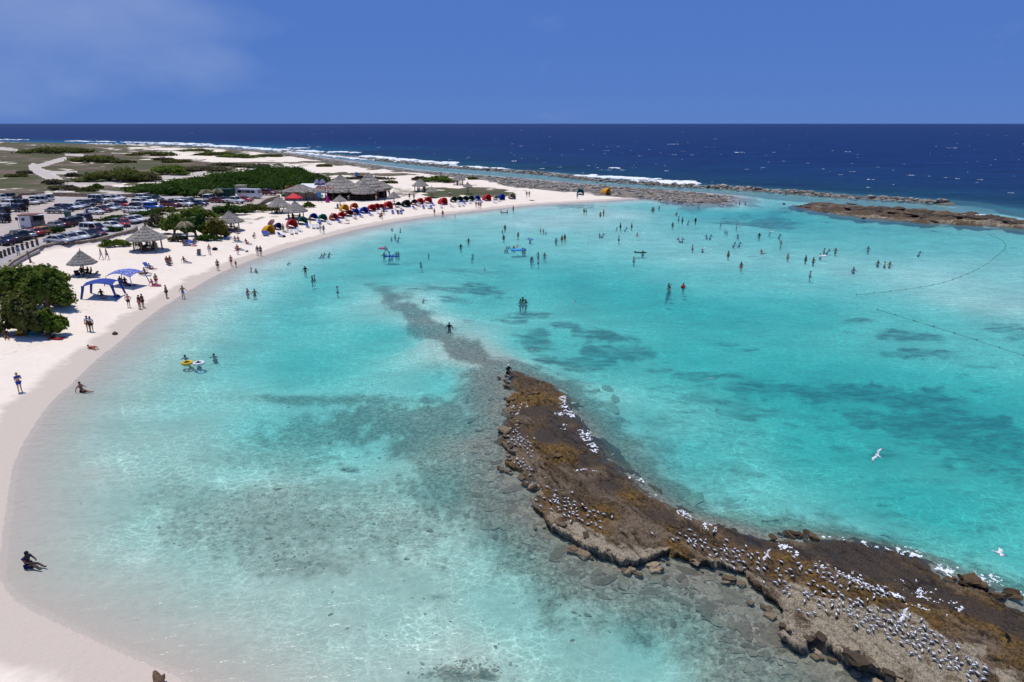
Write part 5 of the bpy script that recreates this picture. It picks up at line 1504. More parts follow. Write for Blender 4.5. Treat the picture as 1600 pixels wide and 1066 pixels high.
# ================================================================ car park
def stone_wall_material():
    t = NT('stone_wall')
    v = t.node('TexVoronoi'); t.l.new(t.vmul(t.pos(), (1, 1, 1.5)), v.inputs['Vector']); v.inputs['Scale'].default_value = 2.6
    s = t.node('SeparateColor'); t.l.new(v.outputs['Color'], s.inputs[0])
    e = t.voro(t.vmul(t.pos(), (1, 1, 1.5)), 2.6, 'DISTANCE_TO_EDGE')
    c = t.mix(s.outputs[0], (0.17, 0.13, 0.095), (0.36, 0.29, 0.22))
    c = t.mix(t.rng(e, 0.0, 0.08, 0.8, 0), c, (0.10, 0.08, 0.065))
    return t.done(t.bsdf(c, 0.9, 0.15, t.bump(t.rng(e, 0, 0.15), 0.8, 0.06)))
STONE = stone_wall_material()
CAP = flat('wall_cap', (0.34, 0.28, 0.22), 0.9, 0.1, 0.2, 2)
def wall(pts, z0, z1, th, label, zt=2.0):
    w = smooth_poly(GP([(a, b, zt) for a, b in pts]), 4)
    d = np.gradient(w, axis=0); d /= np.linalg.norm(d, axis=1, keepdims=True)
    nrm = np.column_stack([-d[:, 1], d[:, 0]])
    def strip(zb, ztop, t):
        V, F = [], []
        for i, (c, n) in enumerate(zip(w, nrm)):
            j = 0.03 * math.sin(i * 2.3)
            for s, z in ((-1, zb), (-1, ztop + j), (1, ztop + j), (1, zb)): V.append((c[0] + n[0] * s * t / 2, c[1] + n[1] * s * t / 2, z))
        for i in range(len(w) - 1):
            for k in range(4): F.append((i * 4 + k, i * 4 + (k + 1) % 4, i * 4 + 4 + (k + 1) % 4, i * 4 + 4 + k))
        F += [(3, 2, 1, 0), tuple(len(V) - 4 + k for k in range(4))]
        return MB().add(V, F)
    o = strip(z0, z1, th).build('stone_wall', STONE)
    strip(z1 + 0.002, z1 + 0.10, th + 0.1).build('coping', CAP, o)
    return tag(o, label, 'wall')
wall([(-60, 462), (2, 424.5), (18, 411.5), (32, 403.5), (48, 394.5), (66, 386.5), (90, 382.5), (118, 380), (150, 376), (180, 368), (206, 361), (213, 355)], 0.6, 2.25, 0.4, 'brown rubble stone retaining wall curving between car park and sand')
wall([(404, 322.5), (415, 314.5), (430, 310.5), (436, 308)], 0.9, 2.5, 0.45, 'short curved stone wall near the red saloon and white bus')
wall([(84, 305.3), (150, 306.8), (205, 307.6), (236, 305)], 1.6, 2.7, 0.4, 'long low stone wall at the back of the car park')
wall([(30, 305.5), (50, 303.8), (70, 302.8)], 1.6, 2.5, 0.4, 'short low stone wall across the track from the long one')
wall([(400, 303.2), (440, 301.5)], 1.6, 2.7, 0.4, 'low pale wall behind the white bus')
# paved walkway on top of the wall
w = GP([(a, b, 2.02) for a, b in [(62, 390.5), (46, 397.5), (30, 406.5), (14, 417), (-30, 445), (-60, 461), (-90, 452), (-40, 425), (2, 405), (30, 396), (60, 386)]])
o = link(bpy.data.objects.new('walkway', None) if False else bpy.data.objects.new('walkway', bpy.data.meshes.new('walkway')))
o.data.from_pydata([(x, y, 2.03) for x, y in w] + [(x, y, 1.7) for x, y in w], [], [tuple(range(len(w)))] + [(i, i + len(w), (i + 1) % len(w) + len(w), (i + 1) % len(w)) for i in range(len(w))])
o.data.materials.append(flat('paving', (0.36, 0.32, 0.31), 0.85, 0.2, 0.12, 1.0)); tag(o, kind='structure')
# fence of stub posts with a rail
fr = empty('post_fence', (0, 0, 0)); tag(fr, 'row of short grey posts with a rail beside the walkway', 'fence')
pm = flat('grey_post', (0.10, 0.095, 0.09), 0.8, 0.2)
fp = []
for a, b in [(-12, 409), (-4, 405.5), (2.5, 403), (8.5, 400.5), (15, 398), (21.5, 395.5), (28.5, 393), (36, 390.5), (43.5, 388), (51.5, 385.8), (59, 383.5)]:
    x, y = map(float, G(a, b, 2.0)); fp.append((x, y))
    MB().box((x, y, 2.5), (0.34, 0.34, 1.05), 0.4, 0.9).build('post', pm, fr)
for (x0, y0), (x1, y1) in zip(fp[:-1], fp[1:]):
    MB().tube([(x0, y0, 2.72), (x1, y1, 2.72)], 0.05, 5).build('rail', pm, fr)

# ---------------------------------------------------------------- cars
GLASS = NT('car_glass'); GLASS = GLASS.done(GLASS.bsdf((0.012, 0.014, 0.018), 0.12, 0.6))
TYRE = flat('tyre', (0.018, 0.018, 0.018), 0.85, 0.2); RIM = flat('rim', (0.35, 0.35, 0.36), 0.35, 0.5, 0.1, 3, 0.7)
LAMP = flat('headlight', (0.62, 0.64, 0.66), 0.2, 0.6); TAIL = flat('taillight', (0.30, 0.01, 0.012), 0.25, 0.5); TRIMM = flat('bumper_trim', (0.03, 0.03, 0.032), 0.6, 0.3)
# side profile of body (x, z) and of glasshouse; half-widths
CARS = {'saloon': dict(L=4.5, W=1.76, body=[(-2.25, .45), (-2.25, .85), (-2.1, 1.0), (-1.5, 1.02), (-.9, .98), (.9, .95), (1.1, .93), (1.9, .82), (2.2, .70), (2.25, .45)], cab=[(-1.75, 1.0), (-1.05, 1.42), (.15, 1.44), (1.05, .95)], wx=1.35, wr=.32),
        'hatch': dict(L=4.0, W=1.72, body=[(-2.0, .45), (-2.02, .9), (-1.95, 1.02), (-1.0, 1.0), (.9, .97), (1.1, .95), (1.7, .84), (1.98, .70), (2.0, .45)], cab=[(-1.93, 1.0), (-1.6, 1.46), (.1, 1.50), (1.1, .96)], wx=1.22, wr=.31),
        'suv': dict(L=4.6, W=1.86, body=[(-2.3, .5), (-2.32, 1.0), (-2.25, 1.12), (-1.0, 1.12), (.9, 1.1), (1.05, 1.08), (2.0, .98), (2.28, .85), (2.3, .5)], cab=[(-2.24, 1.1), (-1.95, 1.70), (.35, 1.74), (1.1, 1.08)], wx=1.38, wr=.36),
        'van': dict(L=5.0, W=1.9, body=[(-2.5, .45), (-2.52, 1.0), (-2.5, 1.12), (-1.0, 1.12), (1.2, 1.1), (1.6, 1.05), (2.2, .92), (2.48, .78), (2.5, .45)], cab=[(-2.46, 1.1), (-2.35, 1.92), (.85, 1.94), (1.75, 1.05)], wx=1.5, wr=.34),
        'pickup': dict(L=5.3, W=1.86, body=[(-2.65, .55), (-2.66, 1.05), (-2.6, 1.12), (-.8, 1.12), (.7, 1.1), (1.2, 1.08), (2.3, 1.0), (2.6, .88), (2.65, .55)], cab=[(-.75, 1.1), (-.55, 1.76), (.75, 1.78), (1.4, 1.06)], wx=1.62, wr=.38),
        'jeep': dict(L=4.2, W=1.84, body=[(-2.0, .6), (-2.0, 1.15), (-1.95, 1.2), (-.5, 1.2), (.5, 1.2), (.55, 1.18), (1.9, 1.12), (2.05, 1.0), (2.05, .6)], cab=[(-1.95, 1.18), (-1.9, 1.82), (.35, 1.84), (.62, 1.17)], wx=1.3, wr=.41)}
def car_meshes(k):
    c = CARS[k]; hw = c['W'] / 2
    def prism(prof, w0, w1, zmid=None):
        # rounded in plan: full width in the middle, narrower at nose and tail
        V, F, n = [], [], len(prof)
        xs = [x for x, _ in prof]; xm, xM = min(xs), max(xs)
        for s in (-1, 1):
            for x, z in prof:
                e = 1 - 0.10 * (abs((x - (xm + xM) / 2) / ((xM - xm) / 2)) ** 4)
                V.append((x, s * (w1 if z > 1.2 or (zmid and z > zmid) else w0) * e, z))
        F.append(tuple(range(n))); F.append(tuple(range(n, 2 * n))[::-1])
        for i in range(n): F.append((i, i + n, (i + 1) % n + n, (i + 1) % n))
        return MB().add(V, F)
    out = {}
    def bev(mb, w, name, mat):
        bm = bmesh.new(); me = mb.mesh(name, (mat,)); bm.from_mesh(me)
        bmesh.ops.recalc_face_normals(bm, faces=bm.faces)
        bmesh.ops.bevel(bm, geom=bm.edges[:], offset=w, segments=2, affect='EDGES', clamp_overlap=True)
        bm.to_mesh(me); bm.free(); me.polygons.foreach_set('use_smooth', [True] * len(me.polygons))
        return me
    out['body'] = bev(prism([(x, z - (0.14 if z < 0.7 and abs(x) > 1.5 and i in (0, len(c['body']) - 1) else 0)) for i, (x, z) in enumerate(c['body'])], hw, hw), 0.06, 'body', TYRE)
    b = c['cab']
    out['windows'] = prism([(x, z - 0.03) for x, z in b], hw * 0.94, hw * 0.80, 1.2).mesh('windows', (GLASS,))
    (x0, z0), (x1, z1), (x2, z2), (x3, z3) = b
    out['roof'] = bev(MB().box(((x1 + x2) / 2, 0, z1 + 0.0), (x2 - x1 + 0.12, hw * 1.66, 0.07)), 0.03, 'roof', TYRE)
    mb = MB(); wl0, wl1 = hw * 0.955, hw * 0.815
    for s in (-1, 1):
        mb.tube([(x0, s * wl0, z0 - .02), (x1, s * wl1, z1)], 0.055, 4); mb.tube([(x3, s * wl0, z3), (x2, s * wl1, z2)], 0.05, 4)
        for t in ((0.5,) if k != 'van' else (0.33, 0.66)):
            xm = x1 + (x2 - x1) * t; mb.tube([(xm - 0.05, s * wl0, z0), (xm, s * wl1, z1)], 0.045, 4)
    out['pillars'] = mb.mesh('pillars', (TYRE,))
    w = MB().lathe([(c['wr'] * 0.62, -0.11), (c['wr'] * 0.95, -0.11), (c['wr'], -0.06), (c['wr'], 0.06), (c['wr'] * 0.95, 0.11), (c['wr'] * 0.62, 0.11)], 14)
    w.v = [(x, z, y) for x, y, z in w.v]; out['tyre'] = w.mesh('tyre', (TYRE,), True)
    w = MB().lathe([(0.001, 0.09), (c['wr'] * 0.62, 0.10), (c['wr'] * 0.62, -0.10), (0.001, -0.09)], 10)
    w.v = [(x, z, y) for x, y, z in w.v]; out['rim'] = w.mesh('rim', (RIM,))
    out['lamp'] = MB().box((0, 0, 0), (0.16, 0.34, 0.15)).mesh('headlight', (LAMP,)); out['tail'] = MB().box((0, 0, 0), (0.10, 0.26, 0.20)).mesh('taillight', (TAIL,))
    out['bump'] = MB().box((c['L'] / 2 - 0.02, 0, 0.42), (0.16, c['W'] * 0.9, 0.22)).mesh('bumper', (TRIMM,)); out['bump2'] = MB().box((-c['L'] / 2 + 0.02, 0, 0.42), (0.16, c['W'] * 0.9, 0.22)).mesh('bumper', (TRIMM,))
    if k == 'pickup': out['bed'] = MB().box((-1.75, 0, 1.13), (1.6, c['W'] * 0.82, 0.03)).mesh('load_bed', (TRIMM,))
    if k == 'jeep': out['spare'] = MB().box((-2.12, 0, 1.05), (0.24, 0.72, 0.72)).mesh('spare_wheel', (TYRE,))
    return out
CM = {k: car_meshes(k) for k in CARS}
PAINT = {'silver': (0.46, 0.47, 0.49), 'white': (0.76, 0.76, 0.75), 'black': (0.012, 0.012, 0.014), 'red': (0.42, 0.012, 0.018), 'maroon': (0.13, 0.012, 0.02), 'grey': (0.20, 0.205, 0.21), 'navy': (0.012, 0.018, 0.075), 'blue': (0.015, 0.10, 0.46),
         'yellow': (0.52, 0.26, 0.03), 'blue grey': (0.20, 0.24, 0.33), 'charcoal': (0.04, 0.04, 0.045), 'dark green': (0.015, 0.03, 0.025)}
def car(px, py, kind, colour, rz, label, z=None, roof=None):
    x, y = map(float, G(px, py, 2.0))
    c, ms = CARS[kind], CM[kind]
    r = empty('parked_' + ('car' if kind in ('saloon', 'hatch', 'suv') else kind), (x, y, 2.0), R(rz))
    pt = paint('paint_' + colour.replace(' ', '_'), PAINT[colour])
    part('body', ms['body'], r, pt); part('windows', ms['windows'], r); part('roof', ms['roof'], r, paint('paint_' + roof, PAINT[roof]) if roof else pt); part('pillars', ms['pillars'], r, pt)
    for sx in (-1, 1):
        for sy in (-1, 1):
            w = part('wheel', ms['tyre'], r, None, (sx * c['wx'], sy * (c['W'] / 2 - 0.10), c['wr'])); part('rim', ms['rim'], w, None, (0, sy * 0.03, 0))
    hz = c['body'][-2][1] - 0.03
    for s in (-1, 1):
        part('headlight', ms['lamp'], r, None, (c['L'] / 2 - 0.10, s * c['W'] * 0.36, hz)); part('taillight', ms['tail'], r, None, (-c['L'] / 2 + 0.02, s * c['W'] * 0.38, 0.85 if kind in ('saloon', 'hatch') else 1.0))
    part('bumper', ms['bump'], r); part('bumper', ms['bump2'], r)
    if 'bed' in ms: part('load_bed', ms['bed'], r)
    if 'spare' in ms: part('spare_wheel', ms['spare'], r)
    return tag(r, label, {'pickup': 'pickup', 'van': 'van', 'jeep': 'jeep'}.get(kind, 'car'), 'cars in the car park')
# front row, noses towards the stone wall
CL = [(93, 381, 'saloon', 'silver', -8, 'silver saloon nearest the stone wall, seen side-on'), (112, 377.5, 'saloon', 'silver', -28, 'second silver saloon in the wall row, after the side-on one'), (127, 375, 'hatch', 'white', -32, 'white hatchback in the wall row between silver saloon and black car'),
      (142, 372, 'saloon', 'black', -34, 'black car in the wall row beside the white hatchback'), (153, 369, 'saloon', 'maroon', -36, 'dark red car in the wall row before the white minivan'), (148, 364.5, 'van', 'white', -16, 'white minivan standing behind the dark red car'),
      (177, 358, 'saloon', 'white', -26, 'white saloon behind the small bush next to the minivan'), (186, 353.5, 'hatch', 'charcoal', -30, 'dark hatchback hidden between white saloon and red hatchback'), (196, 354, 'hatch', 'red', -60, 'bright red hatchback at the end of the wall row'), (204, 349.5, 'saloon', 'silver', -30, 'silver saloon just behind the bright red hatchback'), (214, 347.5, 'saloon', 'white', -30, 'white saloon at the far end of the wall row'),
      (6, 382.5, 'saloon', 'navy', 152, 'navy blue saloon nearest the picture edge, tail to the lane'), (20, 378.5, 'saloon', 'black', 150, 'black saloon next to the navy one, tail to the lane'), (29, 375, 'suv', 'charcoal', 150, 'charcoal car between black and silver saloons'), (42, 372.5, 'saloon', 'silver', 150, 'silver saloon with tail to the lane beside a red one'), (54, 369, 'saloon', 'red', 150, 'red saloon with tail to the lane near the food truck'), (64, 366.5, 'hatch', 'yellow', 150, 'yellow car beside the red saloon and a bush'),
      (86, 357.5, 'saloon', 'grey', 150, 'grey saloon behind the trimmed bush'), (95, 355.5, 'saloon', 'maroon', 150, 'maroon saloon beside the grey one in the second row'), (103, 354, 'suv', 'black', 150, 'big black four-wheel drive in the middle of the second row'), (115, 351, 'suv', 'charcoal', 150, 'charcoal four-wheel drive next to the big black one'), (121, 349.5, 'saloon', 'white', 150, 'white saloon in the second row near the green bin'), (130, 347, 'suv', 'black', 150, 'black four-wheel drive at the end of the second row by the hedge'),
      (89, 333.5, 'saloon', 'grey', -6, 'grey saloon alone at the front of the third row, side-on'), (102, 330.5, 'suv', 'navy', -20, 'dark blue four-wheel drive behind the grey side-on saloon'), (110, 328, 'saloon', 'white', -25, 'white saloon third from the front of the third row'), (119, 327, 'saloon', 'white', -25, 'white saloon fourth in the third row'), (127, 325, 'saloon', 'blue grey', -25, 'blue grey saloon in the third row'), (135, 323.5, 'suv', 'black', -18, 'black four-wheel drive behind the blue grey saloon'),
      (149, 335, 'saloon', 'white', -18, 'white saloon beside the blue bin'), (162, 331.5, 'saloon', 'maroon', -25, 'maroon saloon in the row above the hedge'), (171, 329.5, 'saloon', 'white', -25, 'white saloon behind the maroon one above the hedge'), (181, 327.5, 'saloon', 'blue grey', -25, 'blue grey saloon above the hedge'), (194, 325.5, 'jeep', 'red', -15, 'red jeep with a dark top', None, 'charcoal'), (206, 333, 'saloon', 'white', -25, 'white saloon at the end of the hedge, first of two'), (217, 333.5, 'saloon', 'white', -25, 'white saloon at the end of the hedge, next to the blue jeep'),
      (154, 319.5, 'saloon', 'black', -12, 'black saloon in front of the white long van'), (156, 316, 'van', 'white', -4, 'white long passenger van with dark windows in the far row'), (175, 315.5, 'suv', 'white', -15, 'white four-wheel drive beside the long passenger van'), (184, 313, 'saloon', 'white', -15, 'white saloon farthest back in front of the long low wall'), (215, 326, 'saloon', 'black', -14, 'black saloon between red jeep and blue jeep'),
      (222, 321, 'suv', 'white', -14, 'white four-wheel drive behind the black saloon'), (232, 319, 'jeep', 'white', -14, 'white jeep in a cluster of white four-wheel drives'), (226, 314, 'jeep', 'white', -12, 'white jeep farther back with a roof load'), (243, 315.5, 'suv', 'dark green', -18, 'dark green four-wheel drive in front of the thicket'), (241, 329, 'jeep', 'blue', -12, 'bright blue open jeep at the end of the hedge', None, 'blue'),
      (267, 324, 'suv', 'maroon', -14, 'maroon four-wheel drive behind the olive hedge'), (278, 322, 'suv', 'charcoal', -20, 'charcoal car squeezed between maroon and white four-wheel drives'), (288, 323, 'suv', 'white', -14, 'white four-wheel drive behind the green tree belt'), (297, 320, 'suv', 'silver', -14, 'silver four-wheel drive beyond the white one behind the tree belt'), (311, 322, 'saloon', 'navy', -10, 'navy car almost hidden by the tree belt'), (329, 314.5, 'van', 'white', 90, 'white van under the palms by the dark green shed'),
      (342, 317, 'saloon', 'maroon', -10, 'maroon saloon in front of the dark green shed'), (353, 316, 'saloon', 'navy', -10, 'navy saloon between the maroon saloon and white pickup'), (367, 318, 'pickup', 'white', -22, 'white pickup next to the red saloon by the curved wall'), (382, 315.5, 'saloon', 'red', -6, 'bright red saloon in front of the white bus'), (420, 305, 'suv', 'maroon', -16, 'dark red four-wheel drive beyond the curved wall'),
      (3, 314, 'pickup', 'white', 170, 'white pickup at the picture edge in the far row'), (18, 312.5, 'pickup', 'black', 170, 'black pickup in the far row beside white vans'), (50, 320, 'saloon', 'white', -20, 'white saloon in front of the two white vans'), (57, 318.5, 'van', 'white', -165, 'white van with dark windows, nearer of two'), (67, 315.5, 'van', 'white', -165, 'white van behind its twin in the far row'), (32, 323, 'jeep', 'black', 165, 'black jeep in the middle of the jeep cluster'), (12, 323, 'suv', 'white', 165, 'white four-wheel drive among black jeeps'),
      (27, 331, 'jeep', 'black', 165, 'black jeep nearest a standing man'), (2, 335.5, 'jeep', 'charcoal', 165, 'charcoal jeep at the picture edge behind the food truck'), (1, 348, 'jeep', 'charcoal', 165, 'charcoal jeep at the picture edge left of the road sign')]
for a in CL: car(*a)
# white bus
def bus(px, py, rz):
    x, y = map(float, G(px, py, 2.0)); r = empty('small_bus', (x, y, 2.0), R(rz)); wp = paint('paint_white', PAINT['white'])
    bm = bmesh.new(); me = MB().box((0, 0, 1.45), (6.4, 2.1, 2.2), 0, 0.95).mesh('body', (wp,)); bm.from_mesh(me); bmesh.ops.bevel(bm, geom=bm.edges[:], offset=0.14, segments=2, affect='EDGES'); bm.to_mesh(me); bm.free(); part('body', me, r)
    for s in (-1, 1):
        for i in range(4): MB().box((-2.3 + i * 1.3, s * 1.03, 1.85), (1.12, 0.06, 0.7)).build('window', GLASS, r)
        for sx in (-2.0, 2.1):
            w = part('wheel', CM['van']['tyre'], r, None, (sx, s * 0.95, 0.36)); part('rim', CM['van']['rim'], w, None, (0, s * 0.03, 0))
        MB().box((3.18, s * 0.75, 0.8), (0.1, 0.3, 0.2)).build('headlight', LAMP, r)
    MB().box((3.14, 0, 1.85), (0.08, 1.7, 0.85)).build('windscreen', GLASS, r)
    return tag(r, 'small white bus parked behind the bright red saloon', 'bus', 'cars in the car park')
bus(391, 310, -12)
# food truck
x, y = map(float, G(42, 357, 2.0)); r = empty('food_truck', (x, y, 2.0), R(12))
wp = flat('truck_white', (0.66, 0.65, 0.66), 0.5, 0.3, 0.06)
MB().box((0, 0.9, 1.35), (1.9, 2.3, 2.2)).build('body', wp, r); MB().box((1.75, 0.9, 0.75), (1.6, 2.2, 1.0)).build('serving_counter', flat('counter_grey', (0.16, 0.14, 0.14), 0.6, 0.3, 0.5, 9), r)
MB().box((1.75, 1.6, 1.9), (1.6, 0.8, 1.1)).build('serving_hatch', TRIMM, r)
MB().box((0.7, 0.9, 2.56), (3.6, 2.6, 0.16)).build('roof', flat('roof_rust', (0.22, 0.10, 0.08), 0.8, 0.2), r)
MB().add([(0.9, -0.3, 2.42), (3.6, -0.9, 2.62), (3.6, 0.5, 2.7), (0.9, 0.9, 2.5), (0.9, -0.3, 2.38), (3.6, -0.9, 2.58), (3.6, 0.5, 2.66), (0.9, 0.9, 2.46)], [(0, 1, 2, 3), (7, 6, 5, 4), (0, 4, 5, 1), (1, 5, 6, 2), (2, 6, 7, 3), (3, 7, 4, 0)]).build('awning', wp, r)
MB().box((-0.25, -0.26, 1.75), (0.55, 0.04, 0.5)).build('window', GLASS, r)
for s in (-0.6, 2.0): 
    w = part('wheel', CM['saloon']['tyre'], r, None, (s, -0.15, 0.3)); part('rim', CM['saloon']['rim'], w)
tag(r, 'white box food truck with open awning and rust brown roof', 'food truck')
# road sign, lamp posts, bins, sheds
x, y = map(float, G(30.5, 359, 2.0)); r = empty('road_sign', (x, y, 2.0), 0.1)
MB().tube([(0, 0, -0.1), (0, 0, 2.3)], 0.05, 6).build('pole', metal_w, r); MB().box((-0.1, -0.04, 2.05), (0.5, 0.05, 0.6)).build('plate', flat('sign_dark', (0.05, 0.05, 0.10), 0.5, 0.3), r); tag(r, 'small dark square sign on a white pole before the food truck', 'sign')
for px, py, h, lab in ((198, 360, 3.0, 'thin grey lamp post beside the bright red hatchback'), (203, 341, 2.6, 'thin grey pole at the end of the dark hedge'), (272, 327, 2.2, 'grey post in front of the white four-wheel drives')):
    x, y = map(float, G(px, py, 1.9)); r = empty('lamp_post', (x, y, 1.9)); MB().tube([(0, 0, -0.3), (0, 0, h)], 0.06, 6).build('pole', pm, r); MB().box((0.1, 0, h), (0.35, 0.15, 0.1)).build('lamp_head', pm, r); tag(r, lab, 'lamp post')
def bin_(px, py, col, label):
    x, y = map(float, G(px, py, 2.0)); r = empty('waste_bin', (x, y, 2.0), 0.2)
    MB().box((0, 0, 0.55), (1.0, 0.8, 1.0), 0, 1.12).build('tub', flat('bin_' + label.split()[0], col, 0.6, 0.3), r); MB().box((0, 0, 1.1), (1.16, 0.96, 0.1)).build('lid', flat('bin_' + label.split()[0], col), r)
    for s in (-0.4, 0.4): MB().ball((s, -0.3, 0.08), 0.1).build('wheel', TYRE, r)
    tag(r, label, 'bin')
bin_(140, 335, (0.015, 0.05, 0.25), 'blue wheeled bin beside a white saloon'); bin_(106.5, 339, (0.03, 0.10, 0.07), 'green wheeled bin at the head of the second row')
x, y = map(float, G(348, 312, 2.0)); r = empty('shed', (x, y, 2.0), -0.1)
gm = flat('shed_green', (0.022, 0.065, 0.048), 0.7, 0.2)
MB().box((0, 1.5, 1.3), (4.6, 2.4, 2.6)).build('wall', gm, r); MB().box((0, 1.5, 2.66), (4.9, 2.7, 0.12)).build('roof', gm, r)
for i in range(6): MB().box((-2.0 + i * 0.8, 0.28, 1.3), (0.12, 0.06, 2.5)).build('rib', gm, r)
tag(r, 'dark green metal shed under the palms', 'shed')
x, y = map(float, G(375, 303, 2.0)); r = empty('utility_block', (x, y, 1.9), -0.1)
MB().box((0, 1, 1.2), (2.7, 2, 2.4)).build('wall', flat('block_cream', (0.36, 0.33, 0.25), 0.8, 0.2), r); MB().box((0, 1, 2.45), (2.9, 2.2, 0.12)).build('roof', flat('block_cream', (0, 0, 0)), r); MB().box((0.4, -0.03, 1.0), (0.8, 0.06, 1.8)).build('door', CAP, r)
tag(r, 'small cream utility block before the thicket', 'building')
x, y = map(float, G(375, 302.6, 2.0))
# leaning timber post on the sand
p = at(48.5, 410.5); r = empty('timber_post', tuple(map(float, p)))
MB().tube([(0, 0, -0.2), (-0.1, 0, 0.8), (-0.25, 0, 1.75)], [0.16, 0.14, 0.12], 7).build('shaft', wood, r); MB().ball((0, 0, 0.05), (0.3, 0.25, 0.12)).build('foot', wood, r); tag(r, 'leaning bare timber post on the sand below the wall', 'post')
# ================================================================ people
EDG = [('pelvis', 'spine'), ('spine', 'chest'), ('chest', 'neck'), ('neck', 'head'), ('head', 'crown'), ('chest', 'shL'), ('shL', 'elL'), ('elL', 'wrL'), ('wrL', 'haL'), ('chest', 'shR'), ('shR', 'elR'), ('elR', 'wrR'), ('wrR', 'haR'),
       ('pelvis', 'hiL'), ('hiL', 'knL'), ('knL', 'anL'), ('anL', 'toL'), ('pelvis', 'hiR'), ('hiR', 'knR'), ('knR', 'anR'), ('anR', 'toR')]
RAD = dict(pelvis=.135, spine=.115, chest=.135, neck=.055, head=.095, crown=.075, sh=.065, el=.045, wr=.034, ha=.042, hi=.095, kn=.062, an=.042, to=.038)
STAND = dict(pelvis=(0, 0, .93), spine=(0, .01, 1.14), chest=(0, .01, 1.34), neck=(0, 0, 1.49), head=(0, -.02, 1.60), crown=(0, -.01, 1.68), shL=(-.19, 0, 1.40), elL=(-.25, .02, 1.13), wrL=(-.25, -.05, .89), haL=(-.245, -.08, .80), shR=(.19, 0, 1.40), elR=(.25, .02, 1.13), wrR=(.25, -.05, .89), haR=(.245, -.08, .80),
             hiL=(-.095, 0, .88), knL=(-.105, -.01, .49), anL=(-.11, .02, .09), toL=(-.12, -.14, .035), hiR=(.095, 0, .88), knR=(.105, -.01, .49), anR=(.11, .02, .09), toR=(.12, -.14, .035))
def P_(**k): d = dict(STAND); d.update(k); return d
def sh(d, dx=0, dy=0, dz=0, keys=None): return {k: ((v[0] + dx, v[1] + dy, v[2] + dz) if keys is None or k in keys else v) for k, v in d.items()}
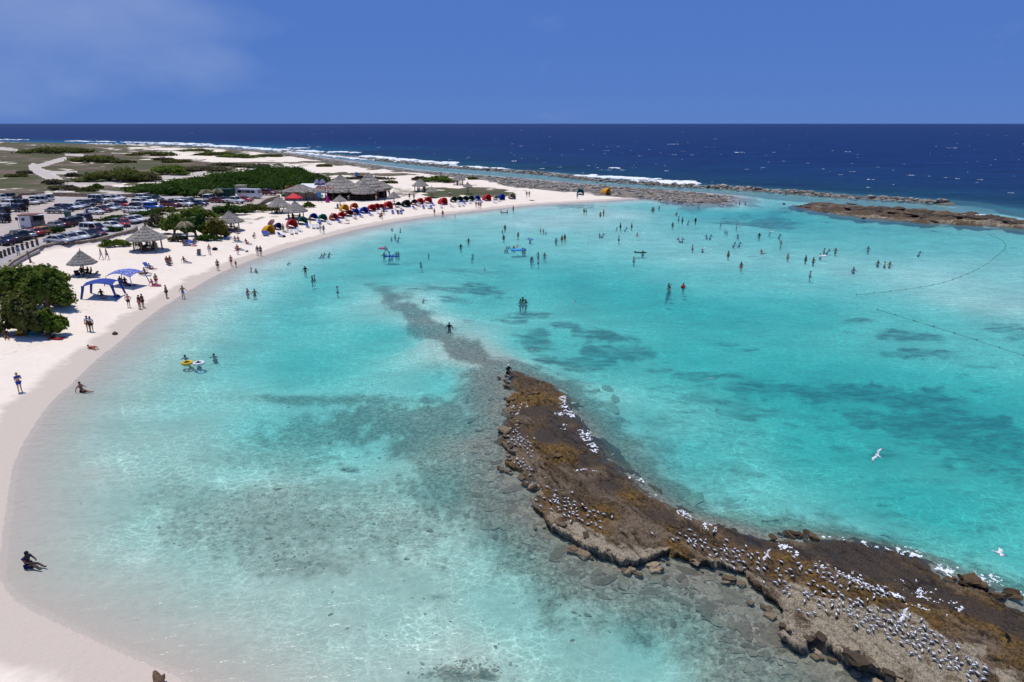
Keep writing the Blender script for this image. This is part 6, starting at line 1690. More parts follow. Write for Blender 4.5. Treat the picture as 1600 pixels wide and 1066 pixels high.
POSE = {'stand': STAND,
        'hips': P_(elL=(-.38, .08, 1.16), wrL=(-.20, -.05, 1.0), haL=(-.15, -.09, .98), elR=(.38, .08, 1.16), wrR=(.20, -.05, 1.0), haR=(.15, -.09, .98)),
        'walk': P_(knL=(-.10, -.20, .52), anL=(-.10, -.16, .12), toL=(-.10, -.32, .07), knR=(.10, .08, .50), anR=(.11, .34, .16), toR=(.11, .22, .04), elL=(-.25, .12, 1.14), wrL=(-.24, .10, .90), haL=(-.24, .08, .82), elR=(.25, -.10, 1.14), wrR=(.22, -.28, 1.0), haR=(.20, -.36, .97)),
        'phone': P_(elL=(-.26, -.08, 1.14), wrL=(-.08, -.30, 1.28), haL=(-.03, -.34, 1.34), elR=(.26, -.08, 1.14), wrR=(.08, -.30, 1.28), haR=(.03, -.34, 1.34)),
        'wave': P_(elL=(-.40, 0, 1.45), wrL=(-.50, -.05, 1.68), haL=(-.52, -.06, 1.77), elR=(.38, -.05, 1.22), wrR=(.52, -.18, 1.20), haR=(.60, -.2, 1.2)),
        'wade': P_(elL=(-.36, -.02, 1.16), wrL=(-.46, -.14, 1.02), haL=(-.50, -.18, .97), elR=(.36, -.02, 1.16), wrR=(.46, -.14, 1.02), haR=(.50, -.18, .97)),
        'sit': dict(pelvis=(0, .05, .14), spine=(0, .16, .34), chest=(0, .22, .54), neck=(0, .22, .69), head=(0, .19, .80), crown=(0, .19, .88), shL=(-.19, .22, .60), elL=(-.28, .36, .36), wrL=(-.30, .46, .12), haL=(-.30, .44, .05), shR=(.19, .22, .60), elR=(.27, .05, .42), wrR=(.20, -.18, .42), haR=(.18, -.26, .42),
                    hiL=(-.09, .0, .12), knL=(-.12, -.40, .34), anL=(-.12, -.72, .08), toL=(-.12, -.86, .14), hiR=(.09, .0, .12), knR=(.12, -.46, .12), anR=(.13, -.88, .07), toR=(.14, -.95, .18)),
        'rest': dict(pelvis=(0, .05, .14), spine=(0, .13, .34), chest=(0, .12, .54), neck=(0, .06, .68), head=(0, .0, .78), crown=(0, -.01, .86), shL=(-.19, .1, .58), elL=(-.24, -.1, .40), wrL=(-.16, -.30, .38), haL=(-.10, -.36, .38), shR=(.19, .1, .58), elR=(.24, -.1, .40), wrR=(.16, -.30, .38), haR=(.10, -.36, .38),
                    hiL=(-.09, .0, .12), knL=(-.12, -.40, .26), anL=(-.12, -.78, .07), toL=(-.12, -.90, .14), hiR=(.09, .0, .12), knR=(.12, -.42, .22), anR=(.13, -.82, .07), toR=(.14, -.93, .15)),
        'chair': dict(pelvis=(0, .1, .46), spine=(0, .2, .64), chest=(0, .28, .84), neck=(0, .28, .99), head=(0, .24, 1.10), crown=(0, .24, 1.18), shL=(-.19, .28, .90), elL=(-.26, .2, .66), wrL=(-.2, -.04, .62), haL=(-.17, -.12, .62), shR=(.19, .28, .90), elR=(.26, .2, .66), wrR=(.2, -.04, .62), haR=(.17, -.12, .62),
                      hiL=(-.09, .05, .44), knL=(-.12, -.36, .46), anL=(-.12, -.46, .09), toL=(-.12, -.60, .05), hiR=(.09, .05, .44), knR=(.12, -.36, .46), anR=(.13, -.52, .09), toR=(.14, -.66, .05)),
        'lie': dict(pelvis=(0, 0, .14), spine=(0, .21, .14), chest=(0, .41, .15), neck=(0, .56, .17), head=(0, .67, .20), crown=(0, .75, .21), shL=(-.19, .46, .14), elL=(-.30, .24, .07), wrL=(-.30, .0, .06), haL=(-.29, -.08, .05), shR=(.19, .46, .14), elR=(.34, .62, .07), wrR=(.22, .78, .08), haR=(.12, .82, .10),
                    hiL=(-.095, -.05, .12), knL=(-.13, -.44, .13), anL=(-.14, -.84, .07), toL=(-.16, -.92, .16), hiR=(.095, -.05, .12), knR=(.14, -.42, .28), anR=(.14, -.72, .07), toR=(.15, -.86, .05)),
        'crouch': dict(pelvis=(0, .12, .42), spine=(0, .02, .60), chest=(0, -.10, .76), neck=(0, -.18, .88), head=(0, -.25, .97), crown=(0, -.28, 1.05), shL=(-.19, -.12, .80), elL=(-.22, -.26, .55), wrL=(-.16, -.40, .34), haL=(-.14, -.46, .26), shR=(.19, -.12, .80), elR=(.22, -.26, .55), wrR=(.16, -.40, .34), haR=(.14, -.46, .26),
                       hiL=(-.1, .08, .38), knL=(-.16, -.28, .46), anL=(-.13, .02, .09), toL=(-.14, -.14, .04), hiR=(.1, .08, .38), knR=(.16, -.24, .40), anR=(.13, .08, .09), toR=(.14, -.08, .04)),
        'swim': dict(pelvis=(0, .30, -.55), spine=(0, .20, -.36), chest=(0, .08, -.17), neck=(0, .0, -.02), head=(0, -.05, .09), crown=(0, -.05, .17), shL=(-.19, .04, -.12), elL=(-.36, -.12, -.16), wrL=(-.34, -.34, -.10), haL=(-.32, -.42, -.08), shR=(.19, .04, -.12), elR=(.36, -.12, -.16), wrR=(.34, -.34, -.10), haR=(.32, -.42, -.08),
                     hiL=(-.09, .33, -.60), knL=(-.14, .42, -.98), anL=(-.14, .70, -1.24), toL=(-.14, .82, -1.30), hiR=(.09, .33, -.60), knR=(.14, .30, -1.0), anR=(.14, .50, -1.32), toR=(.14, .56, -1.44))}
def skin_mesh(name, joints, edges, scale=1.0, root='pelvis', extra=0.0, sub=1):
    names = list(dict.fromkeys([n for e in edges for n in e]))
    me = bpy.data.meshes.new(name)
    me.from_pydata([joints[n] for n in names], [(names.index(a), names.index(b)) for a, b in edges], [])
    o = bpy.data.objects.new(name, me); COL.objects.link(o)
    o.modifiers.new('s', 'SKIN')
    if sub:
        m = o.modifiers.new('u', 'SUBSURF'); m.levels = sub; m.render_levels = sub
    sv = me.skin_vertices[0].data
    for i, n in enumerate(names):
        r = RAD.get(n) or RAD[n[:2]]
        k = r * scale + extra
        sv[i].radius = (k * (1.18 if n in ('chest', 'spine', 'pelvis') else 1), k * (0.82 if n in ('chest', 'spine', 'pelvis') else 1))
        sv[i].use_root = (n == root)
    dg = bpy.context.evaluated_depsgraph_get()
    out = bpy.data.meshes.new_from_object(o.evaluated_get(dg))
    bpy.data.objects.remove(o); bpy.data.meshes.remove(me)
    out.name = name
    out.polygons.foreach_set('use_smooth', [True] * len(out.polygons))
    out.materials.clear(); out.materials.append(metal_w)
    return out
def lerp3(a, b, t): return tuple(a[i] + (b[i] - a[i]) * t for i in range(3))
PM = {}
for k, J in POSE.items():
    J = dict(J); J['mtL'] = lerp3(J['hiL'], J['knL'], .55); J['mtR'] = lerp3(J['hiR'], J['knR'], .55); J['uaL'] = lerp3(J['shL'], J['elL'], .5); J['uaR'] = lerp3(J['shR'], J['elR'], .5)
    RAD.update(mt=.075, ua=.055)
    body = skin_mesh('body', J, EDG)
    shorts = skin_mesh('shorts', J, [('pelvis', 'hiL'), ('hiL', 'mtL'), ('pelvis', 'hiR'), ('hiR', 'mtR')], 1.0, 'pelvis', 0.022)
    top = skin_mesh('top', J, [('spine', 'chest'), ('chest', 'shL'), ('shL', 'uaL'), ('chest', 'shR'), ('shR', 'uaR')], 1.0, 'chest', 0.022)
    hd, cw = Vector(J['head']), Vector(J['crown'])
    hair = MB().ball(tuple(hd.lerp(cw, 0.55) + Vector((0, 0.03, 0.0))), (0.105, 0.115, 0.105), 2).mesh('hair', (metal_w,), True)
    PM[k] = (body, shorts, top, hair)
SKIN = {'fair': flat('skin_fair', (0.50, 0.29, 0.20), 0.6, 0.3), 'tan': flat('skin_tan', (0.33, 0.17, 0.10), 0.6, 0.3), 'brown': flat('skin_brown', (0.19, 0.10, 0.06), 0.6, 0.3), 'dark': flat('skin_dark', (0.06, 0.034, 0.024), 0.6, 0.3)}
CL_ = {'black': (0.015, 0.015, 0.018), 'navy': (0.012, 0.018, 0.08), 'blue': (0.02, 0.08, 0.40), 'white': (0.70, 0.70, 0.70), 'red': (0.45, 0.02, 0.025), 'pink': (0.55, 0.10, 0.22), 'green': (0.03, 0.16, 0.07), 'yellow': (0.62, 0.42, 0.03), 'teal': (0.01, 0.20, 0.24), 'grey': (0.22, 0.22, 0.24), 'orange': (0.60, 0.17, 0.03), 'brown': (0.10, 0.05, 0.03), 'blond': (0.40, 0.26, 0.10), 'sky': (0.18, 0.38, 0.62)}
CLM = {k: flat('cloth_' + k, v, 0.8, 0.2) for k, v in CL_.items()}
def person(px, py, pose, rz, skin, bottom, top, hair, label, imm=None, scale=1.0, group='people at the beach', z=None):
    if imm is None:
        p = at(px, py) if z is None else np.array([*map(float, G(px, py, z)), z])
    else:
        x, y = G(px, py, 0.0); p = np.array([float(x), float(y), -imm])
    r = empty('person', tuple(map(float, p)), R(rz)); r.scale = (scale,) * 3
    b, s, t, h = PM[pose]
    part('body', b, r, SKIN[skin]); part('shorts', s, r, CLM[bottom])
    if top: part('top', t, r, CLM[top])
    part('hair', h, r, CLM[hair])
    return tag(r, label, 'person', group)
PEOPLE = '''
32 613 phone 60 fair blue blue blond|woman in a blue swimsuit holding up a phone on the dry sand
130 613 sit 75 tan black - brown|person in dark swimwear sitting at the water's edge leaning back on one arm
47 886 rest 75 dark navy navy black|person in a navy top sitting in the shallows with legs stretched out
795 585 rest 30 dark black black white|person in black with a white cap on the tip of the rock ledge
139 518 stand 20 brown orange white black|person in white top and orange bottoms with an arm round a friend
144 519 stand 20 brown black white black|person in white shirt and black trousers beside the one in orange
145 545 lie 60 tan red - black|person in red swimwear stretched out face down on wet sand
202 481 hips 10 fair black - brown|bare-chested man in black shorts with hands on hips
219 483 stand -20 brown pink black black|darker of two women standing close together near the waterline
224 481 stand 160 tan black black brown|slimmer of two women standing close together near the waterline
261 466 stand 90 tan black - brown|lone person walking the sand between the pair and the man in blue shorts
287 467 wade 40 tan sky - black|man in light blue shorts stepping towards the water
341 423 stand 10 tan brown grey brown|person standing at the wet sand, alone, above the bay bend
362 416 walk 30 fair red - brown|sunburnt adult in red trunks walking with a child
369 418 stand 10 tan navy navy black 0.62|small child beside the sunburnt adult
372 398 stand 20 tan red red brown|person in red standing behind a towel
403 400 stand 5 brown white black black|person in pale shorts standing with a friend in black by the water
408 400 stand -5 brown black black black|person all in black standing with a friend by the water
328 398 stand 30 fair white - brown|slim pale person standing by a dark bag on the sand
245 447 stand 60 tan red - brown|person in red bending over a pink towel
240 446 sit 90 fair pink pink blond|child in pink sitting on a bright towel
222 429 lie 60 tan black - brown|first sunbather lying behind the patterned canopy
228 428 sit 80 tan black - black|second sunbather sitting up behind the patterned canopy
236 421 sit 85 tan blue - brown|person sitting in front of a blue chair with legs out
262 413 chair 40 tan brown red brown|person in a low chair with reddish top, nearer the camera of two
267 412 chair 40 tan brown - black|person in a low chair beside the one with reddish top
289 410 sit 70 brown white - black|person sitting on a white towel alone on open sand
159 406 walk 150 fair white - brown|pale person walking below the stone wall
168 406 walk 150 tan grey - brown|person walking below the stone wall carrying something
30 402 walk 200 brown white sky black|person in light blue shirt on the paved walkway
44 332 stand 160 brown black grey black|man standing among the black jeeps
83 528 lie 80 tan black - brown|person lying in front of the bright green bush
76 526 sit 60 brown red white black|person sitting at the edge of the shade beside bags
10 528 sit 40 brown brown brown black|person sitting in deep shade under the olive bush
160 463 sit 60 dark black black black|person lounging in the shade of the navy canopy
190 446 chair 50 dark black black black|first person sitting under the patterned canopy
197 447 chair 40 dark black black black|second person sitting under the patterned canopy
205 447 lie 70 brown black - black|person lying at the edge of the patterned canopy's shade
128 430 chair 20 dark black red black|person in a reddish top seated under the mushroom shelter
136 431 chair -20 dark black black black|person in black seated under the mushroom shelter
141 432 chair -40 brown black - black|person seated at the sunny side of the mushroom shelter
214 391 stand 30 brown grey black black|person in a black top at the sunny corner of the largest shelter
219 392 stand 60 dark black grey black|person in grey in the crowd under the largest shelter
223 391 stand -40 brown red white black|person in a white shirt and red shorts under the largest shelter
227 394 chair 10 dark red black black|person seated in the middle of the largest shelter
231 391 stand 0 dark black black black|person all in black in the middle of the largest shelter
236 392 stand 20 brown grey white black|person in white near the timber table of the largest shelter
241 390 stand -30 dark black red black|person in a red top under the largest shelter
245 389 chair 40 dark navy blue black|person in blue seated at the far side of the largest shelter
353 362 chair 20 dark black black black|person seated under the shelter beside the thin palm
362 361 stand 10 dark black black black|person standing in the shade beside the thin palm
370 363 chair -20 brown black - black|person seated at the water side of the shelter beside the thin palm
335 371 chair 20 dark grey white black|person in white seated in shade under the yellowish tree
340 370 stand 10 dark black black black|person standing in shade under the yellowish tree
368 377 sit 40 fair black pink brown|person in pink sitting on a towel, one of a couple
373 377 sit 40 tan black - brown|bare-backed person sitting on a towel, one of a couple
386 381 sit 70 tan red red brown|person in red sitting alone on the sand
397 372 crouch 60 fair black white brown|person in white bending over a bag
373 390 lie 70 tan black - brown|person lying on a pale towel near a standing swimmer
443 363 stand 20 tan black white brown|person standing beside the first yellow cabana
450 363 stand 20 fair white pink blond|person in pink and white standing between yellow and red cabanas
501 364 stand 0 fair white white blond|pale person standing on open sand next to one in teal
506 365 stand 0 brown teal teal black|person in teal standing on open sand
485 350 stand 20 tan red - brown|person standing by the dark green cabana
519 345 stand 10 tan black white brown|person between the second green cabana and the reds
556 343 stand 10 tan white - brown|person standing before the front blue cabana
597 343 stand 10 fair red red brown|person in red standing on open sand with a friend in black
600 336 stand 10 dark black black black|person in black standing behind the one in red
594 341 crouch 40 dark black black black|dark figure crouching next to the person in red
679 337 walk 40 tan red - brown|person in red walking along the wet sand of the spit
692 340 stand 0 tan red red brown|person in red standing ankle deep beside the spit sand
640 312 stand 0 brown black black black|person in black on the dry grass behind the black cabanas
647 313 stand 0 tan navy navy black|person in navy on the dry grass behind the black cabanas
607 304 stand 0 tan red red brown|person in red by the end of the beach bar
588 314 stand 0 fair white - brown|pale person at the open front of the beach bar
703 309 stand 0 tan black white brown|person in a white top behind the single red cabana
651 322 sit 40 tan pink pink brown|person in pink sitting before the small black cabana
655 322 chair 40 fair white white brown|person in white sitting before the paired red cabanas
744 325 stand 0 fair white - brown|first of three people standing by the dark green cabanas
748 325 stand 0 tan black - brown|second of three people standing by the dark green cabanas
751 326 stand 0 tan red - brown|third of three people standing by the dark green cabanas
823 308 stand 0 tan black black brown|person in black standing past the tan cabana, one of two
827 308 stand 0 tan brown - brown|bare-chested person standing past the tan cabana, one of two
831 314 lie 60 tan black - brown|person lying on the sand past the tan cabana
902 311 stand 0 brown sky sky black|person in light blue beside the lone teal cabana
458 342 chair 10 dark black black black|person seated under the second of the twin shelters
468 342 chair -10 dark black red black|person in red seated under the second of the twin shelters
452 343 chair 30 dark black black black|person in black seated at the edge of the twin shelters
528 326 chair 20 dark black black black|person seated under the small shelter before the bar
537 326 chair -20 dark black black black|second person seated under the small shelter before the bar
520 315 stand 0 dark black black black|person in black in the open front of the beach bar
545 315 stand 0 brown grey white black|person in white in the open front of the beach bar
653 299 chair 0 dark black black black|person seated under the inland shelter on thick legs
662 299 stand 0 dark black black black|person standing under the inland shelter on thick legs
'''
for ln in PEOPLE.strip().splitlines():
    a, lab = ln.split('|'); f = a.split()
    zf = 2.03 if lab.endswith('walkway') or 'jeeps' in lab else None
    zf = 0.27 if 'tip of the rock ledge' in lab else zf
    person(float(f[0]), float(f[1]), f[2], float(f[3]), f[4], f[5], None if f[6] == '-' else f[6], f[7], lab, None, float(f[8]) if len(f) > 8 else 1.0, z=zf)
# bathers: pixel where they meet the water, how deep they stand (m)
BATH = '''
289 557 swim 60 brown black - black 0.06|bather's head and shoulders nearest the left of four in the near bay
334 555 swim 120 brown black - black 0.06|bather swimming apart at the far side of the near-bay four
292 567 swim 200 tan yellow yellow black 0.04|bather lying in a yellow swim ring
310 567 swim 30 dark black - black 0.04|bather with a white float in the near bay
387 459 wade 10 fair pink pink black 0.72|woman in pink standing waist deep beside a man
398 460 wade 0 tan black - black 0.70|man in dark shorts standing waist deep beside the woman in pink
477 423 wade 0 dark black black black 0.72|large dark figure wading thigh deep
488 438 stand 30 dark black black black 0.75|darker one of an embracing couple in the water
491.5 437 stand -30 tan black - brown 0.75|paler one of an embracing couple in the water
527 450 wave 0 tan black - brown 1.22|bather with one arm raised, alone
451 410 swim 90 tan black - white 0.08|swimmer in a white cap heading along the bay
392.5 423 wade 0 tan black - black 0.95|first of two small bathers just off the beach
400 424 wade 0 tan black - black 1.02|second of two small bathers just off the beach
502.5 398 swim 0 brown black - black 0.04|first of three heads in a line off the open sand
507 397 swim 40 brown black - black 0.02|second of three heads in a line off the open sand
514.5 396.5 swim 70 brown black - black 0.02|third of three heads in a line off the open sand
612.5 358 wade 0 brown black - black 1.15|bather nearest the beach in front of the red cabanas
625.5 359 wave 0 brown black - black 1.18|bather waving in front of the red cabanas
611.5 371 wade 0 brown navy navy black 0.92|child in navy in a trio of bathers
617.5 369 wade 20 brown black - black 1.0|adult in a trio of bathers
623 372 swim 40 brown black - black 0.04|swimmer in a trio of bathers
601.5 386 wade 10 fair white white white 1.05|bather in a white hat beside a pink float
604.5 389 swim 0 brown black - black 0.03|head beside the bather in a white hat
600 399 wade 0 brown black - black 1.0|bather standing by the blue air mat
609 400.5 swim 90 tan black - black -0.04|first rider on the long blue air mat
614 400 swim 90 tan red red brown -0.04|second rider on the long blue air mat
619 396 wade 0 brown black - black 1.12|first of a pair behind the blue air mat
622.5 396 wade 0 brown black - black 1.12|second of a pair behind the blue air mat
657.5 411 swim 100 brown black - black 0.05|swimmer trailing a wake before the seagrass
669.5 396 wave 0 brown blue blue black 0.95|child in a blue shirt wading alone
720 387 wade 0 dark black - black 0.75|dark bather standing waist deep, nearer of two
732 377.5 wade 0 brown black - black 0.78|bather standing waist deep, farther of two
739 398 swim 60 dark black - black 0.05|head of a swimmer below the two waist-deep bathers
662 467 swim 90 fair white white white 0.10|snorkeller in white floating near the drowned reef
702 512 wade 0 dark black black black 0.85|dark figure on the drowned reef holding a child
813 473 wade 0 dark black - black 1.0|first of three dark bathers in a huddle over seagrass
817 471.5 wave 0 dark black - black 0.85|tallest of three dark bathers in a huddle over seagrass
821.5 473 wade 0 dark black - black 1.02|third of three dark bathers in a huddle over seagrass
711 338 wade 0 tan black - brown 0.8|child standing in the shallows off the black cabanas
784 332 sit 40 brown black - black 0.25|first bather sitting in the shallows off the tan cabana
792 332 sit 60 brown black - black 0.25|second bather sitting in the shallows off the tan cabana
802 330.5 stand 0 dark black black black 0.3|dark adult standing shin deep at the shore
789 358 stand 0 brown black black black 0.5|tall adult with a child in the far shallows
785 359.5 stand 0 brown black - black 0.9|child beside the tall adult in the far shallows
787 373 stand 0 brown black - black 0.6|adult alone waist deep below the one with a child
809.5 368 stand 0 fair grey - white 0.6|man in a white cap standing in the far shallows
844.5 360 stand 0 fair black - brown 0.5|first of a couple with a small child
849 361 stand 0 tan red - brown 0.55|second of a couple with a small child
853 361 stand 0 fair white - blond 1.05|small child next to the couple
826 373 swim 30 brown black - black 0.04|head next to a blue swim ring
829.5 374 swim 10 brown blue blue black 0.0|bather in a blue swim ring
869 376 wade 0 brown black - black 0.95|bather chest deep beside two standing friends
878 374.5 stand 0 tan black - brown 0.55|person standing knee deep next to yellow trunks
882.5 374 stand 0 brown yellow - black 0.45|person in yellow trunks standing knee deep
792 387 swim 0 brown black - black 0.02|first of two heads behind the raft
795.5 387 swim 30 brown black - black 0.02|second of two heads behind the raft
803 387 wade 0 brown black - black 1.1|bather holding the back of the blue raft
808 389 sit 20 fair white white blond -0.12|child in white sitting on the blue raft
817 391.5 wade 0 brown black - black 0.95|first bather at the side of the blue raft
820 391.5 wade 0 tan black - black 1.05|second bather at the side of the blue raft
841 397 wade 0 brown black - black 1.08|bather beyond the raft, first of a loose four
851 399 wade 0 brown black - black 1.0|bather beyond the raft, second of a loose four
832 403 swim 0 tan black - black 0.02|bather beyond the raft, third of a loose four
830 406 wade 0 brown blue blue black 0.95|bather in blue beyond the raft
841 407 wade 0 tan black - brown 1.05|bather nearest the deep water below the raft
912.5 334 stand 0 tan black - brown 0.35|first of a pair standing shin deep off the teal cabana
916 334 stand 0 tan brown - brown 0.35|second of a pair standing shin deep off the teal cabana
938 337 stand 0 tan black - brown 0.5|person wading beside one in dark clothes
943 336 stand 0 dark black black black 0.4|person in dark clothes wading off the spit
969.5 355.5 stand 0 brown black - black 0.45|tall adult standing over a floating child
964 356 swim 90 tan black - black 0.02|child floating at the feet of the tall adult
987 355.5 stand 0 tan pink - brown 0.45|person standing alone knee deep in the far shallows
979 356 swim 60 brown black - black 0.05|small head between two standing adults
937 366 swim 0 brown black - black 0.02|first of two heads close together mid-shallows
943 366 swim 40 brown black - black 0.0|second of two heads close together mid-shallows
967 376 stand 0 tan black - brown 0.45|tallest bather of the mid-shallows, in dark trunks
996 369 sit 30 fair white white brown 0.2|bather in white lying back in the shallows
1004.5 395 wade 0 brown black - black 1.05|head beside a dark floating mat
990.5 406 wade 0 tan red - black 0.9|bather with red trunks below the mid-shallows
1019 329 stand 0 brown black - black 0.5|first of a close pair off the spit end
1021.5 329 stand 0 tan grey - brown 0.5|second of a close pair off the spit end
1030 324 wade 0 brown black - black 1.0|head nearest the spit end sand
1056.5 336 crouch 0 fair pink pink brown 0.4|person in pink bending in the water
1060 348 stand 0 brown blue blue black 0.3|person in a long blue dress standing in the shallows
1066 349 stand 0 brown black black black 0.4|person in black beside the long blue dress
1051 353 stand 0 tan black - brown 0.6|slim person standing in front of the blue dress
1076 346 swim 90 brown black - black 0.05|swimmer between two people in dark clothes
1086.5 349 stand 0 dark black black white 0.35|person in black with a white cap standing in the shallows
1060 373 swim 0 brown black - black 0.02|first of two heads below the blue dress
1067 373 swim 40 brown black - black 0.02|second of two heads below the blue dress
1082 388 wade 0 tan black - brown 0.8|waist-deep bather before a swimmer with a float
1098 388 swim 80 brown black - black 0.03|swimmer with a small white float
1091 323.5 swim 0 brown black - black 0.03|head just off the rubble point
1045 449 wave 0 brown black - black 0.85|tallest of three bathers in deep turquoise
1046.5 453 wade 0 tan black - black 1.0|bather in front of the tallest in deep turquoise
1044 458.5 swim 90 dark black - black 0.06|swimmer with a wake below the deep turquoise trio
1068 447 wade 0 brown black - black 1.0|bather behind the red ball
1150 318 wade 0 brown black - black 1.0|first of three bathers in the channel beside the rubble point
1155.5 318.5 stand 0 brown navy navy black 0.8|bather in navy in the channel beside the rubble point
1164.5 318.5 stand 0 brown black black black 0.8|bather in black in the channel beside the rubble point
1127 348 wade 0 brown black - black 0.7|adult with a pale child near the dark channel
1125.5 352 stand 0 fair white white blond 0.75|pale child near the dark channel
1133 361 wade 0 tan black - brown 0.7|first of a pair behind the pale child
1136 361.5 wade 0 brown black - black 0.85|second of a pair behind the pale child
1151 355 stand 0 fair green - brown 0.7|person in green trunks by the dark channel
1156.5 348 wade 0 fair white white white 1.0|bather in a white hat by the dark channel
1153 367 swim 0 brown black - black 0.03|lone head in front of the green trunks
1104 368 swim 0 brown black - black 0.03|first of two heads left of the channel bathers
1111 368 swim 40 brown black - black 0.03|second of two heads left of the channel bathers
1148.5 380 swim 0 tan black - black 0.0|first of two heads in pale shallows
1156.5 380 swim 40 tan black - black 0.0|second of two heads in pale shallows
1186.5 368.5 wade 0 dark black black black 0.85|dark bather carrying a child
1204.5 362 swim 60 brown white white black 0.0|bather with a pale float past the dark bather
1219 367 swim 0 brown black - black 0.03|head past the dark channel edge
1220 382 wave 0 tan white - black 0.75|bather twisting with arms out, white trunks
1191 395 sit 0 fair red red red 0.3|person in bright red sitting in the shallows
1138 399.5 stand 0 tan black - brown 0.6|slim bather standing alone in pale shallows
1158 417.5 stand 0 tan red - brown 0.55|slim bather nearest the deep edge of the shallows
1231 402 stand 0 fair red - brown 0.75|pale sunburnt bather standing waist deep
1259 405.5 stand 0 brown black - black 0.75|first of two waist-deep bathers beside the float group
1271 408 wade 0 brown black - black 0.8|second of two waist-deep bathers beside the float group
1282 400 wade 0 brown navy navy black 1.0|bather pushing a white float
1288 392 wade 0 brown black - black 0.95|bather behind the white float
1295.5 391 swim 30 brown black - black 0.0|swimmer behind the white float
1305.5 393 wade 0 tan black - black 0.8|broad bather at the end of the float group
1357 388 wade 0 brown black - black 1.05|bather with a child out beyond the float group
1372 411 wade 0 brown black - black 1.0|first of three bathers in a line near the buoy rope
1382.5 413 wade 0 tan black - black 1.0|second of three bathers in a line near the buoy rope
1390.5 413 wade 0 tan red - black 0.98|third of three bathers in a line near the buoy rope
1334 421 wade 0 brown black - black 1.1|single bather inshore of the line of three
1266 430 wade 0 tan black - brown 0.8|bather chest deep nearest the deep water past the shallows
1438 393 swim 90 brown black - black 0.12|snorkeller kicking up a white wake
'''
def hash_deg(s): return (sum(ord(c) * (i + 3) for i, c in enumerate(s)) % 240) - 120
for ln in BATH.strip().splitlines():
    a, lab = ln.split('|'); f = a.split()
    imm_ = float(f[8]) + (0.30 if f[2] in ('stand', 'wade', 'wave') and float(f[8]) > 0.42 else 0.0)
    person(float(f[0]), float(f[1]), f[2], float(f[3]) + (hash_deg(lab)), f[4], f[5], None if f[6] == '-' else f[6], f[7], lab, imm_, 0.72 if 'child' in lab and 'with a child' not in lab and 'holding' not in lab and 'carrying' not in lab and 'small child' != lab and 'over a' not in lab else 1.0, 'bathers in the lagoon')
# ================================================================ birds
bw, bg_, bk = flat('feather_white', (0.74, 0.74, 0.73), 0.8, 0.2, 0.05), flat('feather_grey', (0.20, 0.205, 0.22), 0.8, 0.2), flat('feather_black', (0.02, 0.02, 0.022), 0.7, 0.2)
def bird_mesh(fly=False):
    V, F, M = [], [], []
    def add(mb, mi):
        o = len(V); V.extend(mb.v); F.extend([tuple(i + o for i in q) for q in mb.f]); M.extend([mi] * len(mb.f))
    if not fly:
        add(MB().ball((0, 0.02, 0.16), (0.062, 0.145, 0.062), 2), 0)
        b = MB().ball((0, -0.12, 0.235), (0.042, 0.05, 0.042)); add(b, 0)
        add(MB().ball((0, -0.115, 0.256), (0.038, 0.046, 0.028)), 2)
        add(MB().tube([(0, -0.16, 0.232), (0, -0.235, 0.222)], [0.014, 0.003], 5), 2)
        for s in (-1, 1):
            add(MB().ball((s * 0.05, 0.06, 0.185), (0.024, 0.15, 0.042)), 1)
            add(MB().tube([(s * 0.025, 0.0, 0.11), (s * 0.025, -0.01, 0.0)], 0.008, 4), 2)
        add(MB().tube([(0, 0.14, 0.17), (0, 0.27, 0.15)], [0.03, 0.008], 5), 1)
    else:
        add(MB().ball((0, 0, 0), (0.06, 0.19, 0.055), 2), 0); add(MB().ball((0, -0.2, 0.02), (0.042, 0.055, 0.042)), 0); add(MB().ball((0, -0.2, 0.042), (0.035, 0.045, 0.022)), 2)
        add(MB().tube([(0, -0.25, 0.015), (0, -0.33, 0.0)], [0.015, 0.003], 5), 2); add(MB().tube([(0, 0.17, 0), (0, 0.34, -0.01)], [0.035, 0.01], 5), 0)
        for s in (-1, 1):
            m = MB().add([(s * 0.04, -0.09, 0.02), (s * 0.04, 0.09, 0.015), (s * 0.27, 0.04, 0.11), (s * 0.27, -0.12, 0.12), (s * 0.58, 0.12, 0.05), (s * 0.04, -0.09, 0.0), (s * 0.04, 0.09, -0.005), (s * 0.27, 0.04, 0.095), (s * 0.27, -0.12, 0.105)], [(0, 1, 2, 3), (3, 2, 4), (5, 8, 7, 6), (8, 4, 7), (0, 3, 8, 5), (1, 6, 7, 2)])
            add(m, 0); add(MB().add([(s * 0.40, -0.045, 0.09), (s * 0.40, 0.085, 0.085), (s * 0.59, 0.125, 0.051)], [(0, 1, 2)]), 1)
    me = bpy.data.meshes.new('bird'); me.from_pydata(V, [], F)
    for m in (bw, bg_, bk): me.materials.append(m)
    me.polygons.foreach_set('material_index', M); me.polygons.foreach_set('use_smooth', [True] * len(M))
    return me
TERN, GULL = bird_mesh(), bird_mesh(True)
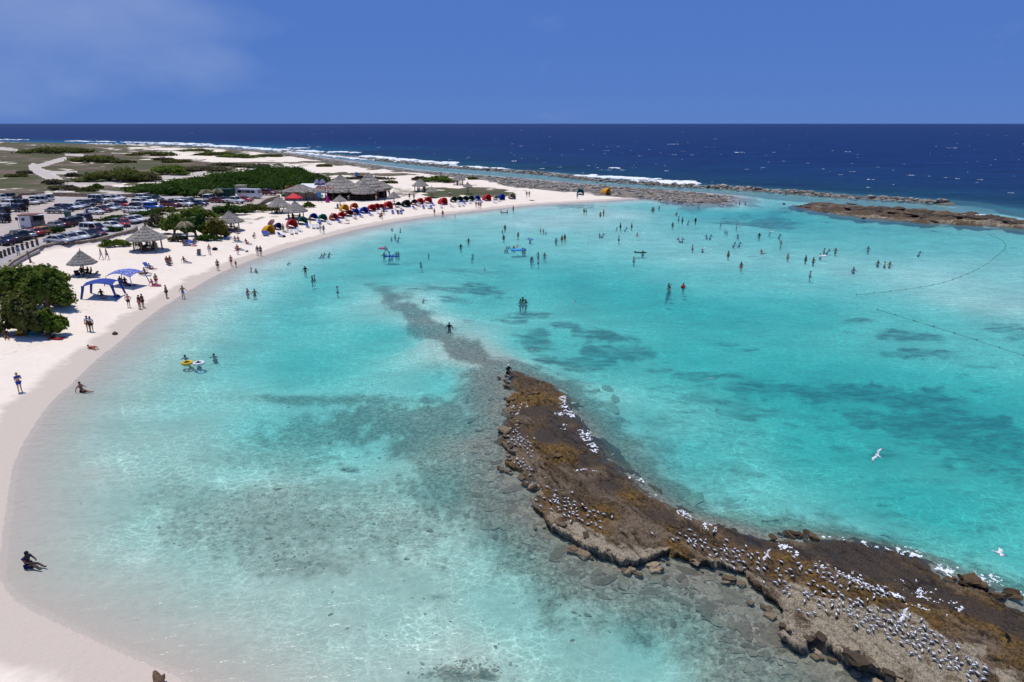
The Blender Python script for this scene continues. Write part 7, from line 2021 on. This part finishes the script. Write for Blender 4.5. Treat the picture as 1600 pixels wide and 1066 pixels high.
FLOCKS = [([(815, 690, 9, 13, 34), (812, 726, 14, 8, 13)], 'white tern with dark back standing on the narrow ochre neck of the ledge'), ([(880, 790, 22, 22, 26), (905, 808, 20, 14, 22)], 'white tern with dark back standing on the pale rim in the middle of the ledge'),
          ([(1086, 848, 10, 8, 13), (1140, 868, 32, 14, 30), (1180, 876, 22, 12, 16)], 'white tern with dark back standing on the ochre hump of the ledge'), ([(1258, 892, 8, 4, 5), (1320, 908, 38, 14, 26), (1370, 925, 14, 5, 6)], 'white tern with dark back standing just inside the wash foam line'),
          ([(1238, 930, 24, 18, 20)], 'white tern with dark back at the near end of the big flock'), ([(1330, 950, 34, 18, 40), (1380, 972, 40, 18, 50), (1440, 1005, 36, 18, 34), (1490, 1038, 30, 16, 18)], 'white tern with dark back packed in the big flock on pale rock'), ([(941, 805, 2, 2, 1), (957, 812, 2, 2, 1), (1018, 837, 2, 2, 1), (1055, 843, 3, 8, 2), (868, 780, 4, 8, 5)], 'lone tern with dark back standing apart on brown rock')]
from mathutils.bvhtree import BVHTree
_bvh = BVHTree.FromPolygons([v.co[:] for v in ledge.data.vertices], [p.vertices[:] for p in ledge.data.polygons])
cam_o = Vector((0, 0, CAM_H))
def on_ledge(px, py):
    a, b = (px - 800) / FPX, (py - 533) / FPX
    d = Vector((a, CP - b * SP, -SP - b * CP)).normalized()
    h = _bvh.ray_cast(cam_o, d)
    return h[0]
placed = []
for spots, lab in FLOCKS:
    for cx, cy, sx_, sy_, n in spots:
        k = t_ = 0
        while k < n and t_ < n * 12:
            t_ += 1
            dx = rng.normal(0, sx_)
            p = on_ledge(cx + dx, cy + 0.38 * dx + rng.normal(0, sy_ * 0.55))
            if p is None or p.z < 0.06 or any((p.x - q.x) ** 2 + (p.y - q.y) ** 2 < 0.05 for q in placed[-60:]): continue
            placed.append(p); k += 1
            o = bpy.data.objects.new('tern', TERN); COL.objects.link(o)
            o.location = p; o.rotation_euler = (0, 0, R(rng.normal(215, 40))); s = rng.uniform(0.58, 0.80); o.scale = (s, s, s)
            tag(o, lab, 'bird', 'terns resting on the ledge')
def flyer(px, py, z, rz, roll, s, label):
    x, y = map(float, G(px, py, z)); o = bpy.data.objects.new('flying_gull', GULL); COL.objects.link(o)
    o.location = (x, y, z); o.rotation_euler = (R(10), R(roll), R(rz)); o.scale = (s * 0.78,) * 3; tag(o, label, 'bird', 'gulls on the wing')
flyer(1371, 712, 3.0, 200, 55, 1.3, 'white gull banking over the deep turquoise water'); flyer(1562, 865, 4.0, 60, 5, 1.2, 'gull with dark wing tips gliding off the seaward side of the ledge'); flyer(897, 473, 1.5, 120, 30, 1.3, 'white gull low over the seagrass beds'); flyer(832, 546, 1.0, 150, 40, 1.2, 'white gull low over water beyond the ledge tip')
flyer(757, 422, 1.2, 90, 50, 1.3, 'white gull over the middle of the bay'); flyer(809, 646, 0.9, 180, 50, 1.0, 'gull landing on the neck of the ledge'); flyer(1199, 868, 1.0, 200, 60, 1.0, 'gull with raised wings over the ochre hump'); flyer(1413, 962, 1.3, 220, 50, 1.0, 'gull taking off from the big flock'); flyer(1112, 592, 1.0, 70, 20, 1.0, 'small gull over the dark seagrass band')

# ================================================================ floats, rope, towels and bags
def torus(name, col, px, py, rad, label, z=0.03):
    x, y = map(float, G(px, py, 0.0)); mb = MB(); n, m = 16, 7; V = []; F = []
    for i in range(n):
        a = 6.283 * i / n
        for j in range(m):
            b = 6.283 * j / m; rr = rad + rad * 0.3 * math.cos(b); V.append((rr * math.cos(a), rr * math.sin(a), rad * 0.3 * math.sin(b)))
    for i in range(n):
        for j in range(m): F.append((i * m + j, ((i + 1) % n) * m + j, ((i + 1) % n) * m + (j + 1) % m, i * m + (j + 1) % m))
    o = mb.add(V, F).build('swim_ring', col, None, True); o.location = (x, y, z); tag(o, label, 'swim ring')
torus('r', CLM['yellow'], 292.5, 567.5, 0.42, 'yellow swim ring in the near bay'); torus('r', CLM['white'], 310.5, 568, 0.42, 'white swim ring in the near bay'); torus('r', CLM['sky'], 829.5, 374.3, 0.4, 'light blue swim ring in the far shallows'); torus('r', CLM['pink'], 596, 388.5, 0.45, 'pink float beside a bather in a white hat'); torus('r', CLM['white'], 1286, 400.5, 0.45, 'white float pushed along by a bather'); torus('r', CLM['white'], 1100, 388.5, 0.3, 'small white float held by a swimmer'); torus('r', CLM['white'], 1206, 362.3, 0.3, 'pale float beyond the dark bather')
def raft(px, py, L, W, rz, mat, label):
    x, y = map(float, G(px, py, 0.0)); r = empty('air_mat', (x, y, 0.02), R(rz))
    mb = MB()
    for i in range(5): mb.tube([(-L / 2, (i - 2) * W / 5, 0.03), (L / 2, (i - 2) * W / 5, 0.03)], W / 9, 7)
    o = mb.build('mattress', mat, r, True); o['kind'] = 'stuff'
    MB().tube([(-L / 2, -W / 2, 0.10), (-L / 2, W / 2, 0.10)], 0.14, 8).build('headrest', mat, r, True); tag(r, label, 'air mat')
raft(612, 401, 2.1, 0.8, 5, CLM['blue'], 'long blue air mat with two riders'); raft(810, 391, 2.6, 1.3, 10, flat('raft_blue', (0.03, 0.30, 0.62), 0.5, 0.3), 'bright blue inflatable raft carrying a child'); raft(1001, 395, 1.9, 0.6, 0, CLM['black'], 'dark floating mat in the mid-shallows')
x, y = map(float, G(1067, 450, 0.0)); o = MB().ball((0, 0, 0), 0.28, 2).build('beach_ball', CLM['red'], None, True); o.location = (x, y, 0.14); tag(o, 'bright red ball floating in front of a bather', 'ball')
def rope(pts, label, n, every=1, fl=(0.04, 0.04, 0.045), name='buoy_rope'):
    w = smooth_poly(GP(pts), 8)
    L = np.r_[0, np.cumsum(np.hypot(*np.diff(w, axis=0).T))]
    r = empty(name, (float(w[0, 0]), float(w[0, 1]), 0.0)); o = np.array([w[0, 0], w[0, 1]])
    MB().tube([(a - o[0], b - o[1], 0.01) for a, b in w], 0.018, 5).build('rope', flat('rope_dark', (0.05, 0.055, 0.05), 0.8, 0.2), r)
    me = MB().ball((0, 0, 0), (0.09, 0.09, 0.07)).mesh('float', (flat('float_dark', fl, 0.6, 0.3),), True)
    for u in np.linspace(0, L[-1], n):
        a, b = np.interp(u, L, w[:, 0]), np.interp(u, L, w[:, 1])
        part('float', me, r, None, (a - o[0], b - o[1], 0.05))
    tag(r, label, 'rope')
rope([(1338, 461), (1395, 455), (1460, 445), (1500, 433), (1535, 417), (1560, 398), (1571, 387), (1566, 376), (1548, 368)], 'curved line of small floats fencing the swimming area', 26)
rope([(1371, 484), (1440, 505), (1520, 530), (1600, 556)], 'straight dark buoy rope crossing the seagrass patches', 8)
def sheet(px, py, L, W, rz, mat, label, name='beach_towel'):
    p = at(px, py); o = MB().box((0, 0, 0.02), (L, W, 0.02)).build(name, mat); o.location = tuple(map(float, p)); o.rotation_euler = (R(-3), 0, R(rz)); tag(o, label, 'towel', 'towels on the sand')
for a in [(290, 410.5, 1.8, .9, 20, CLM['white'], 'white towel alone on open sand'), (241, 447, 1.7, 1.0, 30, CLM['pink'], 'pink towel where a child sits'), (224, 430, 2.0, 1.4, 20, CLM['white'], 'white towel behind the patterned canopy'), (373, 391, 1.9, 1.2, 25, CLM['sky'], 'pale blue towel under a sunbather'), (371, 378, 1.8, 1.2, 20, CLM['sky'], 'blue towel under the seated couple'), (387, 382, 1.6, 1.0, 20, CLM['white'], 'white towel under the person in red'), (540, 349, 1.7, .9, 10, CLM['pink'], 'pink towel in front of the red cabanas'), (313, 399, 1.6, 1.0, 10, CLM['white'], 'white towel beside a dark chair on open sand'), (84, 529, 1.9, 1.0, 10, CLM['red'], 'red towel in front of the bright green bush'), (28, 524, 1.5, .9, 20, CLM['orange'], 'orange towel in the shade of the sea grape'), (300, 384, 1.6, .9, 10, CLM['red'], 'red towel below the ragged palm')]: sheet(*a)
def bag(px, py, col, label, s=0.4):
    p = at(px, py); r = empty('beach_bag', tuple(map(float, p)), R(20)); MB().ball((0, 0, s * 0.45), (s, s * 0.6, s * 0.5), 2).build('sack', CLM[col], r, True); MB().tube([(-s * 0.5, 0, s * 0.8), (0, 0, s * 1.25), (s * 0.5, 0, s * 0.8)], 0.03, 5).build('strap', CLM[col], r); tag(r, label, 'bag')
for a in [(183, 465, 'navy', 'navy bag beside the navy canopy'), (37, 518, 'green', 'bright green bag under the sea grape'), (33, 522, 'yellow', 'yellow orange bag under the sea grape', .5), (53, 523, 'teal', 'dark teal bag under the sea grape', .5), (92, 505, 'black', 'dark pile of clothes on the sand by the sea grape', .5), (99, 503, 'sky', 'pale blue pile of clothes by the sea grape', .5), (336, 391, 'black', 'black bag beside a slim standing person', .5), (162, 467, 'grey', 'grey cool box shaped bag in front of the navy canopy', .45), (630, 330, 'black', 'small dark bag on the sand below the black cabanas', .35), (444, 371, 'black', 'black bag below the first yellow cabana', .35), (386, 394, 'grey', 'small grey bag near the lying sunbather', .3), (180, 523, 'brown', 'brown clump on the wet sand edge', .3)]: bag(*a)
for k, (px, py, rz, mt, lab) in enumerate([(289, 383, 20, wd_, 'dark chair below the ragged palm'), (295, 383, 10, wb_, 'blue chair below the ragged palm'), (303, 381, 10, wd_, 'second dark chair below the ragged palm'), (272, 376, 20, wb_, 'blue chair in the shade of the tall green tree'), (311, 398, 20, wd_, 'dark chair beside a white towel on open sand'), (232, 419, 60, wb_, 'blue chair behind a person with legs out'), (413, 368, 30, wb_, 'first blue chair beside the yellow cabana'), (417, 368, 30, wb_, 'second blue chair beside the yellow cabana'), (264, 414, 40, wd_, 'low dark chair on open sand'), (348, 364, 20, wd_, 'dark lounger under the shelter by the thin palm'), (358, 364, 10, wd_, 'second dark lounger under the shelter by the thin palm'), (372, 365, 0, wd_, 'third dark lounger under the shelter by the thin palm'), (352, 373, 20, wb_, 'blue lounger at the foot of the thin palm'), (122, 433, 40, wd_, 'dark lounger on one side of the mushroom shelter'), (144, 434, -40, wd_, 'dark lounger on the other side of the mushroom shelter'), (614, 334, 15, wb_, 'blue chair below the wide red cabana'), (622, 334, 15, wd_, 'dark chair below the wide red cabana'), (627, 334, 15, wb_, 'second blue chair below the wide red cabana'), (662, 326, 15, wb_, 'blue chair below the paired red cabanas'), (670, 326, 15, wl_, 'white chair below the paired red cabanas'), (674, 326, 15, wb_, 'second blue chair below the paired red cabanas'), (690, 325, 20, wl_, 'white lounger beside the single red cabana'), (718, 323, 20, wl_, 'first white lounger below the dark green cabanas'), (724, 322, 20, wl_, 'second white lounger below the dark green cabanas'), (490, 357, 20, wl_, 'first white lounger below the blue cabana'), (496, 357, 20, wl_, 'second white lounger below the blue cabana'), (500, 350, 20, wb_, 'blue lounger between blue and green cabanas'), (456, 366, 20, wl_, 'white lounger below the lone red cabana'), (463, 365, 20, wl_, 'second white lounger below the lone red cabana')]):
    lounger(at(px, py), R(rz), mt, lab)
# leaning striped parasol
def striped():
    t = NT('striped_cloth'); s = t.node('SeparateXYZ'); t.l.new(t.obj(), s.inputs[0])
    a = t.math('SINE', t.math('MULTIPLY', t.math('ARCTAN2', s.outputs[1], s.outputs[0]), 6.0))
    return t.done(t.bsdf(t.mix(t.rng(a, -0.1, 0.1), (0.60, 0.55, 0.52), (0.45, 0.05, 0.05)), 0.8, 0.2))
p = at(429, 353); r = empty('leaning_parasol', tuple(map(float, p)), 0); r.rotation_euler = (R(-18), R(-52), 0)
MB().tube([(0, 0, -0.2), (0, 0, 1.5)], 0.025, 6).build('pole', metal_w, r); MB().lathe([(0.02, 1.5), (0.45, 1.38), (0.8, 1.15), (0.95, 1.0), (0.93, 0.98), (0.02, 1.40)], 16).build('canopy', striped(), r); tag(r, 'red and white striped parasol leaning over on the sand', 'parasol')
# driftwood stump at the near shore
p = at(247, 1068); r = empty('driftwood_stump', tuple(map(float, p)), 0.3)
bmw = flat('driftwood', (0.15, 0.095, 0.06), 0.9, 0.1, 0.4, 14)
MB().tube([(0.1, -0.3, -0.1), (0.05, -0.05, 0.18), (-0.05, 0.1, 0.36), (-0.09, 0.16, 0.50)], [0.26, 0.20, 0.13, 0.06], 9).build('stump', bmw, r, True)
MB().tube([(0.05, -0.1, 0.05), (0.22, 0.02, 0.25), (0.26, 0.1, 0.32)], [0.14, 0.09, 0.03], 7).build('snag', bmw, r, True); tag(r, 'brown driftwood stump on the sand at the near waterline', 'driftwood')
